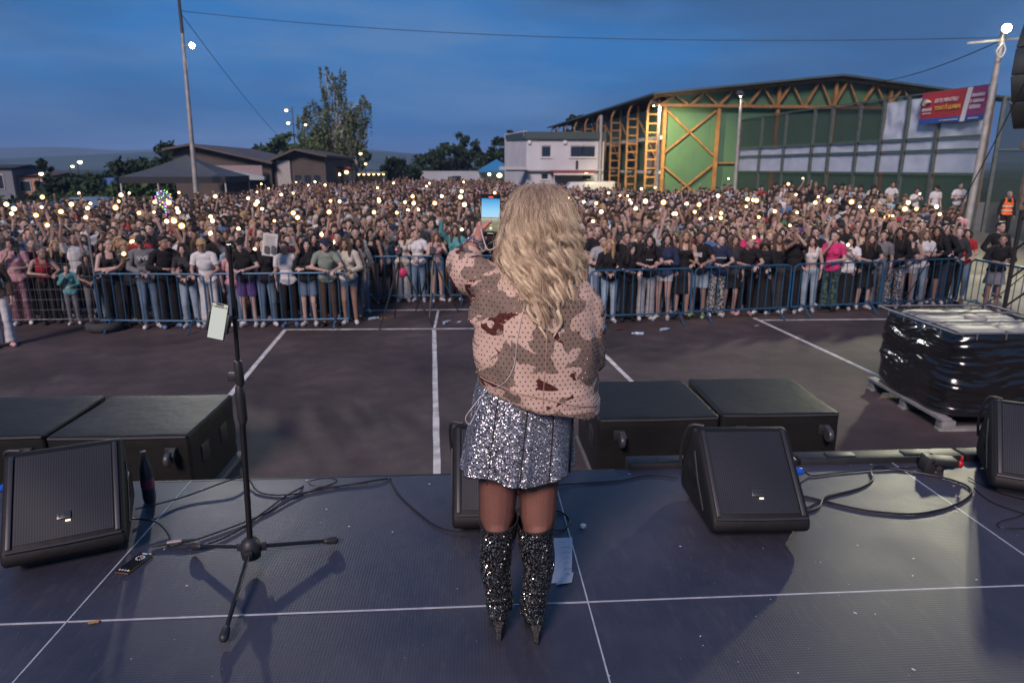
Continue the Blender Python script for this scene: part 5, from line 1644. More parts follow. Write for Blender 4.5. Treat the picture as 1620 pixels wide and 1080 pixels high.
for x, y in cpos:
    ti = rk.choice(8, p=[0.34, 0.34, 0.05, 0.04, 0.09, 0.09, 0.02, 0.03])
    v, f, zn = TPL[ti]
    s = rk.uniform(0.93, 1.08)
    yaw = -math.atan2(x - 0.13, y - 2.4) * 0.75 + rk.normal() * 0.35
    ca, sa = math.cos(yaw), math.sin(yaw)
    z0 = ground_z(x, y)
    q = v * s
    w_ = np.stack([q[:, 0] * ca - q[:, 1] * sa + x, q[:, 0] * sa + q[:, 1] * ca + y, q[:, 2] + z0], 1)
    # each head leans a little its own way
    hd = q[:, 2] > 1.42 * s
    w_[hd, 0] += (q[hd, 2] - 1.42 * s) * rk.normal() * 0.12
    w_[hd, 1] += (q[hd, 2] - 1.42 * s) * rk.normal() * 0.12
    AV.append(w_)
    AF.extend([tuple(i + base for i in ff) for ff in f])
    cols = np.stack([skin_c[rk.integers(4)], hair_c[rk.choice(8, p=hair_p)], tc_arr[rk.choice(len(tc_arr), p=tc_p)]])
    AC.append(cols[zn])
    base += len(v)
    if ti in (2, 7, 6):
        crowd_up.append((Vector((x + (-0.19 * ca + 0.23 * sa) * s, y + (-0.19 * sa - 0.23 * ca) * s, z0 + 1.97 * s)), y))
AV = np.concatenate(AV); AC = np.concatenate(AC)
cme = bpy.data.meshes.new("crowd")
cme.from_pydata(AV.tolist(), [], AF)
cme.polygons.foreach_set("use_smooth", [True] * len(cme.polygons))
at = cme.color_attributes.new("tint", "FLOAT_COLOR", "POINT")
at.data.foreach_set("color", np.concatenate([AC, np.ones((len(AC), 1))], 1).ravel())
cmat = bpy.data.materials.new("crowd_people")
cmat.use_nodes = True
t_ = cmat.node_tree
an = N(t_, "ShaderNodeAttribute"); an.attribute_name = "tint"
t_.links.new(an.outputs["Color"], t_.nodes["Principled BSDF"].inputs["Base Color"])
t_.nodes["Principled BSDF"].inputs["Roughness"].default_value = 0.75
t_.nodes["Principled BSDF"].inputs["Specular IOR Level"].default_value = 0.25
crowd = obj("crowd", cme, cmat)
tag(crowd, "dense far crowd of spectators filling the ground behind the front rows", "crowd", kind="stuff")
print("CROWD", len(cpos), "INDIVIDUALS", len(PEOPLE))

# ------------------------------------------------------------------ lit phones
pm = MB().box(-0.036, 0.036, -0.004, 0.004, -0.075, 0.075).mesh("phone_body", True, 0.004, 2)
pm.materials.append(mat("phone_black", (0.02, 0.02, 0.022), 0.25, var=0.05))
def torch_glow_material(name, core, rim, peak):
    """torch disc with painted glow: hottest in the middle, dim warm at the rim"""
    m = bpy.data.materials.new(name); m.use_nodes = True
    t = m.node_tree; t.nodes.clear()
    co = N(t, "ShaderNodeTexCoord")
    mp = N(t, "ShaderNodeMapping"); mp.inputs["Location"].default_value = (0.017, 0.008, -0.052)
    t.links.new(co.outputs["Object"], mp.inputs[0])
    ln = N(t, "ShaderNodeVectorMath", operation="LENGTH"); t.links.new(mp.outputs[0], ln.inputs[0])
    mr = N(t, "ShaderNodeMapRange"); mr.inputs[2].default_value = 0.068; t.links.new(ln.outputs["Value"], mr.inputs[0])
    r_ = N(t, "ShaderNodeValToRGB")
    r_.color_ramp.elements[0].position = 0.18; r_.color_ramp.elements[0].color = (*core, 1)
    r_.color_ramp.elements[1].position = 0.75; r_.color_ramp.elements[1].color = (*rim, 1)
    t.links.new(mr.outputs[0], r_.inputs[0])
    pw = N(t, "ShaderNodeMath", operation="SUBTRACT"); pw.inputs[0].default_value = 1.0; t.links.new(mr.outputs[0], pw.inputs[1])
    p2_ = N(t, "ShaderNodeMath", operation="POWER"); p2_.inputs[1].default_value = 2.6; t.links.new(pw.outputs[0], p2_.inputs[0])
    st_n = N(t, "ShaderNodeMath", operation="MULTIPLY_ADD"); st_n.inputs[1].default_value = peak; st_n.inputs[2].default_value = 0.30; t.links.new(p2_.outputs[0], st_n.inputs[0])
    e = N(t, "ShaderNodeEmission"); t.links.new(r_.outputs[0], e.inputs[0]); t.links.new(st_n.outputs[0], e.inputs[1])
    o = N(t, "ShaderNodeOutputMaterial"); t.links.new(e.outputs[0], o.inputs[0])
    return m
fm = MB().ell((-0.017, -0.008, 0.052), (0.066, 0.010, 0.066), 14, 8).mesh("torch_glow_disc", "all")  # disc wider than the phone, drawn large to stand in for glare
fm.materials.append(torch_glow_material("torch_glow_warm", (1.0, 0.80, 0.42), (1.0, 0.48, 0.10), 60.0))
fm2 = fm.copy(); fm2.materials.clear(); fm2.materials.append(torch_glow_material("phone_torch_white", (1.0, 0.93, 0.72), (1.0, 0.66, 0.28), 80.0))
sm = MB().box(-0.033, 0.033, 0.0041, 0.0052, -0.070, 0.070).mesh("phone_screen", False)
sm.materials.append(emis("phone_screen_glow", (0.55, 0.70, 0.95), 0.8))
def lit_phone(p, label, white=False, s=1.0):
    o = obj("smartphone", pm, None)
    o.location = p
    yaw = -math.atan2(p.x - 0.13, p.y - 2.4)
    o.rotation_euler = (random.uniform(-0.15, 0.25), random.uniform(-0.6, 0.6), yaw + random.uniform(-0.3, 0.3))
    o.scale = (s, s, s)
    tag(o, label, "phone", "lit phones held up by the crowd")
    obj("torch", fm2 if white else fm, None, o)  # torch light together with its painted halo
    obj("screen", sm, None, o)
    return o
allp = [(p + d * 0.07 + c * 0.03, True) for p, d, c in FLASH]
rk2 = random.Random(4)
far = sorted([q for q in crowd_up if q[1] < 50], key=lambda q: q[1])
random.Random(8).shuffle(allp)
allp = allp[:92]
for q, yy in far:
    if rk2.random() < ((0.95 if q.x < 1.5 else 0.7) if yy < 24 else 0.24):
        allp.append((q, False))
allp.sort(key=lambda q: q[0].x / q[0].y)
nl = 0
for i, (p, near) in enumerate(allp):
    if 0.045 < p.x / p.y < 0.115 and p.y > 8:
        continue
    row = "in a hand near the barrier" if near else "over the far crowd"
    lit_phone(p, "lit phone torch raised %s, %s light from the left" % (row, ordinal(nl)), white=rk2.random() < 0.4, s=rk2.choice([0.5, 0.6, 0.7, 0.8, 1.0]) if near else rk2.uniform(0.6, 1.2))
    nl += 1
print("PHONES", nl)

# balloon with a string of coloured bulbs
bx, by = -8.35, 19.6
bal = empty("led_balloon", (bx, by, 0))
tag(bal, "round clear balloon wrapped in coloured bulbs on a lit stick", "balloon")
MB().tube([(0.1, -0.1, 1.60), (0.04, -0.05, 1.95)], 0.008, 6).build("stick", mat("clear_stick", (0.4, 0.4, 0.45), 0.3, var=0), bal)
gl = bpy.data.materials.new("clear_film"); gl.use_nodes = True
gb = gl.node_tree.nodes["Principled BSDF"]; gb.inputs["Alpha"].default_value = 0.10; gb.inputs["Roughness"].default_value = 0.1
MB().ell((0, 0, 2.22), (0.20, 0.20, 0.22), 20, 12).build("envelope", gl, bal)
cols = [(0.1, 0.9, 0.3), (0.2, 0.3, 1.0), (0.9, 0.15, 0.8), (1.0, 0.75, 0.15), (0.2, 0.8, 1.0)]
for q in range(34):
    a, zz = q * 2.4, 1 - 2 * (q + 0.5) / 34
    rr = math.sqrt(1 - zz * zz)
    MB().ell((0.205 * rr * math.cos(a), 0.205 * rr * math.sin(a), 2.22 + 0.225 * zz), (0.0115,) * 3, 6, 4).build("bulb", emis("balloon_bulb_%d" % (q % 5), cols[q % 5], 6), bal)
for q in range(6):
    MB().ell((0.035 + 0.01 * q, -0.06 - 0.01 * q, 1.93 - 0.07 * q), (0.014,) * 3, 6, 4).build("bulb", emis("balloon_bulb_%d" % (q % 5), cols[q % 5], 6), bal)

# newspaper page held up in the front row
npm = mat("newsprint", (0.62, 0.60, 0.56), 0.9, var=0.06)
npg = cloth(-0.24, 0.02, -0.30, 0.12, 0, 0.03, 10, 10, 3.0).build("newspaper_page", npm, None, (-3.62, 13.10, 1.72), (-0.05, 0.15, 0.2))
tag(npg, "folded newspaper page held up over the barrier", "newspaper")
for k, (x0, x1, z0, z1) in enumerate(((-0.2, -0.12, -0.25, -0.12), (-0.08, -0.01, -0.25, -0.1))):
    MB().box(x0, x1, -0.035, -0.030, z0, z1).build("picture", mat("print_grey", (0.1, 0.1, 0.1), 0.9), npg)
for k in range(9):
    MB().box(-0.21, -0.02 - 0.02 * (k % 3), -0.035, -0.031, 0.08 - 0.022 * k, 0.086 - 0.022 * k).build("text_line", mat("print_light", (0.3, 0.3, 0.3), 0.9), npg)

# prints on the shirts of the front row (too small to read, as in the picture)
def shirt_print(idx, word, z, size):
    o, ps = PEOPLE[idx]
    k = max(0, z - 0.93)
    text_mesh("shirt_print", word, size, FAB["white"], o, (POSES[ps].get("stance", 0) * 0.35 * k, -0.155 - POSES[ps].get("lean", 0) * k, z), 0.0, "CENTER")
for q, (o_, _) in enumerate(PEOPLE):
    if "grey sleeves and blue jeans" in o_["label"]: shirt_print(q, "VVSI", 1.27, 0.10)
def shirt_strokes(idx, z, wd, hg, n):
    o, ps = PEOPLE[idx]
    m = MB()
    for q in range(n):
        x0 = -wd / 2 + wd * q / n
        m.box(x0, x0 + wd / n * 0.6, 0, 0.003, -hg / 2 * random.uniform(0.6, 1), hg / 2 * random.uniform(0.6, 1))
    k_ = max(0, z - 0.93)
    t = m.build("shirt_print", FAB["white"], o, (POSES[ps].get("stance", 0) * 0.35 * k_, -0.155 - POSES[ps].get("lean", 0) * k_, z))
    t["kind"] = "stuff"
for q, (o_, _) in enumerate(PEOPLE):
    lb_ = o_["label"]
    if "light grey trousers bending" in lb_: shirt_strokes(q, 1.22, 0.13, 0.03, 5)
    if "folded arms and black and white" in lb_: shirt_strokes(q, 1.24, 0.22, 0.03, 9)
    if "green trainers" in lb_: shirt_strokes(q, 1.26, 0.16, 0.09, 6)

# ------------------------------------------------------------------ crowd barriers
bar_blue = mat("barrier_blue", (0.020, 0.090, 0.175), 0.45, metal=0.2, var=0.25, vscale=6)
bar_pale = mat("barrier_galvanised", (0.36, 0.38, 0.36), 0.45, metal=0.4, var=0.2, vscale=6)
vbar = {}
def barrier(p, q, label, top=None):
    p, q = Vector((*p, 0)), Vector((*q, 0))
    L = (q - p).length
    rz = math.atan2(q.y - p.y, q.x - p.x)
    o = MB()
    r_ = 0.019
    o.tube(spline([(0.02, 0, 0.20), (0.02, 0, 0.95), (0.06, 0, 1.07), (0.15, 0, 1.10)], 5), r_, 8)
    o.tube(spline([(L - 0.02, 0, 0.20), (L - 0.02, 0, 0.95), (L - 0.06, 0, 1.07), (L - 0.15, 0, 1.10)], 5), r_, 8)
    o.tube([(0.14, 0, 1.10), (L - 0.14, 0, 1.10)], r_, 8)
    o.tube([(0.02, 0, 0.20), (L - 0.02, 0, 0.20)], r_, 8)
    ob = o.build("crowd_barrier", bar_blue, None, p, (0, 0, rz))
    tag(ob, label, "barrier", "blue crowd barriers in front of the spectators")
    n = max(6, round(L / 0.185))
    key = "v"
    if key not in vbar:
        vbar[key] = MB().tube([(0, 0, 0.21), (0, 0, 1.09)], 0.010, 6).mesh("bar", True)
        vbar[key].materials.append(bar_blue)
        vbar["f"] = MB().tube([(0, -0.34, 0.012), (0, -0.05, 0.24), (0, 0.05, 0.24), (0, 0.34, 0.012)], 0.016, 6).mesh("foot", True)
        vbar["f"].materials.append(bar_blue)
    for k in range(1, n):
        obj("bar", vbar["v"], None, ob, (L * k / n, 0, 0))
    for x in (0.28, L - 0.28):
        obj("foot", vbar["f"], None, ob, (x, 0, 0))
    return ob
barrier((-7.15, 13.30), (-5.0, 13.08), "blue barrier next to the wire fence post")
barrier((-4.93, 13.12), (-2.35, 13.14), "blue barrier in front of the newspaper and the sage polo shirt")
barrier((-2.9, 15.55), (-0.6, 15.55), "blue barrier set back behind the two tripods")
barrier((-0.5, 15.55), (1.9, 15.55), "blue barrier set back behind the singer")
barrier((2.30, 13.06), (4.45, 13.32), "blue barrier right beside the singer's sleeve")
barrier((4.50, 13.40), (6.65, 13.68), "blue barrier below the patterned trousers")
barrier((6.70, 13.72), (8.85, 14.06), "blue barrier below the hot pink t-shirt")
barrier((8.90, 14.10), (10.85, 14.42), "blue barrier nearest the right corner of the row")
b9 = barrier((10.95, 14.30), (11.02, 12.10), "blue barrier with pale top rail turning back towards the stage")
b10 = barrier((11.05, 12.02), (11.1, 9.9), "blue barrier at the right edge behind the wrapped pallet")
for b_ in (b9, b10):
    MB().tube([(0.1, 0, 1.125), (2.1, 0, 1.125)], 0.013, 8).build("pale_rail", bar_pale, b_)

# ------------------------------------------------------------------ wire fence panel at the left
wf = empty("wire_fence_panel", (-10.9, 13.62, 0), R(0))
tag(wf, "welded wire fence panel on a rubber block left of the blue barriers", "fence")
zinc = mat("zinc_wire", (0.20, 0.21, 0.23), 0.5, metal=0.4, var=0.15)
LW = 3.62
MB().tube([(LW, 0, 0.05), (LW, 0, 2.0)], 0.021, 8).build("post", zinc, wf)
MB().tube([(0.1, 0, 0.05), (0.1, 0, 2.0)], 0.021, 8).build("post", zinc, wf)
MB().tube([(0.1, 0, 2.0), (LW, 0, 2.0)], 0.005, 6).build("rail", zinc, wf)
MB().tube([(0.1, 0, 0.16), (LW, 0, 0.16)], 0.006, 6).build("rail", zinc, wf)
wm = MB()
for k in range(1, 36):
    x = 0.1 + (LW - 0.1) * k / 36
    wm.tube([(x, 0, 0.16), (x, 0, 2.0)], 0.0032, 4)
for z in (0.35, 0.55, 0.75, 1.0, 1.2, 1.25, 1.5, 1.55, 1.75):
    wm.tube([(0.1, 0.004, z), (LW, 0.004, z)], 0.0032, 4)
wo_ = wm.build("wire_mesh", zinc, wf); wo_["kind"] = "stuff"
rb = mat("worn_rubber", (0.03, 0.03, 0.032), 0.8, var=0.3, vscale=6, bump=0.4, bscale=20)
ty = MB().lathe([(0.17, 0.02), (0.28, 0.0), (0.33, 0.04), (0.345, 0.09), (0.33, 0.15), (0.28, 0.185), (0.19, 0.17), (0.16, 0.13), (0.16, 0.06), (0.17, 0.02)], 30, cap=False)
tag(ty.build("rubber_tyre", rb, None, (-7.05, 13.30, 0)), "dark worn tyre lying at the foot of the fence post", "tyre")

# ------------------------------------------------------------------ tripods with cameras
def tripod(loc, h_, spread, label, cam_mat, pink=False, rz=0):
    o = empty("camera_tripod", loc, rz)
    tag(o, label, "tripod")
    for k in range(3):
        a = R(90 + 120 * k)
        p = Vector((math.cos(a), math.sin(a), 0))
        lg_ = MB().tube([p * 0.03 + Vector((0, 0, h_)), p * spread * 0.55 + Vector((0, 0, h_ * 0.45))], 0.019, 6).build("leg", black_paint, o)
        MB().tube([p * spread * 0.52 + Vector((0, 0, h_ * 0.48)), p * spread + Vector((0, 0, 0.0))], 0.014, 6).build("lower_leg", black_paint, lg_)
    MB().tube([(0, 0, h_ - 0.3), (0, 0, h_ + 0.12)], 0.016, 8).build("centre_column", black_paint, o)
    MB().box(-0.05, 0.05, -0.05, 0.05, h_ + 0.12, h_ + 0.17).build("head", black_paint, o, bevel=0.01)
    if pink:
        MB().ell((0.05, -0.05, h_ - 0.20), (0.085, 0.06, 0.10), 10, 8).build("pouch", mat("pink_pouch", (0.45, 0.03, 0.10), 0.6, var=0.1), o)
    return o
def video_camera(loc, label, red=False):
    o = MB().box(-0.06, 0.06, -0.12, 0.10, 0, 0.11).build("video_camera", black_paint, None, loc, bevel=0.015)
    tag(o, label, "camera")
    MB().lathe([(0.05, 0), (0.05, 0.12), (0.04, 0.12)], 14, M=TR(0, -0.12, 0.055) @ Matrix.Rotation(R(90), 4, "X")).build("lens", lamp_house, o)
    MB().tube(spline([(0, 0.08, 0.12), (0, 0.06, 0.17), (0, -0.08, 0.17), (0, -0.1, 0.12)], 4), 0.01, 6).build("handle", black_paint, o)
    if red:
        MB().ell((-0.045, -0.13, 0.09), (0.012,) * 3, 8, 6).build("tally_light", emis("red_tally", (1.0, 0.05, 0.02), 6), o)
    return o
tripod((-1.38, 13.45, 0), 1.25, 0.62, "tall black tripod with pink pouch in the gap before the set-back barrier", black_paint, True, 0.35)
video_camera((-1.38, 13.45, 1.422), "black video camera with red light on the tall tripod", True)
tripod((-0.78, 14.35, 0), 1.15, 0.55, "smaller black tripod right of the tall one", black_paint, False, 0.9)
video_camera((-0.78, 14.35, 1.322), "small black camera on the right tripod")
# ------------------------------------------------------------------ litter on the court
clearp = mat("clear_plastic", (0.30, 0.38, 0.46), 0.15, var=0.1, spec=0.8)
def bottle(loc, rz, capc, label, lying=True):
    M = Matrix.Rotation(R(90), 4, "Y") if lying else Matrix.Identity(4)
    o = MB().lathe([(0.001, 0), (0.030, 0.002), (0.032, 0.03), (0.029, 0.07), (0.032, 0.10), (0.032, 0.14), (0.014, 0.185), (0.013, 0.20)], 12, M=M).build("plastic_bottle", clearp, None, loc, (0, 0, rz))
    tag(o, label, "bottle", "litter in front of the barrier")
    MB().lathe([(0.015, 0.20), (0.015, 0.222), (0.001, 0.222)], 10, M=M).build("bottle_cap", capc, o)
    return o
capblue = mat("cap_blue", (0.05, 0.2, 0.5), 0.4, var=0.05)
capwhite = mat("cap_white", (0.6, 0.6, 0.6), 0.4, var=0.05)
bottle((3.62, 12.55, 0.033), 0.4, capblue, "blue-tinted bottle lying before the barrier right of the singer")
bottle((3.22, 12.25, 0.033), 2.9, capwhite, "crushed clear bottle lying near the blue-tinted one")
bottle((-2.10, 13.85, 0.033), 0.6, capwhite, "clear bottle lying near the sage polo man's feet")
bottle((-2.35, 14.2, 0.033), 1.9, capblue, "bottle lying in the gap left of the tall tripod")
bottle((-0.55, 13.4, 0.033), 1.0, capwhite, "bottle lying right of the smaller tripod")
def scrap(loc, s, c, label, rz=0.0):
    o = cloth(-s, s, -s * 0.6, s * 0.6, 0, s * 0.25, 5, 4, loc[0]).build("litter_scrap", c, None, (loc[0], loc[1], loc[2] + s * 0.12), (R(82), 0, rz))
    tag(o, label, "litter", "litter in front of the barrier")
paper_m = mat("white_paper", (0.6, 0.59, 0.58), 0.9, var=0.05)
scrap((2.85, 12.75, 0), 0.10, mat("red_packet", (0.3, 0.03, 0.03), 0.5), "red crumpled packet under the barrier beside the singer", 0.3)
scrap((-1.85, 14.0, 0), 0.09, mat("orange_packet", (0.5, 0.25, 0.1), 0.5), "orange and blue wrapper near the tall tripod", 0.8)
scrap((-0.25, 13.6, 0), 0.07, paper_m, "white paper scrap right of the smaller tripod", 1.2)
scrap((5.65, 12.9, 0), 0.06, paper_m, "white scrap where the court lines meet", 0.4)
# ================================================================== THINGS ON AND AT THE STAGE
# ------------------------------------------------------------------ bass bins on the court in front of the stage
cover = mat("black_nylon_cover", (0.010, 0.0097, 0.0100), 0.55, var=0.3, vscale=4, bump=0.5, bscale=7, spec=0.28)
rubber = mat("caster_rubber", (0.05, 0.055, 0.06), 0.35, var=0.15)
def bass_bin(x0, x1, y0, y1, label, rz=0.0):
    o = empty("bass_bin", ((x0 + x1) / 2, (y0 + y1) / 2, 0), rz)
    tag(o, label, "speaker", "covered bass bins on the court")
    hw_, hd, H_ = (x1 - x0) / 2, (y1 - y0) / 2, 0.72
    # padded cover: a subdivided box with slack wrinkles
    bm = bmesh.new()
    bmesh.ops.create_cube(bm, size=1.0)
    bmesh.ops.bevel(bm, geom=bm.edges[:], offset=0.035, segments=3, profile=0.6, affect="EDGES")
    bmesh.ops.subdivide_edges(bm, edges=bm.edges[:], cuts=5, use_grid_fill=True)
    for v in bm.verts:
        v.co = Vector((v.co.x * 2 * hw_, v.co.y * 2 * hd, (v.co.z + 0.5) * (H_ - 0.06) + 0.06))
        n_ = noise.noise(Vector((v.co.x * 3.1 + x0, v.co.y * 3.1, v.co.z * 4.2)))
        n2_ = noise.noise(Vector((v.co.x * 9 + x0, v.co.y * 2.2, v.co.z * 9)))
        v.co += v.normal * (0.008 * n_ + 0.006 * n2_)
    me = bpy.data.meshes.new("cover"); bm.to_mesh(me); bm.free()
    me.polygons.foreach_set("use_smooth", [True] * len(me.polygons))
    obj("cover", me, cover, o)
    # piping along the top edge
    MB().tube([(-hw_ + 0.02, -hd - 0.002, H_ - 0.02), (0, -hd - 0.006, H_ - 0.024), (hw_ - 0.02, -hd - 0.002, H_ - 0.02)], 0.011, 8).build("piping", mat("black_webbing", (0.028, 0.028, 0.03), 0.6), o)
    for x in (-hw_ + 0.2, hw_ - 0.16):
        for z in (0.55,):
            cs = MB().box(x - 0.055, x + 0.055, -hd - 0.022, -hd + 0.0, z - 0.055, z + 0.055).build("caster", black_paint, o, bevel=0.006)
            MB().bar((x + 0.02, -hd - 0.02, z + 0.03), (x + 0.03, -hd - 0.10, z - 0.01), 0.05, 0.05).build("fork", lamp_house, cs)
            MB().lathe([(0.012, -0.022), (0.058, -0.022), (0.066, -0.012), (0.066, 0.012), (0.058, 0.022), (0.012, 0.022)], 20, M=TR(x + 0.01, -hd - 0.105, z - 0.02) @ Matrix.Rotation(R(90), 4, "Y")).build("wheel", rubber, cs)
    # handles in the short side
    for s in (-1, 1):
        for y in (-0.25, 0.22):
            MB().box(s * hw_ - 0.012, s * hw_ + 0.012, y - 0.09, y + 0.09, 0.34, 0.52).build("handle_pocket", black_paint, o, bevel=0.01)
    MB().box(-hw_ - 0.02, hw_ + 0.05, -hd - 0.01, hd + 0.05, 0.0, 0.055).build("dolly_board", mat("dolly_grey", (0.10, 0.10, 0.10), 0.6, var=0.2), o, bevel=0.01)
    return o
bass_bin(-3.80, -2.55, 5.92, 7.06, "black covered bass bin, right one of the pair behind the left monitor", R(-1.0))
bass_bin(-5.12, -3.86, 5.98, 7.10, "black covered bass bin at the left edge beside its twin", R(0.5))
bass_bin(1.20, 2.38, 6.08, 7.26, "black covered bass bin just right of the singer's hip", R(0.3))
bass_bin(2.44, 3.62, 6.12, 7.28, "black covered bass bin, rightmost, behind the right monitor", R(-1.5))

# ------------------------------------------------------------------ wedge monitors
def grille_material():
    m = bpy.data.materials.new("monitor_grille")
    m.use_nodes = True
    t = m.node_tree
    b = t.nodes["Principled BSDF"]
    co = N(t, "ShaderNodeTexCoord")
    mp = N(t, "ShaderNodeMapping"); mp.inputs["Scale"].default_value = (95, 95, 95); mp.inputs["Rotation"].default_value = (R(-42.5), 0, 0)
    t.links.new(co.outputs["Object"], mp.inputs[0])
    vo = N(t, "ShaderNodeTexVoronoi"); vo.inputs["Scale"].default_value = 1.0; vo.inputs["Randomness"].default_value = 0.0
    vo.voronoi_dimensions = "2D"
    t.links.new(mp.outputs[0], vo.inputs[0])
    r_ = N(t, "ShaderNodeValToRGB")
    r_.color_ramp.elements[0].position = 0.32; r_.color_ramp.elements[0].color = (0.003, 0.003, 0.004, 1)
    r_.color_ramp.elements[1].position = 0.42; r_.color_ramp.elements[1].color = (0.030, 0.030, 0.035, 1)
    t.links.new(vo.outputs["Distance"], r_.inputs[0]); t.links.new(r_.outputs[0], b.inputs["Base Color"])
    bp = N(t, "ShaderNodeBump"); bp.inputs["Strength"].default_value = 0.8; bp.inputs["Distance"].default_value = 0.003
    t.links.new(r_.outputs[0], bp.inputs["Height"]); t.links.new(bp.outputs[0], b.inputs["Normal"])
    b.inputs["Roughness"].default_value = 0.42
    return m
grille_m = grille_material()
cab = mat("monitor_cover_fabric", (0.010, 0.0095, 0.010), 0.6, var=0.25, vscale=6, bump=0.4, bscale=14, spec=0.28)
trim_m = mat("monitor_trim", (0.030, 0.030, 0.036), 0.45, var=0.1)
badge_m = mat("badge_metal", (0.12, 0.115, 0.115), 0.35, metal=0.8, var=0.1)
led_m = emis("monitor_led", (1.0, 0.80, 0.5), 2.2)
def wedge(loc, rz, label, wd=0.50, s=1.0):
    """profile in local y,z: the grille slopes back from the low front edge to the ridge"""
    o = empty("stage_monitor", loc, rz)
    tag(o, label, "monitor", "wedge monitors on the stage")
    prof = [(-0.27, 0.045), (-0.30, 0.075), (-0.285, 0.125), (0.075, 0.455), (0.125, 0.455), (0.30, 0.20), (0.305, 0.06), (0.27, 0.03)]
    prof = [(a * s, b * s) for a, b in prof]
    hw_ = wd / 2
    MB().prism(prof, -hw_, hw_, "x").build("cabinet", cab, o, bevel=0.022, segs=3)
    MB().box(-hw_ + 0.05, hw_ - 0.05, -0.20 * s, 0.22 * s, 0.0, 0.05 * s).build("base", black_paint, o)
    a, b = Vector((0, -0.285 * s, 0.125 * s)), Vector((0, 0.075 * s, 0.455 * s))
    d = (b - a).normalized(); nn = Vector((0, -d.z, d.y))
    if nn.z < 0: nn = -nn
    def face(u0, u1, x0, x1, lift, th):
        m = MB()
        vs = [a + d * (b - a).length * u + Vector((x, 0, 0)) + nn * q for q in (lift, lift + th) for u, x in ((u0, x0), (u0, x1), (u1, x1), (u1, x0))]
        m.add(vs, [(0, 3, 2, 1), (4, 5, 6, 7), (0, 1, 5, 4), (1, 2, 6, 5), (2, 3, 7, 6), (3, 0, 4, 7)])
        return m
    # grille bowed slightly outwards
    gm = MB(); nx, nz_ = 10, 10
    vs, fs = [], []
    for i in range(nz_ + 1):
        for j in range(nx + 1):
            u, x = lerp(0.06, 0.97, i / nz_), lerp(-hw_ + 0.05, hw_ - 0.05, j / nx)
            bow = 0.010 * math.sin(PI * i / nz_) * math.sin(PI * j / nx) + 0.003
            vs.append(a + d * (b - a).length * u + Vector((x, 0, 0)) + nn * bow)
    for i in range(nz_):
        for j in range(nx):
            k = i * (nx + 1) + j
            fs.append((k, k + 1, k + nx + 2, k + nx + 1))
    gm.add(vs, fs)
    gr = gm.build("grille", grille_m, o)
    for s_ in (-1, 1):
        x = s_ * (hw_ - 0.034)
        face(0.03, 0.985, x - 0.010, x + 0.010, 0.001, 0.009).build("side_trim", trim_m, o, bevel=0.003)
    MB().tube([(-hw_ + 0.02, a.y - 0.004, a.z + 0.006), (0, a.y - 0.008, a.z + 0.004), (hw_ - 0.02, a.y - 0.004, a.z + 0.006)], 0.006, 8).build("piping", trim_m, o)
    bd = face(0.235, 0.305, -0.028, 0.028, 0.011, 0.006).build("badge", badge_m, gr, bevel=0.002)
    # square emblem of strokes
    for u0, u1, x0, x1 in ((0.25, 0.29, -0.020, -0.015), (0.286, 0.291, -0.019, -0.002), (0.268, 0.273, -0.019, -0.004), (0.249, 0.254, -0.019, -0.002), (0.262, 0.291, 0.001, 0.006), (0.262, 0.291, 0.014, 0.019), (0.25, 0.264, 0.006, 0.014)):
        face(u0, u1, x0, x1, 0.0172, 0.0012).build("emblem_stroke", black_paint, gr)
    face(0.205, 0.218, 0.006, 0.026, 0.012, 0.004).build("status_light", led_m, gr)
    # carrying flap and zip on both sides
    for s_ in (-1, 1):
        MB().tube([(s_ * (hw_ + 0.002), -0.14 * s, 0.10 * s), (s_ * (hw_ + 0.004), -0.02 * s, 0.22 * s), (s_ * (hw_ + 0.003), 0.06 * s, 0.34 * s)], 0.005, 6).build("zip", trim_m, o)
        MB().box(s_ * hw_ - 0.006, s_ * hw_ + 0.006, 0.02 * s, 0.15 * s, 0.16 * s, 0.25 * s).build("side_flap", cover, o, bevel=0.004)
    MB().tube(spline([(-hw_ + 0.06, 0.13 * s, 0.455 * s), (-hw_ - 0.01, 0.16 * s, 0.44 * s), (-hw_ - 0.015, 0.27 * s, 0.26 * s), (-hw_ + 0.0, 0.30 * s, 0.15 * s)], 5), 0.008, 6).build("strap", MATS["black_webbing"], o)
    return o
wedge((1.42, 3.235, ST + 0.001), R(-2), "wedge monitor right of the singer in front of the right bass bins", 0.49)
wedge((-1.99, 3.20, ST + 0.001), R(22), "wedge monitor turned towards the singer at the far left", 0.50)
wedge((0.13, 3.36, ST + 0.001), R(0), "wedge monitor half hidden behind the singer's legs", 0.48)
wedge((3.28, 3.48, ST + 0.001), R(-30), "wedge monitor cut by the right edge", 0.52)

# ------------------------------------------------------------------ microphone stand with a phone in its clamp
blk_metal = mat("stand_black_metal", (0.016, 0.016, 0.017), 0.35, metal=0.3, var=0.15)
blk_plastic = mat("stand_black_plastic", (0.022, 0.022, 0.023), 0.5, var=0.15)
ms = empty("microphone_stand", (-1.04, 2.91, ST))
tag(ms, "black three-legged microphone stand with a phone clamped to it", "stand")
MB().tube([(0.0, 0, 0.10), (0.03, 0, 0.95)], 0.0135, 12).build("lower_tube", blk_metal, ms)
MB().tube([(0.028, 0, 0.93), (0.042, 0, 1.475)], 0.0095, 12).build("upper_tube", blk_metal, ms)
MB().lathe([(0.016, 0), (0.019, 0.01), (0.019, 0.10), (0.015, 0.11)], 14, M=TR(0.029, 0, 0.88)).build("clutch", blk_plastic, ms)
MB().box(-0.02, 0.026, -0.016, 0.016, 0.90, 0.935, M=TR(0.0, 0, 0)).build("clutch_knob", blk_plastic, ms, bevel=0.006)
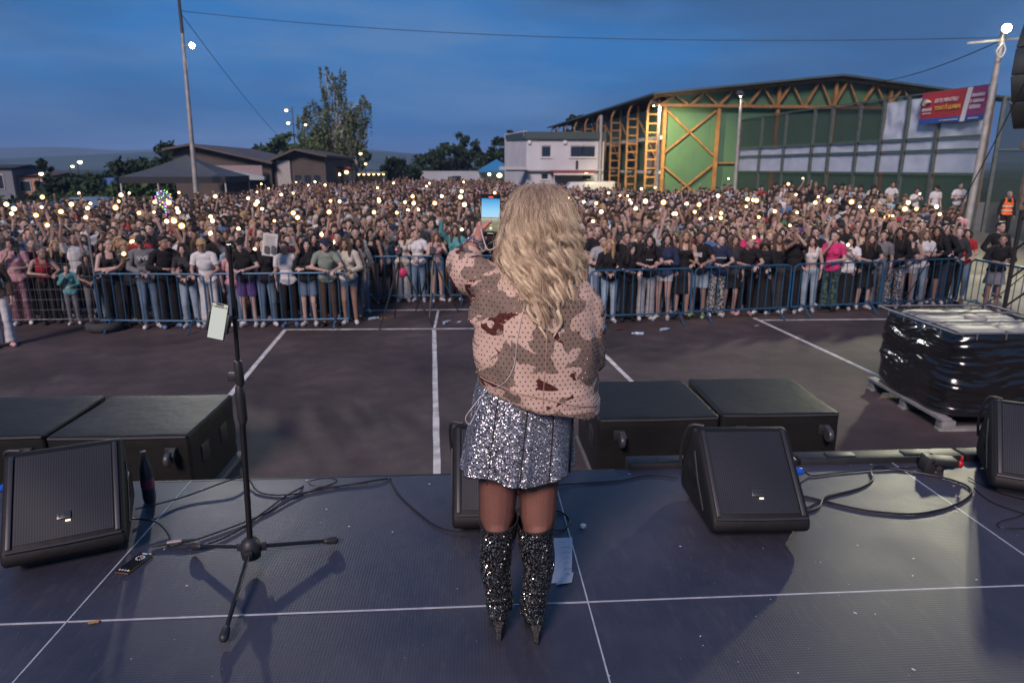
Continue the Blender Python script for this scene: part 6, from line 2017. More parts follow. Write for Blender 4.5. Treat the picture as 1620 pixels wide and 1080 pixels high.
MB().lathe([(0.014, 0), (0.021, 0.02), (0.022, 0.13), (0.018, 0.17), (0.0135, 0.18)], 14, M=TR(0.024, 0, 0.70)).build("grip", blk_plastic, ms)
MB().lathe([(0.010, 0), (0.0125, 0.005), (0.0125, 0.03), (0.010, 0.035)], 12, M=TR(0.042, 0, 1.455)).build("top_thread", blk_metal, ms)
MB().lathe([(0.02, -0.055), (0.042, -0.045), (0.047, 0.0), (0.040, 0.035), (0.020, 0.055)], 18, M=TR(0.0, 0, 0.085)).build("hub", blk_plastic, ms, smooth="all")
for k, (dx, dy) in enumerate(((-0.31, 0.13), (0.35, 0.14), (0.06, -0.55))):
    L_ = math.hypot(dx, dy)
    u = Vector((dx / L_, dy / L_, 0))
    MB().bar(u * 0.02 + Vector((0, 0, 0.085)), u * 0.07 + Vector((0, 0, 0.08)), 0.03, 0.035).build("leg_clamp", blk_plastic, ms, bevel=0.004)
    lg_ = MB().tube([u * 0.04 + Vector((0, 0, 0.085)), Vector((dx, dy, 0.030))], 0.0095, 10).build("leg", blk_metal, ms)
    e = Vector((dx, dy, 0.030)); d_ = (e - (u * 0.04 + Vector((0, 0, 0.085)))).normalized()
    MB().cap(e - d_ * 0.035, e + d_ * 0.005, 0.0165, 0.0195, 10).build("rubber_foot", blk_plastic, lg_)
# clamp
MB().tube([(0.040, 0, 1.18), (0.02, -0.025, 1.18), (-0.01, -0.035, 1.175)], 0.010, 8).build("clamp_arm", blk_plastic, ms)
pc = empty("smartphone", (-1.058, 2.862, ST + 1.175))
pc.rotation_euler = (R(-9), R(11), R(-8))
tag(pc, "phone with a blank bright screen clamped on the microphone stand", "phone")
MB().box(-0.037, 0.037, -0.004, 0.004, -0.078, 0.078).build("case", mat("phone_case_dark", (0.02, 0.02, 0.022), 0.3, var=0.05), pc, bevel=0.0039, segs=3)
scr = emis("white_screen", (0.62, 0.64, 0.60), 0.85)
MB().box(-0.0335, 0.0335, -0.0052, -0.0041, -0.0735, 0.0735).build("screen", scr, pc)
MB().box(-0.016, 0.016, -0.0060, -0.0053, 0.067, 0.0735).build("notch", black_paint, pc)
MB().box(-0.033, 0.033, -0.0058, -0.0053, 0.0575, 0.0655).build("status_bar", mat("status_grey", (0.18, 0.18, 0.17), 0.5), pc)
for x in (-0.026, 0.024):
    MB().box(x - 0.005, x + 0.005, -0.0066, -0.0060, 0.0595, 0.0635).build("status_icon", emis("icon_yellow", (0.8, 0.8, 0.2), 0.7), pc)
for s_ in (-1, 1):
    MB().box(s_ * 0.042 - 0.005, s_ * 0.042 + 0.005, -0.009, 0.012, -0.045, 0.035).build("clamp_jaw", blk_plastic, ms, bevel=0.002).matrix_basis = Matrix.Translation(pc.location - ms.location) @ pc.rotation_euler.to_matrix().to_4x4()
MB().box(-0.05, 0.05, 0.0045, 0.016, -0.02, 0.02).build("clamp_plate", blk_plastic, ms, bevel=0.002).matrix_basis = Matrix.Translation(pc.location - ms.location) @ pc.rotation_euler.to_matrix().to_4x4()

# ------------------------------------------------------------------ phone lying on the deck
fp = empty("smartphone", (-1.59, 2.945, ST + 0.0055), R(-15))
fp.scale = (0.82, 0.82, 1.0)
tag(fp, "dark phone with a clock on its screen lying on the stage deck", "phone")
MB().box(-0.042, 0.042, -0.105, 0.105, -0.0045, 0.0045).build("case", mat("gold_edge", (0.22, 0.15, 0.07), 0.3, metal=0.6, var=0.1), fp, bevel=0.004, segs=2)
MB().box(-0.039, 0.039, -0.102, 0.102, 0.0046, 0.0054).build("screen", mat("black_glass", (0.012, 0.012, 0.015), 0.08, var=0), fp)
ico = emis("screen_white", (0.8, 0.85, 0.9), 0.7)
for q in range(12):
    a_ = 2 * PI * q / 12
    MB().box(-0.0022, 0.0022, -0.0035, 0.0035, 0.0055, 0.006, M=TR(0.022 * math.cos(a_), 0.045 + 0.022 * math.sin(a_), 0) @ RZ(a_ + PI / 2)).build("clock_tick", ico, fp)
MB().box(-0.001, 0.001, 0.0, 0.02, 0.0055, 0.006, M=TR(0, 0.045, 0) @ RZ(0.7)).build("clock_hand", emis("screen_red", (0.9, 0.1, 0.1), 0.8), fp)
MB().box(-0.001, 0.001, 0.0, 0.015, 0.0055, 0.006, M=TR(0, 0.045, 0) @ RZ(-1.2)).build("clock_hand", ico, fp)
MB().box(-0.02, 0.012, 0.085, 0.091, 0.0055, 0.006).build("clock_text", ico, fp)
MB().box(0.018, 0.034, 0.090, 0.095, 0.0055, 0.006).build("clock_text", ico, fp)
for q, c in enumerate(((0.5, 0.5, 0.5), (0.9, 0.3, 0.3), (0.2, 0.5, 1.0), (0.9, 0.7, 0.4))):
    MB().lathe([(0.001, 0), (0.0065, 0), (0.0065, 0.0006), (0.001, 0.0006)], 12, M=TR(-0.027 + 0.018 * q, -0.082, 0.0055)).build("app_icon", emis("app_icon_%d" % q, c, 0.7), fp)

# ------------------------------------------------------------------ paper, cap, leaf, confetti
pp = MB()
nx, ny = 8, 10
vs, fs = [], []
for i in range(ny + 1):
    for j in range(nx + 1):
        u, v = j / nx, i / ny
        x = lerp(lerp(0.325, 0.43, u), lerp(0.365, 0.49, u), v)
        yv = lerp(2.67, 3.05, v)
        z = ST + 0.004 + 0.012 * max(0, (u - 0.6)) * max(0, 0.35 - v) * 4 + 0.003 * noise.noise(Vector((u * 3, v * 3, 2)))
        vs.append((x, yv, max(z, ST + 0.0025)))
for i in range(ny):
    for j in range(nx):
        k = i * (nx + 1) + j
        fs.append((k, k + 1, k + nx + 2, k + nx + 1))
pp.add(vs, fs)
po = pp.build("paper_sheet", mat("setlist_paper", (0.56, 0.55, 0.60), 0.85, var=0.04))
tag(po, "white handwritten sheet of paper lying beside the boots", "paper")
ink = mat("pen_ink", (0.05, 0.05, 0.12), 0.8, var=0)
for k in range(7):
    yv = 3.00 - 0.045 * k
    x0 = 0.41 + 0.006 * (yv - 2.67) / 0.38
    pts = [(x0 + 0.009 * q, yv + 0.006 * math.sin(q * 2.1 + k), ST + 0.0085) for q in range(4 + (k * 3) % 4)]
    MB().tube(pts, 0.0009, 4).build("handwriting", ink, po)
fl = MB().add([(0.355, 2.655, ST + 0.006), (0.43, 2.665, ST + 0.007), (0.45, 2.74, ST + 0.012)], [(0, 1, 2)]).build("folded_corner", MATS["setlist_paper"], po)
cp = MB().lathe([(0.001, 0.0), (0.015, 0.0), (0.0152, 0.012), (0.013, 0.014), (0.001, 0.014)], 20).build("bottle_cap", capwhite, None, (0.56, 3.15, ST + 0.003))
tag(cp, "white bottle cap lying on the deck right of the singer's knees", "bottle cap")
lf = cloth(-0.02, 0.02, -0.011, 0.011, 0, 0.004, 6, 4, 2.0).build("dry_leaf", mat("dry_leaf_orange", (0.42, 0.22, 0.07), 0.8, var=0.2, vscale=60), None, (-1.555, 2.515, ST + 0.006), (R(86), 0, R(10)))
tag(lf, "small orange leaf lying on the deck seam at the left", "leaf")
conf = MB()
rr_ = random.Random(9)
for k in range(170):
    x, yv, s_ = rr_.uniform(-2.6, 3.4), rr_.uniform(1.9, 3.8), 0.0010 + 0.0055 * rr_.random() ** 3
    a_ = rr_.uniform(0, PI)
    M = TR(x, yv, ST + 0.0035) @ RZ(a_)
    conf.box(-s_, s_, -s_ * 0.5, s_ * 0.5, 0, 0.0006, M=M)
co_ = conf.build("confetti_specks", paper_m, smooth=False)
tag(co_, "tiny pale specks of debris scattered over the stage deck", "debris", kind="stuff")

# ------------------------------------------------------------------ bottle behind the left monitor
bt = empty("drink_bottle", (-1.80, 3.58, ST + 0.001))
tag(bt, "dark soft drink bottle with red label behind the left monitor", "bottle")
MB().lathe([(0.001, 0), (0.030, 0.003), (0.034, 0.03), (0.033, 0.09), (0.034, 0.16), (0.030, 0.20), (0.014, 0.26), (0.0135, 0.275)], 18).build("glass_body", mat("cola_plastic", (0.05, 0.045, 0.05), 0.12, var=0.2, spec=0.8), bt)
MB().lathe([(0.0348, 0.085), (0.0352, 0.088), (0.0352, 0.135), (0.0348, 0.138)], 18, cap=False).build("label_wrap", mat("label_red", (0.30, 0.05, 0.08), 0.4, var=0.3, vscale=40), bt)
MB().lathe([(0.0155, 0.272), (0.0155, 0.298), (0.001, 0.299)], 14).build("bottle_cap", mat("cap_dark", (0.06, 0.05, 0.05), 0.4), bt)

# ------------------------------------------------------------------ cables on the deck
cab_m = mat("stage_cable", (0.010, 0.010, 0.011), 0.45, var=0.1)
Z = ST + 0.0075
def deck_cable(pts, label, r=0.0045, mt=None, n=8):
    return cable("stage_cable", [(p[0], p[1], Z + (p[2] if len(p) > 2 else 0)) for p in pts], r, label, "cable", n, "cables lying on the stage deck", mt or cab_m)
deck_cable([(-1.80, 3.42, 0.03), (-1.62, 3.58, 0.012), (-1.42, 3.74, 0.03), (-1.34, 3.80, 0.02), (-1.22, 3.64), (-1.05, 3.60), (-0.80, 3.68), (-0.52, 3.77), (-0.45, 3.86, -0.06)], "black cable arching along the stage edge behind the microphone stand")
deck_cable([(-1.78, 3.28, 0.05), (-1.64, 3.28, 0.03), (-1.53, 3.18), (-1.50, 3.09), (-1.42, 3.06), (-1.30, 3.10), (-1.20, 3.22), (-1.12, 3.42), (-1.06, 3.58), (-1.00, 3.68), (-0.98, 3.87, -0.05)], "black cable curving from the left monitor to the stage edge")
deck_cable([(-1.47, 3.09), (-1.38, 3.14), (-1.26, 3.24), (-1.12, 3.38), (-1.0, 3.56), (-0.9, 3.66), (-0.80, 3.73, 0.01), (-0.86, 3.78, 0.01), (-0.96, 3.74, 0.012), (-0.92, 3.68, 0.01), (-0.80, 3.69), (-0.62, 3.72)], "thin black cable ending in a small coil behind the stand", 0.0038)
xl = empty("cable_connector", (-1.475, 3.115, Z + 0.004), R(15))
tag(xl, "silver and black cable connector lying left of the stand", "connector")
MB().tube([(-0.035, 0, 0), (0.03, 0, 0)], 0.0095, 12).build("sleeve", mat("silver_connector", (0.5, 0.42, 0.38), 0.3, metal=0.8, var=0.1), xl)
MB().tube([(0.03, 0, 0), (0.09, 0, -0.002)], [0.0085, 0.005], 10).build("boot", blk_plastic, xl)
MB().tube([(-0.035, 0, 0), (-0.10, -0.01, -0.002)], [0.0085, 0.005], 10).build("boot", blk_plastic, xl)
deck_cable([(-0.52, 3.83, -0.02), (-0.50, 3.76), (-0.42, 3.55), (-0.30, 3.34), (-0.20, 3.20), (-0.10, 3.14), (0.02, 3.13)], "black cable running from the stage edge to the middle monitor")
deck_cable([(0.36, 3.30, 0.02), (0.46, 3.31), (0.50, 3.22), (0.45, 3.12), (0.36, 3.12, 0.01)], "short cable loop between the boots and the bottle cap")
deck_cable([(0.40, 3.60, 0.01), (0.62, 3.64), (0.85, 3.66), (1.05, 3.72), (1.22, 3.68)], "grey cable running along the edge rail behind the right monitor", 0.004)
deck_cable([(2.02, 3.655, 0.0), (2.08, 3.66), (2.16, 3.68), (2.30, 3.70), (2.62, 3.73), (2.80, 3.75), (2.98, 3.74)], "black cable from the blue plug along the right stage edge")
deck_cable([(1.68, 3.44, 0.03), (1.86, 3.40), (1.98, 3.31), (2.12, 3.22), (2.32, 3.17), (2.50, 3.20), (2.68, 3.28), (2.82, 3.38), (2.86, 3.48), (2.78, 3.60), (2.62, 3.70), (2.50, 3.74, 0.01), (2.42, 3.70), (2.36, 3.58), (2.22, 3.48), (2.06, 3.42), (1.96, 3.38), (1.86, 3.26), (1.70, 3.20)], "big black cable loop lying on the lit deck right of the right monitor", 0.0062)
deck_cable([(1.69, 3.28, 0.01), (1.80, 3.27), (1.90, 3.33), (2.02, 3.40), (2.18, 3.46), (2.34, 3.56), (2.40, 3.68)], "second cable twisted with the big loop", 0.0045)
deck_cable([(2.88, 3.44), (2.86, 3.28), (2.92, 3.16), (3.0, 3.10), (2.95, 3.02), (2.80, 2.99), (2.70, 3.01), (2.74, 3.06), (2.86, 3.10), (2.98, 3.14), (3.02, 3.04), (2.99, 2.98)], "thin tangled cord below the little black box", 0.0028)
deck_cable([(2.95, 3.58), (2.98, 3.40), (3.06, 3.28), (3.02, 3.18), (3.16, 3.05), (3.40, 3.04), (3.6, 3.00)], "thin cord in the shadow of the rightmost monitor", 0.0025)
deck_cable([(-2.95, 3.74), (-2.80, 3.73, 0.01), (-2.72, 3.735, 0.01), (-2.5, 3.62), (-2.3, 3.45, 0.02)], "black cable entering from the left edge behind the left monitor")
for loc, rz, lb in (((1.93, 3.655, Z + 0.03), 0.1, "blue speaker plug sticking out behind the right monitor"), ((-2.645, 3.71, Z + 0.03), 2.6, "blue speaker plug at the left edge beside the left monitor")):
    sp_ = empty("speaker_plug", loc, rz)
    tag(sp_, lb, "plug", "blue speaker plugs")
    bl_ = mat("plug_blue", (0.01, 0.08, 0.45), 0.4, var=0.1)
    MB().lathe([(0.012, -0.03), (0.016, -0.025), (0.016, 0.0), (0.022, 0.004), (0.023, 0.03), (0.018, 0.038), (0.008, 0.045)], 14, M=Matrix.Rotation(R(90), 4, "Y")).build("body", bl_, sp_)
    MB().tube([(0.04, 0, 0), (0.09, 0, -0.03)], 0.006, 8).build("cable_stub", blk_plastic, sp_)
# little black box with a red plug
bb = empty("power_box", (2.80, 3.70, ST + 0.001), R(-12))
tag(bb, "little black junction box with a red plug beside the rightmost monitor", "power box")
MB().box(-0.03, 0.13, -0.05, 0.05, 0.05, 0.085).build("lid", dark_alu, bb, bevel=0.006)
MB().prism([(-0.06, 0.0), (0.0, 0.0), (0.0, 0.09), (-0.045, 0.095)], -0.05, 0.05, "y").build("bracket", black_paint, bb, bevel=0.004)
MB().lathe([(0.03, 0), (0.032, 0.01), (0.032, 0.045), (0.028, 0.05)], 16, M=TR(0.04, 0, 0)).build("foot", black_paint, bb)
MB().ell((0.15, -0.02, 0.06), (0.018, 0.016, 0.022), 10, 8).build("red_plug", mat("plug_red", (0.45, 0.01, 0.02), 0.4, var=0.1), bb)
MB().ell((0.155, -0.02, 0.095), (0.009, 0.009, 0.02), 8, 6).build("red_plug", MATS["plug_red"], bb)

# ------------------------------------------------------------------ wrapped pallet tank (ballast) and tower on the right
pal = empty("wrapped_pallet", (6.36, 8.08, 0), R(-2))
pal.scale = (1.04, 1.0, 1.04)
tag(pal, "pallet tank wrapped in glossy black film with pale top at the right", "pallet")
film = mat("black_stretch_film", (0.010, 0.010, 0.011), 0.16, var=0.2, vscale=10, spec=0.9)
bm = bmesh.new()
nw, nh = 150, 90
HX, HY, z0, z1 = 0.74, 0.80, 0.17, 1.12
grid = []
for i in range(nh + 1):
    v = i / nh
    row_ = []
    for j in range(nw):
        a_ = 2 * PI * j / nw
        # rounded square section
        ca_, sa_ = math.cos(a_), math.sin(a_)
        rad = 1 / (abs(ca_) ** 5 + abs(sa_) ** 5) ** (1 / 5)
        z = lerp(z0, z1, v)
        ph = a_ * 0.6
        fold = 0.030 * noise.noise(Vector((ca_ * 2.2, sa_ * 2.2, z * 5))) + 0.016 * noise.noise(Vector((ca_ * 3, sa_ * 3, z * 22 + 2.5 * noise.noise(Vector((ca_ * 2, sa_ * 2, z)))))) + 0.009 * abs(noise.noise(Vector((ca_ * 5, sa_ * 5, z * 46 + ca_ * 4)))) + 0.006 * noise.noise(Vector((ca_ * 26, sa_ * 26, z * 18)))
        bulge = 0.035 * math.sin(v * PI) + fold
        row_.append(bm.verts.new((ca_ * rad * (HX + bulge), sa_ * rad * (HY + bulge), z)))
    grid.append(row_)
for i in range(nh):
    for j in range(nw):
        bm.faces.new((grid[i][j], grid[i][(j + 1) % nw], grid[i + 1][(j + 1) % nw], grid[i + 1][j]))
bm.faces.new(grid[-1])
me = bpy.data.meshes.new("film"); bm.to_mesh(me); bm.free()
me.polygons.foreach_set("use_smooth", [True] * len(me.polygons))
obj("film", me, film, pal)
pale_top = mat("tank_top_plastic", (0.30, 0.30, 0.27), 0.6, var=0.25, vscale=4)
tk = MB()
nx = 20
vs, fs = [], []
for i in range(nx + 1):
    for j in range(nx + 1):
        x, yv = lerp(-0.66, 0.66, j / nx), lerp(-0.72, 0.72, i / nx)
        e = min(i, j, nx - i, nx - j)
        z = 1.10 + (0.045 if e > 1 else 0.0) - 0.03 * (abs(x) < 0.06) - 0.03 * (abs(yv) < 0.06) + 0.01 * noise.noise(Vector((x * 4, yv * 4, 1)))
        vs.append((x, yv, z))
for i in range(nx):
    for j in range(nx):
        k = i * (nx + 1) + j
        fs.append((k, k + 1, k + nx + 2, k + nx + 1))
tk.add(vs, fs)
tk.build("tank_top", pale_top, pal)
MB().lathe([(0.12, 1.12), (0.12, 1.165), (0.10, 1.175), (0.001, 1.176)], 24, M=TR(0.05, 0.05, 0)).build("tank_lid", pale_top, pal)
cage = mat("cage_tube", (0.22, 0.22, 0.23), 0.45, metal=0.5, var=0.15)
ring = [(-0.75, -0.81), (0.75, -0.81), (0.75, 0.81), (-0.75, 0.81), (-0.75, -0.81)]
for a_, b_ in zip(ring[:-1], ring[1:]):
    MB().tube([(*a_, 1.155), (*b_, 1.155)], 0.012, 8).build("top_rail", cage, pal)
for x in (-0.5, -0.17, 0.17, 0.5):
    MB().tube([(x, -0.81, 1.08), (x, -0.81, 1.155)], 0.008, 6).build("cage_bar", cage, pal)
    MB().tube([(x, 0.81, 1.08), (x, 0.81, 1.155)], 0.008, 6).build("cage_bar", cage, pal)
for yv in (-0.55, -0.2, 0.2, 0.55):
    MB().tube([(-0.75, yv, 1.08), (-0.75, yv, 1.155)], 0.008, 6).build("cage_bar", cage, pal)
MB().tube([(-0.75, 0.27, 1.165), (0.75, 0.27, 1.165)], 0.012, 8).build("cross_rail", cage, pal)
MB().tube([(-0.75, -0.27, 1.165), (0.75, -0.27, 1.165)], 0.012, 8).build("cross_rail", cage, pal)
pwood = mat("pallet_grey_plastic", (0.20, 0.20, 0.20), 0.6, var=0.3, vscale=8)
for yv in (-0.76, 0.0, 0.76):
    MB().box(-0.76, 0.76, yv - 0.06, yv + 0.06, 0.0, 0.03).build("bottom_board", pwood, pal, bevel=0.004)
    for x in (-0.66, 0.0, 0.66):
        MB().box(x - 0.08, x + 0.08, yv - 0.065, yv + 0.065, 0.031, 0.125).build("block", pwood, pal, bevel=0.006)
for x in (-0.7, 0.0, 0.7):
    MB().box(x - 0.06, x + 0.06, -0.83, 0.83, 0.126, 0.165).build("deck_board", pwood, pal, bevel=0.004)
# straps from the tower to the pallet
strap_m = mat("black_strap", (0.016, 0.015, 0.014), 0.6, var=0.15)
def strap(pts, wd, label):
    m = MB()
    P_ = spline(pts, 8)
    vs, fs = [], []
    for i, p in enumerate(P_):
        for s1, s2 in ((-1, -1), (1, -1), (1, 1), (-1, 1)):
            vs.append(p + Vector((s1 * wd * 0.7, s1 * wd * 0.5, s2 * 0.005)))
    n_ = len(P_)
    for i in range(n_ - 1):
        for j in range(4):
            j2 = (j + 1) % 4
            fs.append((i * 4 + j, i * 4 + j2, (i + 1) * 4 + j2, (i + 1) * 4 + j))
    fs += [(3, 2, 1, 0), tuple((n_ - 1) * 4 + q for q in range(4))]
    m.add(vs, fs)
    o = m.build("ratchet_strap", strap_m, smooth=False)
    tag(o, label, "strap")
    return o
strap([(7.25, 8.9, 4.4), (6.75, 8.85, 3.15), (6.28, 8.80, 2.15), (5.95, 8.78, 1.45), (5.76, 8.72, 1.20)], 0.022, "long thin black strap rising from the pallet to the tower")
strap([(7.7, 8.2, 2.40), (7.2, 8.25, 1.85), (6.75, 8.3, 1.40), (6.4, 8.35, 1.22), (5.95, 8.45, 1.21), (5.74, 8.5, 1.18), (5.66, 8.5, 0.9)], 0.038, "broad black strap lying over the pallet top")
# speaker tower with its bracket at the right edge
twr = empty("speaker_tower", (7.92, 9.0, 0), R(0))
tag(twr, "tall dark speaker tower cut by the right edge", "speaker tower")
for x, yv in ((0.0, 0.0), (0.5, 0.0), (0.0, 0.5), (0.5, 0.5)):
    MB().tube([(x, yv, 0), (x, yv, 6.2)], 0.03, 8).build("mast_tube", dark_alu, twr)
for k in range(14):
    z = 0.2 + 0.42 * k
    MB().tube([(0, 0, z), (0.5, 0, z + 0.42)], 0.014, 6).build("lattice", dark_alu, twr)
    MB().tube([(0, 0.5, z), (0, 0, z + 0.42)], 0.014, 6).build("lattice", dark_alu, twr)
rust = mat("rusty_bracket", (0.20, 0.155, 0.11), 0.7, metal=0.3, var=0.4, vscale=9)
br_ = MB().box(-0.62, -0.54, -0.2, -0.14, 2.50, 3.30).build("perforated_bar", rust, twr, bevel=0.004)
for k in range(7):
    MB().lathe([(0.001, 0), (0.018, 0), (0.018, 0.004), (0.001, 0.004)], 10, M=TR(-0.58, -0.2, 2.58 + 0.105 * k) @ Matrix.Rotation(R(90), 4, "X")).build("hole", dark_int, br_)
MB().prism([(-0.68, 3.28), (-0.40, 3.28), (-0.40, 3.52), (-0.60, 3.52)], -0.24, -0.06, "y").build("shackle", rust, twr, bevel=0.02)
for k in range(4):
    z = 3.55 + 0.34 * k
    off = -0.12 * math.sin((k - 0.5) * 0.8)
    cb = MB().prism([(-0.60 + off, z), (0.1, z + 0.02), (0.1, z + 0.33), (-0.62 - 0.10 * math.sin((k + 0.6) * 0.8), z + 0.335)], -0.35, 0.25, "y").build("speaker_cabinet", black_paint, twr, bevel=0.015)
    MB().box(-0.5, 0.05, -0.362, -0.351, z + 0.04, z + 0.30).build("grille", grille_m, cb)
# ================================================================== THE SINGER (seen from behind, facing the crowd)
SB = MB()
gx = 0.0
hd_c = Vector((0.245, 2.42, 2.855))
# legs: hips to ankles
hipL, hipR = Vector((0.105, 2.40, 2.13)), Vector((0.255, 2.40, 2.13))
kneL, kneR = Vector((0.088, 2.40, 1.74)), Vector((0.247, 2.385, 1.74))
ankL, ankR = Vector((0.088, 2.350, 1.42)), Vector((0.232, 2.320, 1.41))
for hp, kn, an in ((hipL, kneL, ankL), (hipR, kneR, ankR)):
    SB.cap(hp, kn, 0.088, 0.068, 16)
    SB.cap(hp + Vector((0, -0.02, 0)), kn.lerp(hp, 0.35), 0.084, 0.074, 14)
    SB.cap(kn, an, 0.062, 0.036, 14)
    SB.cap(kn.lerp(an, 0.1) + Vector((0, -0.02, 0)), kn.lerp(an, 0.5) + Vector((0, -0.012, 0)), 0.05, 0.036, 12)
    SB.cap(an, an + Vector((0, 0.13, -0.12)), 0.034, 0.028, 10)
SB.ell((0.18, 2.40, 2.16), (0.165, 0.115, 0.12), 20, 12)
SB.ell((0.20, 2.41, 2.32), (0.125, 0.09, 0.16), 20, 12)
SB.ell((0.235, 2.41, 2.52), (0.145, 0.10, 0.17), 20, 12)
SB.cap((0.24, 2.40, 2.66), (0.245, 2.41, 2.78), 0.055, 0.05, 12)
# head turned away from the camera
Mh = Matrix.Translation(hd_c) @ Euler((0, 0, PI)).to_matrix().to_4x4()
head_prims(SB, Mh)
# her left arm (left in the picture) lifts the phone; the right one is bent in front
shL, elL, wrL = Vector((0.08, 2.40, 2.635)), Vector((-0.045, 2.52, 2.675)), Vector((0.018, 2.665, 2.765))
shR, elR, wrR = Vector((0.368, 2.405, 2.60)), Vector((0.435, 2.43, 2.37)), Vector((0.30, 2.63, 2.42))
for a, b, c in ((shL, elL, wrL), (shR, elR, wrR)):
    SB.cap(a, b, 0.05, 0.042, 12)
    SB.cap(b, c, 0.040, 0.026, 12)
# phone frame: where it is held
ph_c = Vector((0.082, 2.735, 2.868))
ph_M = Matrix.Translation(ph_c) @ Euler((R(-6), R(2), R(2))).to_matrix().to_4x4()
ph_w, ph_h, ph_t = 0.0385, 0.080, 0.0045
def PP(x, y, z):
    return ph_M @ Vector((x, y, z))
# left hand: palm left of the phone, thumb across its face, fingers behind it
palm0 = wrL
palm1 = PP(-0.046, 0.002, -0.064)
for q in (-1, 0, 1):
    SB.cap(palm0 + Vector((0.012 * q, 0.008 * q, 0.0)), palm1 + Vector((0.002, 0.018 * q, -0.008 + 0.004 * q)), 0.025, 0.021, 10)
SB.cap(wrL + Vector((0.012, -0.012, 0.015)), PP(-0.044, -0.014, -0.058), 0.022, 0.018, 10)
SB.cap(PP(-0.046, -0.014, -0.066), PP(-0.024, -0.019, -0.048), 0.0150, 0.0118, 10)
SB.cap(PP(-0.024, -0.019, -0.048), PP(-0.003, -0.0165, -0.026), 0.0118, 0.0096, 10)
for q, (z0, ln) in enumerate(((-0.034, 0.058), (-0.050, 0.064), (-0.066, 0.060), (-0.082, 0.050))):
    a = palm1 + Vector((-0.004, 0.012, -0.010 - 0.010 * q))
    k1 = PP(-0.040, 0.022, z0 + 0.002)
    k2 = PP(-0.040 + ln * 0.6, 0.0165, z0 + 0.006)
    k3 = PP(-0.040 + ln * 1.1, 0.0145, z0 + 0.004)
    SB.cap(a, k1, 0.0125, 0.0105, 9); SB.cap(k1, k2, 0.0105, 0.0095, 9); SB.cap(k2, k3, 0.0095, 0.0085, 9)
hand(SB, wrR, (-0.5, 0.6, 0.35), (0, 0, -1), 1, 0.6)
sbody = evaluated(SB, 0.0062, 3, 0.4)
sbody.name = "body"
ca = sbody.color_attributes.new("face", "FLOAT_COLOR", "POINT")
ca.data.foreach_set("color", np.tile([0.0, 0, 0, 1], len(sbody.vertices)))
singer = obj("person", sbody, skin_material("singer_skin", (0.46, 0.200, 0.150)))
tag(singer, "blonde singer seen from behind in camouflage jacket filming the crowd with a phone", "person")

# nail on the thumb
MB().ell(PP(-0.0015, -0.0262, -0.0235), (0.0055, 0.0018, 0.0075), 10, 8).build("thumb_nail", mat("pale_nail", (0.55, 0.42, 0.40), 0.25, var=0.05), singer)

# ------------------------------------------------------------------ jacket
JB = MB()
rings = [(2.212, 0.248, 0.212, 0.166, -0.27), (2.226, 0.248, 0.230, 0.178, -0.27), (2.275, 0.242, 0.236, 0.180, -0.24), (2.35, 0.238, 0.236, 0.172, -0.16), (2.45, 0.238, 0.230, 0.166, -0.08), (2.54, 0.240, 0.216, 0.156, -0.03), (2.61, 0.242, 0.203, 0.140, 0), (2.665, 0.243, 0.170, 0.114, 0), (2.71, 0.244, 0.105, 0.085, 0), (2.74, 0.245, 0.075, 0.072, 0)]
n = 40
vs, fs = [], []
for z, cx, rx, ry, tl in rings:
    for j in range(n):
        a = 2 * PI * j / n
        vs.append((cx + rx * math.cos(a), 2.40 + ry * math.sin(a), z + tl * rx * math.cos(a)))
for i in range(len(rings) - 1):
    for j in range(n):
        j2 = (j + 1) % n
        fs.append((i * n + j, i * n + j2, (i + 1) * n + j2, (i + 1) * n + j))
fs.append(tuple(range(n - 1, -1, -1))); fs.append(tuple((len(rings) - 1) * n + j for j in range(n)))
JB.add(vs, fs)
JB.tube(spline([(0.36, 2.39, 2.63), (0.412, 2.40, 2.555), (0.425, 2.41, 2.44), (0.420, 2.45, 2.34), (0.35, 2.58, 2.37)], 5), [lerp(0.066, 0.074, min(1, i / 10)) if i < 15 else lerp(0.074, 0.055, (i - 15) / 5) for i in range(21)], 18)
JB.tube(spline([(0.13, 2.40, 2.64), (0.055, 2.43, 2.655), (-0.008, 2.485, 2.672), (-0.022, 2.545, 2.695), (-0.008, 2.592, 2.714)], 5), [lerp(0.074, 0.076, i / 10) if i < 10 else lerp(0.076, 0.050, (i - 10) / 10) for i in range(21)], 18)
# cloth hanging from the lifted arm
JB.ell((0.06, 2.43, 2.56), (0.068, 0.10, 0.12), 16, 12)
# collar band
JB.tube([(0.245 + 0.075 * math.cos(2 * PI * q / 20), 2.41 + 0.07 * math.sin(2 * PI * q / 20), 2.735) for q in range(21)], 0.018, 10)
jme = evaluated(JB, 0.0068, 8, 0.5)
P, Nn = co_np(jme), no_np(jme)
def jfold(p):
    x, y, z = p
    v = 0.55 * noise.noise(Vector((x * 7, y * 7, z * 6)))
    # drag lines running from the lifted shoulder down to the right hip, plus soft horizontal slouch at the hem
    u = (x - 0.05) * 0.75 + (2.62 - z) * 0.65
    v += 0.40 * noise.noise(Vector((u * 5, ((x - 0.05) * 0.65 - (2.62 - z) * 0.75) * 17, y * 4)))
    v += 0.35 * max(0, (2.40 - z) / 0.25) * noise.noise(Vector((x * 6, y * 6, z * 30)))
    v += 0.85 * (0.22 - abs(noise.noise(Vector((u * 3.2 + 4, ((x - 0.05) * 0.65 - (2.62 - z) * 0.75) * 8.5, y * 3)))))
    side = max(0, abs(x - 0.23) - 0.12) / 0.14
    v += 0.5 * side * noise.noise(Vector((x * 10, y * 12, z * 22 + x * 12)))
    return v
amp = np.array([jfold(p) for p in P])
P = P + Nn * (amp * 0.023)[:, None]
jme.vertices.foreach_set("co", P.ravel())
jme.update()
jme.name = "jacket"
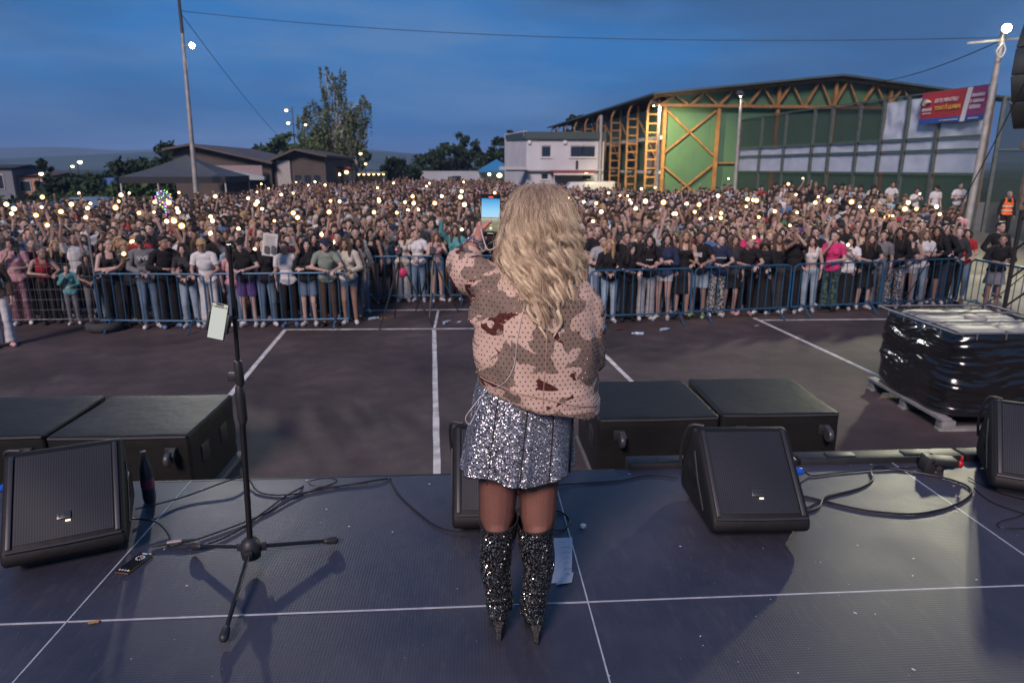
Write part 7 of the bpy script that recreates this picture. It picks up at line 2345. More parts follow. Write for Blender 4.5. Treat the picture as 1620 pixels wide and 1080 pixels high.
def camo_material():
    m = bpy.data.materials.new("desert_camouflage_cotton")
    m.use_nodes = True
    t = m.node_tree
    b = t.nodes["Principled BSDF"]
    co = N(t, "ShaderNodeTexCoord")
    def noise_at(loc, scale, det, dist, sc_=(1, 1, 1)):
        mp = N(t, "ShaderNodeMapping"); mp.inputs["Location"].default_value = loc; mp.inputs["Scale"].default_value = sc_
        t.links.new(co.outputs["Object"], mp.inputs[0])
        nz_ = N(t, "ShaderNodeTexNoise"); nz_.inputs["Scale"].default_value = scale; nz_.inputs["Detail"].default_value = det; nz_.inputs["Distortion"].default_value = dist
        nz_.inputs["Roughness"].default_value = 0.45
        t.links.new(mp.outputs[0], nz_.inputs[0])
        return nz_
    def step(src, pos):
        r_ = N(t, "ShaderNodeValToRGB")
        r_.color_ramp.elements[0].position = pos - 0.004; r_.color_ramp.elements[1].position = pos + 0.004
        t.links.new(src, r_.inputs[0])
        return r_.outputs[0]
    n1 = noise_at((1.7, 0.3, 4.1), 8.5, 2.5, 0.55, (1, 0.6, 1.25))
    n2 = noise_at((5.2, 2.2, 0.6), 8.5, 2.0, 0.9, (0.8, 0.6, 1.5))
    # brown squiggles hug the rims of the taupe patches
    sub = N(t, "ShaderNodeMath", operation="SUBTRACT"); sub.inputs[1].default_value = 0.50
    t.links.new(n1.outputs[0], sub.inputs[0])
    ab = N(t, "ShaderNodeMath", operation="ABSOLUTE"); t.links.new(sub.outputs[0], ab.inputs[0])
    inv = N(t, "ShaderNodeMath", operation="SUBTRACT"); inv.inputs[0].default_value = 1.0; t.links.new(ab.outputs[0], inv.inputs[1])
    rim = step(inv.outputs[0], 0.945)
    pick = step(n2.outputs[0], 0.605)
    br_ = N(t, "ShaderNodeMath", operation="MULTIPLY"); t.links.new(rim, br_.inputs[0]); t.links.new(pick, br_.inputs[1])
    tau = step(n1.outputs[0], 0.535)
    nf = N(t, "ShaderNodeTexNoise"); nf.inputs["Scale"].default_value = 45; nf.inputs["Detail"].default_value = 3
    t.links.new(co.outputs["Object"], nf.inputs[0])
    base_ = N(t, "ShaderNodeMixRGB"); base_.inputs[1].default_value = (0.525, 0.365, 0.285, 1); base_.inputs[2].default_value = (0.605, 0.435, 0.350, 1)
    t.links.new(nf.outputs[0], base_.inputs[0])
    m1 = N(t, "ShaderNodeMixRGB"); m1.inputs[2].default_value = (0.215, 0.155, 0.122, 1)
    t.links.new(tau, m1.inputs[0]); t.links.new(base_.outputs[0], m1.inputs[1])
    m2 = N(t, "ShaderNodeMixRGB"); m2.inputs[2].default_value = (0.085, 0.024, 0.020, 1)
    t.links.new(br_.outputs[0], m2.inputs[0]); t.links.new(m1.outputs[0], m2.inputs[1])
    t.links.new(m2.outputs[0], b.inputs["Base Color"])
    b.inputs["Roughness"].default_value = 0.85
    b.inputs["Specular IOR Level"].default_value = 0.2
    wv = N(t, "ShaderNodeTexNoise"); wv.inputs["Scale"].default_value = 320; wv.inputs["Detail"].default_value = 2
    t.links.new(co.outputs["Object"], wv.inputs[0])
    bp = N(t, "ShaderNodeBump"); bp.inputs["Strength"].default_value = 0.25; bp.inputs["Distance"].default_value = 0.002
    t.links.new(wv.outputs[0], bp.inputs["Height"]); t.links.new(bp.outputs[0], b.inputs["Normal"])
    return m
jacket = obj("jacket", jme, camo_material(), singer)
jb = bmesh.new(); jb.from_mesh(jme)
jbvh = BVHTree.FromBMesh(jb); jb.free()
# studs in staggered rows all over the back and sleeves
def stud_points():
    out = []
    seen = {}
    def shoot(o, d):
        h_, nrm, _, _ = jbvh.ray_cast(Vector(o), Vector(d), 3.0)
        if h_ is None or nrm.dot(Vector(d)) > -0.42:
            return
        key = tuple(int(math.floor(c / 0.012)) for c in h_)
        for dx in (-1, 0, 1):
            for dy in (-1, 0, 1):
                for dz in (-1, 0, 1):
                    for q in seen.get((key[0] + dx, key[1] + dy, key[2] + dz), ()):
                        if (q - h_).length < 0.0115:
                            return
        seen.setdefault(key, []).append(h_)
        out.append((h_, nrm))
    for axis in range(3):
        k = 0
        v = 2.12
        while v < 2.80:
            u = -0.15 if axis == 0 else 2.15
            u += 0.009 * (k % 2)
            while u < (0.60 if axis == 0 else 2.75):
                if axis == 0: shoot((u, 1.6, v), (0, 1, 0))
                elif axis == 1: shoot((-1.0, u, v), (1, 0, 0))
                else: shoot((1.4, u, v), (-1, 0, 0))
                u += 0.0185
            v += 0.0155
            k += 1
    return out
stud_m = mat("stud_metal", (0.10, 0.045, 0.038), 0.2, metal=0.85, var=0.8, vscale=150)
st_ = MB()
for h_, nrm in stud_points():
    q = nrm.to_track_quat("Z", "Y").to_matrix().to_4x4()
    M = Matrix.Translation(h_) @ q
    r_ = 0.0031
    vs = [M @ Vector((r_ * math.cos(a), r_ * math.sin(a), -0.0003)) for a in (0, PI / 3, 2 * PI / 3, PI, 4 * PI / 3, 5 * PI / 3)]
    vs += [M @ Vector((r_ * 0.55 * math.cos(a), r_ * 0.55 * math.sin(a), 0.0016)) for a in (0, PI / 3, 2 * PI / 3, PI, 4 * PI / 3, 5 * PI / 3)]
    st_.add(vs, [(j, (j + 1) % 6, 6 + (j + 1) % 6, 6 + j) for j in range(6)] + [(6, 7, 8, 9, 10, 11)])
so = st_.build("studs", stud_m, jacket, smooth=False)
so["kind"] = "stuff"
# hem seam, centre back seam, folded cuff
def on_jacket(x, z, lift=0.003):
    h_, nrm, _, _ = jbvh.ray_cast(Vector((x, 1.5, z)), Vector((0, 1, 0)), 3.0)
    return (h_ + nrm * lift) if h_ is not None else None
seam_m = mat("seam_thread", (0.40, 0.25, 0.20), 0.9, var=0.1)
pts = [on_jacket(lerp(0.03, 0.445, q / 24), 2.340 - 0.27 * lerp(0.03, 0.445, q / 24), 0.0015) for q in range(25)]
pts = [p for p in pts if p is not None]
MB().tube(pts, 0.0022, 6).build("hem_seam", seam_m, jacket)
pts = [on_jacket(0.262 - 0.02 * q / 20, lerp(2.62, 2.225, q / 20), 0.0008) for q in range(21)]
MB().tube([p for p in pts if p is not None], 0.0016, 6).build("back_seam", seam_m, jacket)
cuff = MB().tube([(-0.016, 2.575, 2.700), (-0.003, 2.606, 2.730)], [0.057, 0.053], 22, cap=False)
cuff.build("cuff", jacket.data.materials[0], jacket)
# thin white in-ear cable down the back
cpts = [on_jacket(x, z, 0.004) for x, z in ((0.185, 2.60), (0.170, 2.55), (0.155, 2.48), (0.150, 2.42), (0.140, 2.38), (0.120, 2.34), (0.085, 2.305), (0.055, 2.285))]
cpts = [p for p in cpts if p is not None]
cpts += [Vector((0.0, 2.27, 2.235)), Vector((-0.025, 2.27, 2.195)), Vector((-0.012, 2.27, 2.170)), Vector((0.006, 2.275, 2.20)), Vector((0.03, 2.27, 2.25))]
ear = MB().tube(spline(cpts, 8), 0.0015, 7).build("earphone_cable", mat("white_rubber", (0.55, 0.50, 0.50), 0.5, var=0.03))
tag(ear, "thin white earphone cable hanging down the back of the camouflage jacket", "cable")
MB().tube(spline([(0.040, 2.54, 2.83), (0.048, 2.50, 2.80), (0.062, 2.46, 2.765), (0.085, 2.45, 2.77), (0.10, 2.46, 2.80)], 6), 0.002, 6).build("cable_loop", MATS["white_rubber"], ear)

# bracelet
brc = mat("glitter_bracelet", (0.55, 0.52, 0.52), 0.2, metal=0.9, var=0.5, vscale=200, bump=1.0, bscale=260)
d_ = (wrL - elL).normalized()
bm_ = MB()
for k in range(4):
    c = wrL - d_ * (0.004 + 0.0095 * k)
    s1 = d_.cross(Vector((0, 0, 1))).normalized(); u1 = s1.cross(d_)
    for j in range(18):
        a = 2 * PI * (j + 0.5 * (k % 2)) / 18
        bm_.ell(c + (s1 * math.cos(a) + u1 * math.sin(a)) * (0.0325 + 0.0008 * k), (0.0052, 0.0052, 0.0052), 6, 4)
tag(bm_.build("bracelet", brc, smooth=False), "glittering cuff bracelet on the singer's raised wrist", "bracelet")

# ------------------------------------------------------------------ glitter shorts
def glitter(name, dark, light, scale, share, rough=0.16):
    m = bpy.data.materials.new(name)
    m.use_nodes = True
    t = m.node_tree
    b = t.nodes["Principled BSDF"]
    uv = N(t, "ShaderNodeUVMap")
    vo = N(t, "ShaderNodeTexVoronoi"); vo.voronoi_dimensions = "2D"; vo.inputs["Scale"].default_value = scale; vo.inputs["Randomness"].default_value = 0.12
    t.links.new(uv.outputs[0], vo.inputs[0])
    # stones differ in tilt, and in painted tone to mimic sparkle; black net between them
    se = N(t, "ShaderNodeSeparateColor"); t.links.new(vo.outputs["Color"], se.inputs[0])
    r_ = N(t, "ShaderNodeValToRGB")
    r_.color_ramp.elements[0].position = 1 - share; r_.color_ramp.elements[0].color = (*dark, 1)
    r_.color_ramp.elements[1].position = min(0.995, 1 - share + 0.35); r_.color_ramp.elements[1].color = (*light, 1)
    t.links.new(se.outputs[0], r_.inputs[0])
    ed = N(t, "ShaderNodeValToRGB")
    ed.color_ramp.elements[0].position = 0.40; ed.color_ramp.elements[0].color = (1, 1, 1, 1)
    ed.color_ramp.elements[1].position = 0.52; ed.color_ramp.elements[1].color = (0, 0, 0, 1)
    t.links.new(vo.outputs["Distance"], ed.inputs[0])
    mx = N(t, "ShaderNodeMixRGB"); mx.inputs[1].default_value = (0.012, 0.012, 0.014, 1)
    t.links.new(ed.outputs[0], mx.inputs[0]); t.links.new(r_.outputs[0], mx.inputs[2])
    t.links.new(mx.outputs[0], b.inputs["Base Color"])
    b.inputs["Roughness"].default_value = rough
    me_ = N(t, "ShaderNodeMath", operation="MULTIPLY"); me_.inputs[1].default_value = 0.85
    t.links.new(ed.outputs[0], me_.inputs[0]); t.links.new(me_.outputs[0], b.inputs["Metallic"])
    geo = N(t, "ShaderNodeNewGeometry")
    sb = N(t, "ShaderNodeVectorMath", operation="SUBTRACT"); sb.inputs[1].default_value = (0.5, 0.5, 0.5)
    t.links.new(vo.outputs["Color"], sb.inputs[0])
    sc_ = N(t, "ShaderNodeVectorMath", operation="SCALE"); sc_.inputs["Scale"].default_value = 1.25
    t.links.new(sb.outputs[0], sc_.inputs[0])
    ad = N(t, "ShaderNodeVectorMath", operation="ADD"); t.links.new(geo.outputs["Normal"], ad.inputs[0]); t.links.new(sc_.outputs[0], ad.inputs[1])
    nm = N(t, "ShaderNodeVectorMath", operation="NORMALIZE"); t.links.new(ad.outputs[0], nm.inputs[0])
    t.links.new(nm.outputs[0], b.inputs["Normal"])
    return m
def loft_uv(name, ring_fn, k, n, mt, parent, vscale, uscale):
    vs, fs = [], []
    for i in range(k + 1):
        for j in range(n):
            vs.append(ring_fn(i / k, 2 * PI * j / n))
    for i in range(k):
        for j in range(n):
            j2 = (j + 1) % n
            fs.append((i * n + j, i * n + j2, (i + 1) * n + j2, (i + 1) * n + j))
    me = bpy.data.meshes.new(name)
    me.from_pydata(vs, [], fs)
    uv = me.uv_layers.new(name="UVMap")
    for p in me.polygons:
        i, j = p.index // n, p.index % n
        for li, (a, b) in zip(p.loop_indices, ((0, 0), (0, 1), (1, 1), (1, 0))):
            uv.data[li].uv = ((j + b) / n * uscale, (i + a) / k * vscale)
    me.polygons.foreach_set("use_smooth", [True] * len(me.polygons))
    me.update()
    return obj(name, me, mt, parent)
gl_silver = glitter("silver_rhinestone_fabric", (0.19, 0.19, 0.21), (0.76, 0.76, 0.81), 1.0, 0.82, 0.36)
def shorts_ring(t, a):
    z = lerp(2.29, 1.945, t)
    cx = lerp(0.20, 0.165, t)
    rx, ry = lerp(0.170, 0.213, t ** 0.8), lerp(0.125, 0.160, t ** 0.8)
    # box pleats deepen towards the hem
    pl = math.sin(7 * a + 0.6)
    pl = 0.012 * t * (abs(pl) ** 0.5) * (1 if pl > 0 else -1)
    cut = 0.018 * t * math.exp(-((math.atan2(math.sin(a + PI / 2), math.cos(a + PI / 2)) / 0.05) ** 2))
    r_ = 1 + pl / 0.2 - cut / 0.2
    z += 0.012 * t * math.sin(3.5 * a) - 0.055 * (1 - t) * math.cos(a)
    return (cx + rx * r_ * math.cos(a), 2.395 + ry * r_ * math.sin(a), z)
sh = loft_uv("glitter_shorts", shorts_ring, 40, 160, gl_silver, singer, 98, 330)
dk = mat("black_seam", (0.012, 0.012, 0.013), 0.6, var=0)
for a in (-PI / 2, -PI / 2 - 0.62, -PI / 2 + 0.55, -0.25):
    MB().tube([Vector(shorts_ring(q / 14, a)) + Vector((0, -0.002, 0)) for q in range(15)], 0.0022 if a != -0.25 else 0.006, 6).build("seam", dk, sh)
MB().tube([Vector(shorts_ring(1.0, 2 * PI * q / 120)) for q in range(121)], 0.0022, 5).build("hem", dk, sh)

# ------------------------------------------------------------------ fishnet tights
def net_mat():
    m = bpy.data.materials.new("fishnet")
    m.use_nodes = True
    t = m.node_tree
    b = t.nodes["Principled BSDF"]
    b.inputs["Base Color"].default_value = (0.014, 0.010, 0.010, 1)
    b.inputs["Roughness"].default_value = 0.6
    uv = N(t, "ShaderNodeUVMap")
    outs = []
    for sgn in (1, -1):
        sp = N(t, "ShaderNodeSeparateXYZ"); t.links.new(uv.outputs[0], sp.inputs[0])
        mu = N(t, "ShaderNodeMath", operation="MULTIPLY"); mu.inputs[1].default_value = sgn; t.links.new(sp.outputs[1], mu.inputs[0])
        ad = N(t, "ShaderNodeMath", operation="ADD"); t.links.new(sp.outputs[0], ad.inputs[0]); t.links.new(mu.outputs[0], ad.inputs[1])
        fr_ = N(t, "ShaderNodeMath", operation="FRACT"); t.links.new(ad.outputs[0], fr_.inputs[0])
        lt = N(t, "ShaderNodeMath", operation="LESS_THAN"); lt.inputs[1].default_value = 0.26; t.links.new(fr_.outputs[0], lt.inputs[0])
        outs.append(lt)
    mxx = N(t, "ShaderNodeMath", operation="MAXIMUM"); t.links.new(outs[0].outputs[0], mxx.inputs[0]); t.links.new(outs[1].outputs[0], mxx.inputs[1])
    t.links.new(mxx.outputs[0], b.inputs["Alpha"])
    return m
nm_ = net_mat()
sbm = bmesh.new(); sbm.from_mesh(sbody)
sbvh = BVHTree.FromBMesh(sbm); sbm.free()
for hp, kn in ((hipL, kneL), (hipR, kneR)):
    lo = kn + Vector((0, 0, -0.08))
    def leg_ring(t, a, hp=hp, lo=lo):
        c = hp.lerp(lo, t)
        d = Vector((math.cos(a), math.sin(a), 0))
        h_, nrm, _, dist = sbvh.ray_cast(c, d, 0.14)
        r_ = min(dist if h_ is not None else 0.08, 0.0975)
        # the two thighs touch at the top; keep the net on its own side
        return c + d * (r_ + 0.0018)
    loft_uv("fishnet_tights", leg_ring, 40, 48, nm_, singer, 62, 46)

# ------------------------------------------------------------------ sequin boots
gl_boot = glitter("black_sequin", (0.012, 0.012, 0.012), (0.60, 0.56, 0.48), 1.0, 0.40, 0.14)
for nm2, kn, an, sd in (("L", kneL, ankL, 1.0), ("R", kneR, ankR, 4.0)):
    top = Vector((kn.x, kn.y - 0.004, 1.728))
    bot = Vector((an.x, an.y, 1.375))
    def boot_ring(t, a, top=top, bot=bot, sd=sd):
        # shaft, then slouched ankle
        c = top.lerp(bot, t) + Vector((0.008 * math.sin(t * 7 + sd), 0, 0))
        rx = interp([(0, 0.0735), (0.08, 0.0715), (0.45, 0.064), (0.75, 0.054), (0.88, 0.052), (1.0, 0.050)], t)
        sl = max(0, (t - 0.50) / 0.5)
        rx += 0.0065 * sl * math.sin(t * 62 + 1.6 * math.sin(a + sd)) + 0.004 * noise.noise(Vector((math.cos(a) * 2 + sd, math.sin(a) * 2, t * 9)))
        tilt = 0.018 * (1 - t) * math.sin(a + 0.6)
        return (c.x + rx * math.cos(a), c.y + rx * 1.06 * math.sin(a), c.z + tilt)
    bo = loft_uv("boot_shaft", boot_ring, 60, 56, gl_boot, None, 84, 115)
    bo.name = "knee_boot"
    bo.parent = singer
    # inside lining so that the shaft has an edge
    MB().tube([Vector(boot_ring(0.0, 2 * PI * q / 40)) for q in range(41)], 0.0035, 6).build("top_edge", dk, bo)
    fx, fy = an.x, an.y
    def foot_ring(t, a, fx=fx, fy=fy):
        y = lerp(fy - 0.058, fy + 0.175, t)
        top_ = interp([(0, 1.352), (0.1, 1.388), (0.35, 1.398), (0.6, 1.335), (0.85, 1.290), (1.0, 1.268)], t)
        bot_ = interp([(0, 1.338), (0.12, 1.325), (0.35, 1.305), (0.55, 1.268), (0.7, 1.257), (1.0, 1.257)], t)
        w_ = interp([(0, 0.012), (0.06, 0.032), (0.2, 0.040), (0.5, 0.040), (0.75, 0.041), (0.92, 0.026), (1.0, 0.006)], t)
        return (fx + w_ * math.cos(a), y, (top_ + bot_) / 2 + (top_ - bot_) / 2 * math.sin(a))
    loft_uv("boot_foot", foot_ring, 24, 28, gl_boot, bo, 58, 62)
    hl = MB()
    hl.add([(fx + q[0], fy + q[1], q[2]) for q in ((-0.022, -0.056, 1.345), (0.022, -0.056, 1.345), (0.020, -0.004, 1.325), (-0.020, -0.004, 1.325), (-0.010, -0.052, 1.252), (0.010, -0.052, 1.252), (0.010, -0.032, 1.252), (-0.010, -0.032, 1.252), (-0.0115, -0.054, 1.305), (0.0115, -0.054, 1.305), (0.0105, -0.026, 1.30), (-0.0105, -0.026, 1.30))],
           [(0, 1, 9, 8), (8, 9, 5, 4), (1, 2, 10, 9), (9, 10, 6, 5), (2, 3, 11, 10), (10, 11, 7, 6), (3, 0, 8, 11), (11, 8, 4, 7), (0, 3, 2, 1), (4, 5, 6, 7)])
    hl.build("heel", mat("boot_heel_glitter", (0.10, 0.095, 0.09), 0.3, metal=0.6, var=0.9, vscale=120, bump=1.0, bscale=200), bo, bevel=0.003)
    MB().prism([(fy - 0.02, 1.3005), (fy + 0.06, 1.262), (fy + 0.17, 1.2515), (fy + 0.17, 1.2565), (fy + 0.06, 1.268), (fy - 0.02, 1.308)], fx - 0.034, fx + 0.034, "x").build("sole", dk, bo)

# ------------------------------------------------------------------ hair
hair_loc = Vector((0.248, 2.425, 0))
RXT = [(2.40, 0.055), (2.50, 0.080), (2.58, 0.122), (2.66, 0.142), (2.74, 0.144), (2.82, 0.128), (2.88, 0.112), (2.93, 0.090), (2.965, 0.062), (2.99, 0.028), (3.0, 0.0)]
RYT = [(2.40, 0.215), (2.50, 0.205), (2.58, 0.188), (2.66, 0.162), (2.74, 0.138), (2.82, 0.124), (2.88, 0.112), (2.93, 0.092), (2.965, 0.064), (2.99, 0.028), (3.0, 0.0)]
CXT = [(2.40, 0.262), (2.58, 0.252), (2.75, 0.247), (3.0, 0.247)]
def hair_point(z, phi, k):
    return Vector((interp(CXT, z) + interp(RXT, z) * math.sin(phi) * k, hair_loc.y - interp(RYT, z) * math.cos(phi) * k, z))
hr = random.Random(21)
strands, cols = [], []
NP = 26
guides = []
for gi in range(175):
    phi = -1.95 + 3.9 * ((gi * 0.618034) % 1.0) + hr.uniform(-0.05, 0.05)
    layer = hr.choice([1.02, 1.0, 0.97, 0.92, 0.86])
    az = abs(phi)
    zend = lerp(2.575, 2.66, min(1, (az / 1.5) ** 1.5)) + hr.uniform(-0.03, 0.11)
    if -0.5 < phi < 0.75 and hr.random() < 0.38:
        zend -= 0.07
    ztop = 2.995 - abs(hr.gauss(0, 0.010))
    phi_root = phi * 0.9 + hr.uniform(-0.25, 0.25)
    wl, wa = hr.uniform(0.09, 0.14), hr.uniform(0.010, 0.020)
    wp = 3.2 * phi + hr.uniform(-1.1, 1.1) + (2.0 if layer < 0.95 else 0)
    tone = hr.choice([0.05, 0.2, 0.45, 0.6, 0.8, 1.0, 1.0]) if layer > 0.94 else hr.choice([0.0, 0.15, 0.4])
    guides.append((phi, phi_root, layer, zend, ztop, wl, wa, wp, tone))
for gi, (phi, phir, layer, zend, ztop, wl, wa, wp, tone) in enumerate(guides):
    ns = 84
    g = []
    for i in range(NP):
        t = i / (NP - 1)
        # move along the skull first, then fall in waves
        z = lerp(ztop, zend, t ** 1.12)
        ph = lerp(phir, phi, min(1, t * 1.5))
        p = hair_point(z, ph, layer)
        fall = max(0, min(1, (2.95 - z) / 0.14))
        s = (ztop - z) / wl * 2 * PI + wp
        tang = Vector((math.cos(ph), math.sin(ph), 0))
        out = Vector((math.sin(ph), -math.cos(ph), 0))
        p += tang * wa * fall * math.sin(s) + out * wa * 0.8 * fall * (math.cos(s) + 0.4)
        g.append((p, tang, out, fall, t))
    for s_ in range(ns):
        ox, oy = hr.gauss(0, 1), hr.gauss(0, 1)
        cut = hr.uniform(0.90, 1.0)
        stray = hr.random() < 0.13
        fz, fp = hr.uniform(3, 7), hr.uniform(0, 6.28)
        pts = []
        for i in range(NP):
            f = i * cut
            i0 = int(f); i1 = min(NP - 1, i0 + 1); u = f - i0
            p = g[i0][0].lerp(g[i1][0], u)
            _, tang, out, fall, t = g[i0]
            sp = lerp(0.0085, 0.0048, fall) * (1 - 0.72 * max(0, t - 0.6) / 0.4) * (2.6 if stray else 1.0)
            q = p + tang * ox * sp + out * oy * sp * 0.6
            if stray:
                q += tang * 0.012 * math.sin(t * fz + fp) * t + out * 0.010 * math.sin(t * fz * 1.3) * t
            pts.append(q)
        strands.append(pts)
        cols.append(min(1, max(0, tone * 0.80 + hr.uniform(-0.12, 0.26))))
# fly-aways round the outline
for k in range(420):
    phi = hr.uniform(-1.7, 1.7)
    z0_ = hr.uniform(2.60, 2.99)
    p = hair_point(z0_, phi, 1.0)
    d = Vector((math.sin(phi) * hr.uniform(0.3, 1), -math.cos(phi) * 0.4, hr.uniform(-1.6, 0.9))).normalized()
    L_ = hr.uniform(0.02, 0.06)
    pts = []
    for i in range(NP):
        t = i / (NP - 1)
        pts.append(p + d * L_ * t + Vector((0, 0, -0.02 * t * t)) + Vector((0.004 * math.sin(6 * t + k), 0, 0)))
    strands.append(pts); cols.append(hr.uniform(0.5, 1))
def hair_material():
    m = bpy.data.materials.new("blonde_hair")
    m.use_nodes = True
    t = m.node_tree
    b = t.nodes["Principled BSDF"]
    at_ = N(t, "ShaderNodeAttribute"); at_.attribute_name = "tone"
    r_ = N(t, "ShaderNodeValToRGB")
    r_.color_ramp.elements[0].position = 0.0; r_.color_ramp.elements[0].color = (0.11, 0.070, 0.055, 1)
    r_.color_ramp.elements[1].position = 1.0; r_.color_ramp.elements[1].color = (0.97, 0.81, 0.57, 1)
    e = r_.color_ramp.elements.new(0.45); e.color = (0.60, 0.425, 0.27, 1)
    t.links.new(at_.outputs["Fac"], r_.inputs[0])
    # grown-out ash roots
    hi = N(t, "ShaderNodeHairInfo")
    rt = N(t, "ShaderNodeValToRGB")
    rt.color_ramp.elements[0].position = 0.02; rt.color_ramp.elements[0].color = (1, 1, 1, 1)
    rt.color_ramp.elements[1].position = 0.30; rt.color_ramp.elements[1].color = (0, 0, 0, 1)
    t.links.new(hi.outputs["Intercept"], rt.inputs[0])
    mm = N(t, "ShaderNodeMath", operation="MULTIPLY"); mm.inputs[1].default_value = 0.55; t.links.new(rt.outputs[0], mm.inputs[0])
    mx = N(t, "ShaderNodeMixRGB"); mx.inputs[2].default_value = (0.17, 0.115, 0.110, 1)
    t.links.new(mm.outputs[0], mx.inputs[0]); t.links.new(r_.outputs[0], mx.inputs[1])
    t.links.new(mx.outputs[0], b.inputs["Base Color"])
    b.inputs["Roughness"].default_value = 0.32
    b.inputs["Specular IOR Level"].default_value = 0.6
    return m
hmat = hair_material()
# the mass under the strands
hm = MB()
n = 40
vs, fs = [], []
zs_ = [2.56, 2.60, 2.66, 2.72, 2.78, 2.84, 2.89, 2.93, 2.96, 2.98]
for z in zs_:
    for j in range(n):
        a = 2 * PI * j / n - PI
        k = 0.80 if abs(a) < 1.9 else 0.45
        vs.append(hair_point(z, a, k))
for i in range(len(zs_) - 1):
    for j in range(n):
        j2 = (j + 1) % n
        fs.append((i * n + j, i * n + j2, (i + 1) * n + j2, (i + 1) * n + j))
fs.append(tuple(range(n))); fs.append(tuple((len(zs_) - 1) * n + j for j in range(n)))
hm.add(vs, fs)
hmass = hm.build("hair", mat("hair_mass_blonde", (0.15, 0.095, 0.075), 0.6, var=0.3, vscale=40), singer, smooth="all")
hc_ = bpy.data.hair_curves.new("strands")
hc_.add_curves([NP] * len(strands))
arr = np.array([[tuple(p) for p in s] for s in strands], dtype=np.float32).reshape(-1)
hc_.attributes["position"].data.foreach_set("vector", arr)
rad = np.tile(np.linspace(0.00042, 0.00022, NP), len(strands)).astype(np.float32)
ra = hc_.attributes.get("radius") or hc_.attributes.new("radius", "FLOAT", "POINT")
ra.data.foreach_set("value", rad)
ta = hc_.attributes.new("tone", "FLOAT", "CURVE")
ta.data.foreach_set("value", np.array(cols, dtype=np.float32))
hc_.materials.append(hmat)
ho = bpy.data.objects.new("hair_strands", hc_)
C.objects.link(ho)
ho.parent = hmass
print("STRANDS", len(strands))

# ------------------------------------------------------------------ the phone in her hand
sp = empty("smartphone", (0, 0, 0))
sp.matrix_world = ph_M
tag(sp, "phone held up by the singer, its screen showing the sky and crowd", "phone")
MB().box(-ph_w, ph_w, -ph_t, ph_t, -ph_h, ph_h).build("case", mat("phone_frame_dark", (0.03, 0.028, 0.03), 0.25, metal=0.4, var=0.1), sp, bevel=0.0044, segs=3)
MB().box(-ph_w - 0.0009, -ph_w + 0.001, -0.002, 0.002, 0.005, 0.035).build("side_button", alu, sp)
# the live picture is flat print on glass: bands of sky, town, crowd, and the controls
def screen_material():
    m = bpy.data.materials.new("camera_app_screen")
    m.use_nodes = True
    t = m.node_tree
    t.nodes.clear()
    co = N(t, "ShaderNodeTexCoord")
    se = N(t, "ShaderNodeSeparateXYZ"); t.links.new(co.outputs["Object"], se.inputs[0])
    mr = N(t, "ShaderNodeMapRange"); mr.inputs[1].default_value = -ph_h; mr.inputs[2].default_value = ph_h
    t.links.new(se.outputs[2], mr.inputs[0])
    r_ = N(t, "ShaderNodeValToRGB")
    E_ = [(0.0, (0.01, 0.01, 0.01)), (0.09, (0.01, 0.01, 0.01)), (0.10, (0.16, 0.15, 0.10)), (0.30, (0.20, 0.19, 0.13)), (0.34, (0.22, 0.22, 0.18)), (0.405, (0.42, 0.36, 0.25)), (0.43, (0.10, 0.16, 0.17)), (0.445, (0.33, 0.52, 0.66)), (0.60, (0.24, 0.50, 0.70)), (0.88, (0.05, 0.26, 0.55)), (0.90, (0.012, 0.012, 0.014)), (1.0, (0.012, 0.012, 0.014))]
    el = r_.color_ramp.elements
    el[0].position, el[0].color = E_[0][0], (*E_[0][1], 1)
    el[1].position, el[1].color = E_[-1][0], (*E_[-1][1], 1)
    for p_, c_ in E_[1:-1]:
        q = el.new(p_); q.color = (*c_, 1)
    # skyline wobble and crowd speckle
    nz_ = N(t, "ShaderNodeTexNoise"); nz_.inputs["Scale"].default_value = 120; nz_.inputs["Detail"].default_value = 3
    t.links.new(co.outputs["Object"], nz_.inputs[0])
    ad = N(t, "ShaderNodeMath", operation="MULTIPLY_ADD"); ad.inputs[1].default_value = 0.035; ad.inputs[2].default_value = -0.0175
    t.links.new(nz_.outputs[0], ad.inputs[0])
    sm_ = N(t, "ShaderNodeMath", operation="ADD"); t.links.new(mr.outputs[0], sm_.inputs[0]); t.links.new(ad.outputs[0], sm_.inputs[1])
    t.links.new(sm_.outputs[0], r_.inputs[0])
    em = N(t, "ShaderNodeEmission"); em.inputs[1].default_value = 1.25
    t.links.new(r_.outputs[0], em.inputs[0])
    o = N(t, "ShaderNodeOutputMaterial"); t.links.new(em.outputs[0], o.inputs[0])
    return m
MB().box(-ph_w + 0.0025, ph_w - 0.0025, -ph_t - 0.0009, -ph_t - 0.0001, -ph_h + 0.003, ph_h - 0.003).build("screen", screen_material(), sp)
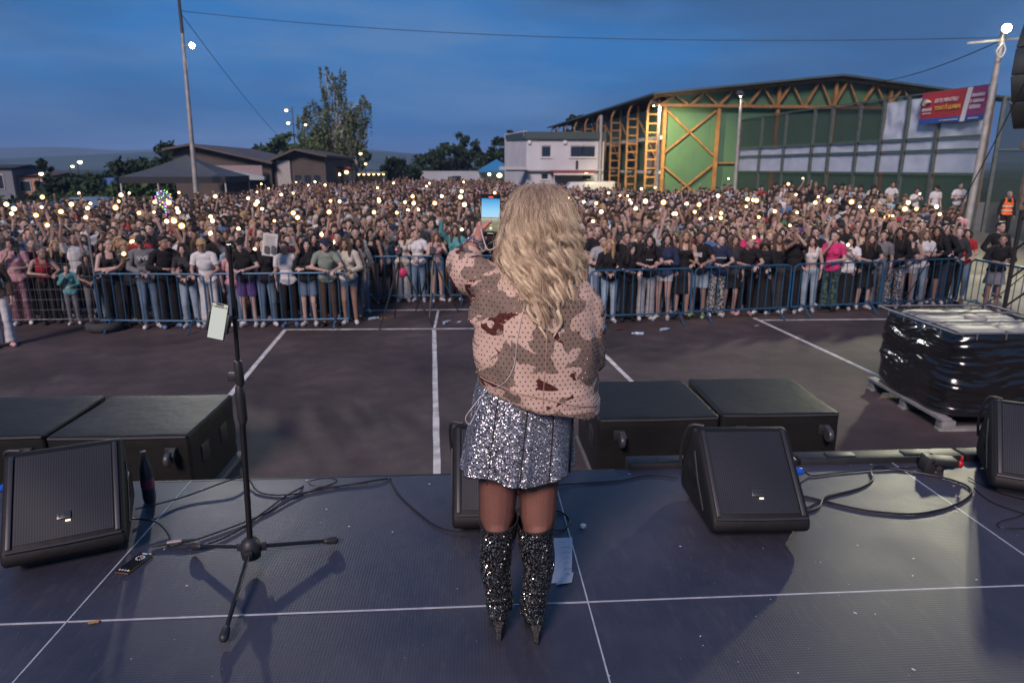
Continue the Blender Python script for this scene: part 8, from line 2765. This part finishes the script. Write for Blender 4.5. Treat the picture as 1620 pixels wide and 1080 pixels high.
MB().box(-0.009, 0.009, -ph_t - 0.0016, -ph_t - 0.001, 0.0655, 0.071).build("timer_tag", emis("timer_red", (0.95, 0.10, 0.05), 1.2), sp)
MB().lathe([(0.0045, 0), (0.0058, 0), (0.0058, 0.0005), (0.0045, 0.0005)], 20, M=TR(0.002, -ph_t - 0.001, -0.052) @ Matrix.Rotation(R(90), 4, "X")).build("shutter_ring", emis("icon_white", (0.9, 0.9, 0.85), 1.0), sp)
MB().lathe([(0.0005, 0), (0.0040, 0), (0.0040, 0.0005), (0.0005, 0.0005)], 20, M=TR(0.002, -ph_t - 0.001, -0.052) @ Matrix.Rotation(R(90), 4, "X")).build("shutter_button", emis("icon_orange", (0.9, 0.35, 0.06), 1.0), sp)
MB().lathe([(0.0005, 0), (0.0034, 0), (0.0034, 0.0005), (0.0005, 0.0005)], 16, M=TR(-0.024, -ph_t - 0.001, -0.052) @ Matrix.Rotation(R(90), 4, "X")).build("flip_icon", emis("icon_grey", (0.6, 0.6, 0.58), 0.8), sp)
MB().box(-0.012, 0.012, -ph_t - 0.0016, -ph_t - 0.001, -0.073, -0.0715).build("home_bar", MATS["icon_white"], sp)
MB().box(-0.004, 0.006, -ph_t - 0.0016, -ph_t - 0.001, -0.0405, -0.0375).build("zoom_tag", emis("icon_yellow2", (0.85, 0.6, 0.1), 0.8), sp)
# ------------------------------------------------------------------ evening air
hz = MB().box(-2600, 2600, -560, 2550, -3.0, 75.0)
hzo = hz.build("haze", None, smooth=False)
hm_ = bpy.data.materials.new("evening_haze")
hm_.use_nodes = True
ht = hm_.node_tree
ht.nodes.clear()
pv = N(ht, "ShaderNodeVolumePrincipled")
pv.inputs["Color"].default_value = (0.42, 0.62, 0.98, 1)
pv.inputs["Density"].default_value = 0.00036
pv.inputs["Anisotropy"].default_value = 0.0
ho2 = N(ht, "ShaderNodeOutputMaterial")
ht.links.new(pv.outputs[0], ho2.inputs["Volume"])
hzo.data.materials.clear()
hzo.data.materials.append(hm_)
hzo["kind"] = "stuff"
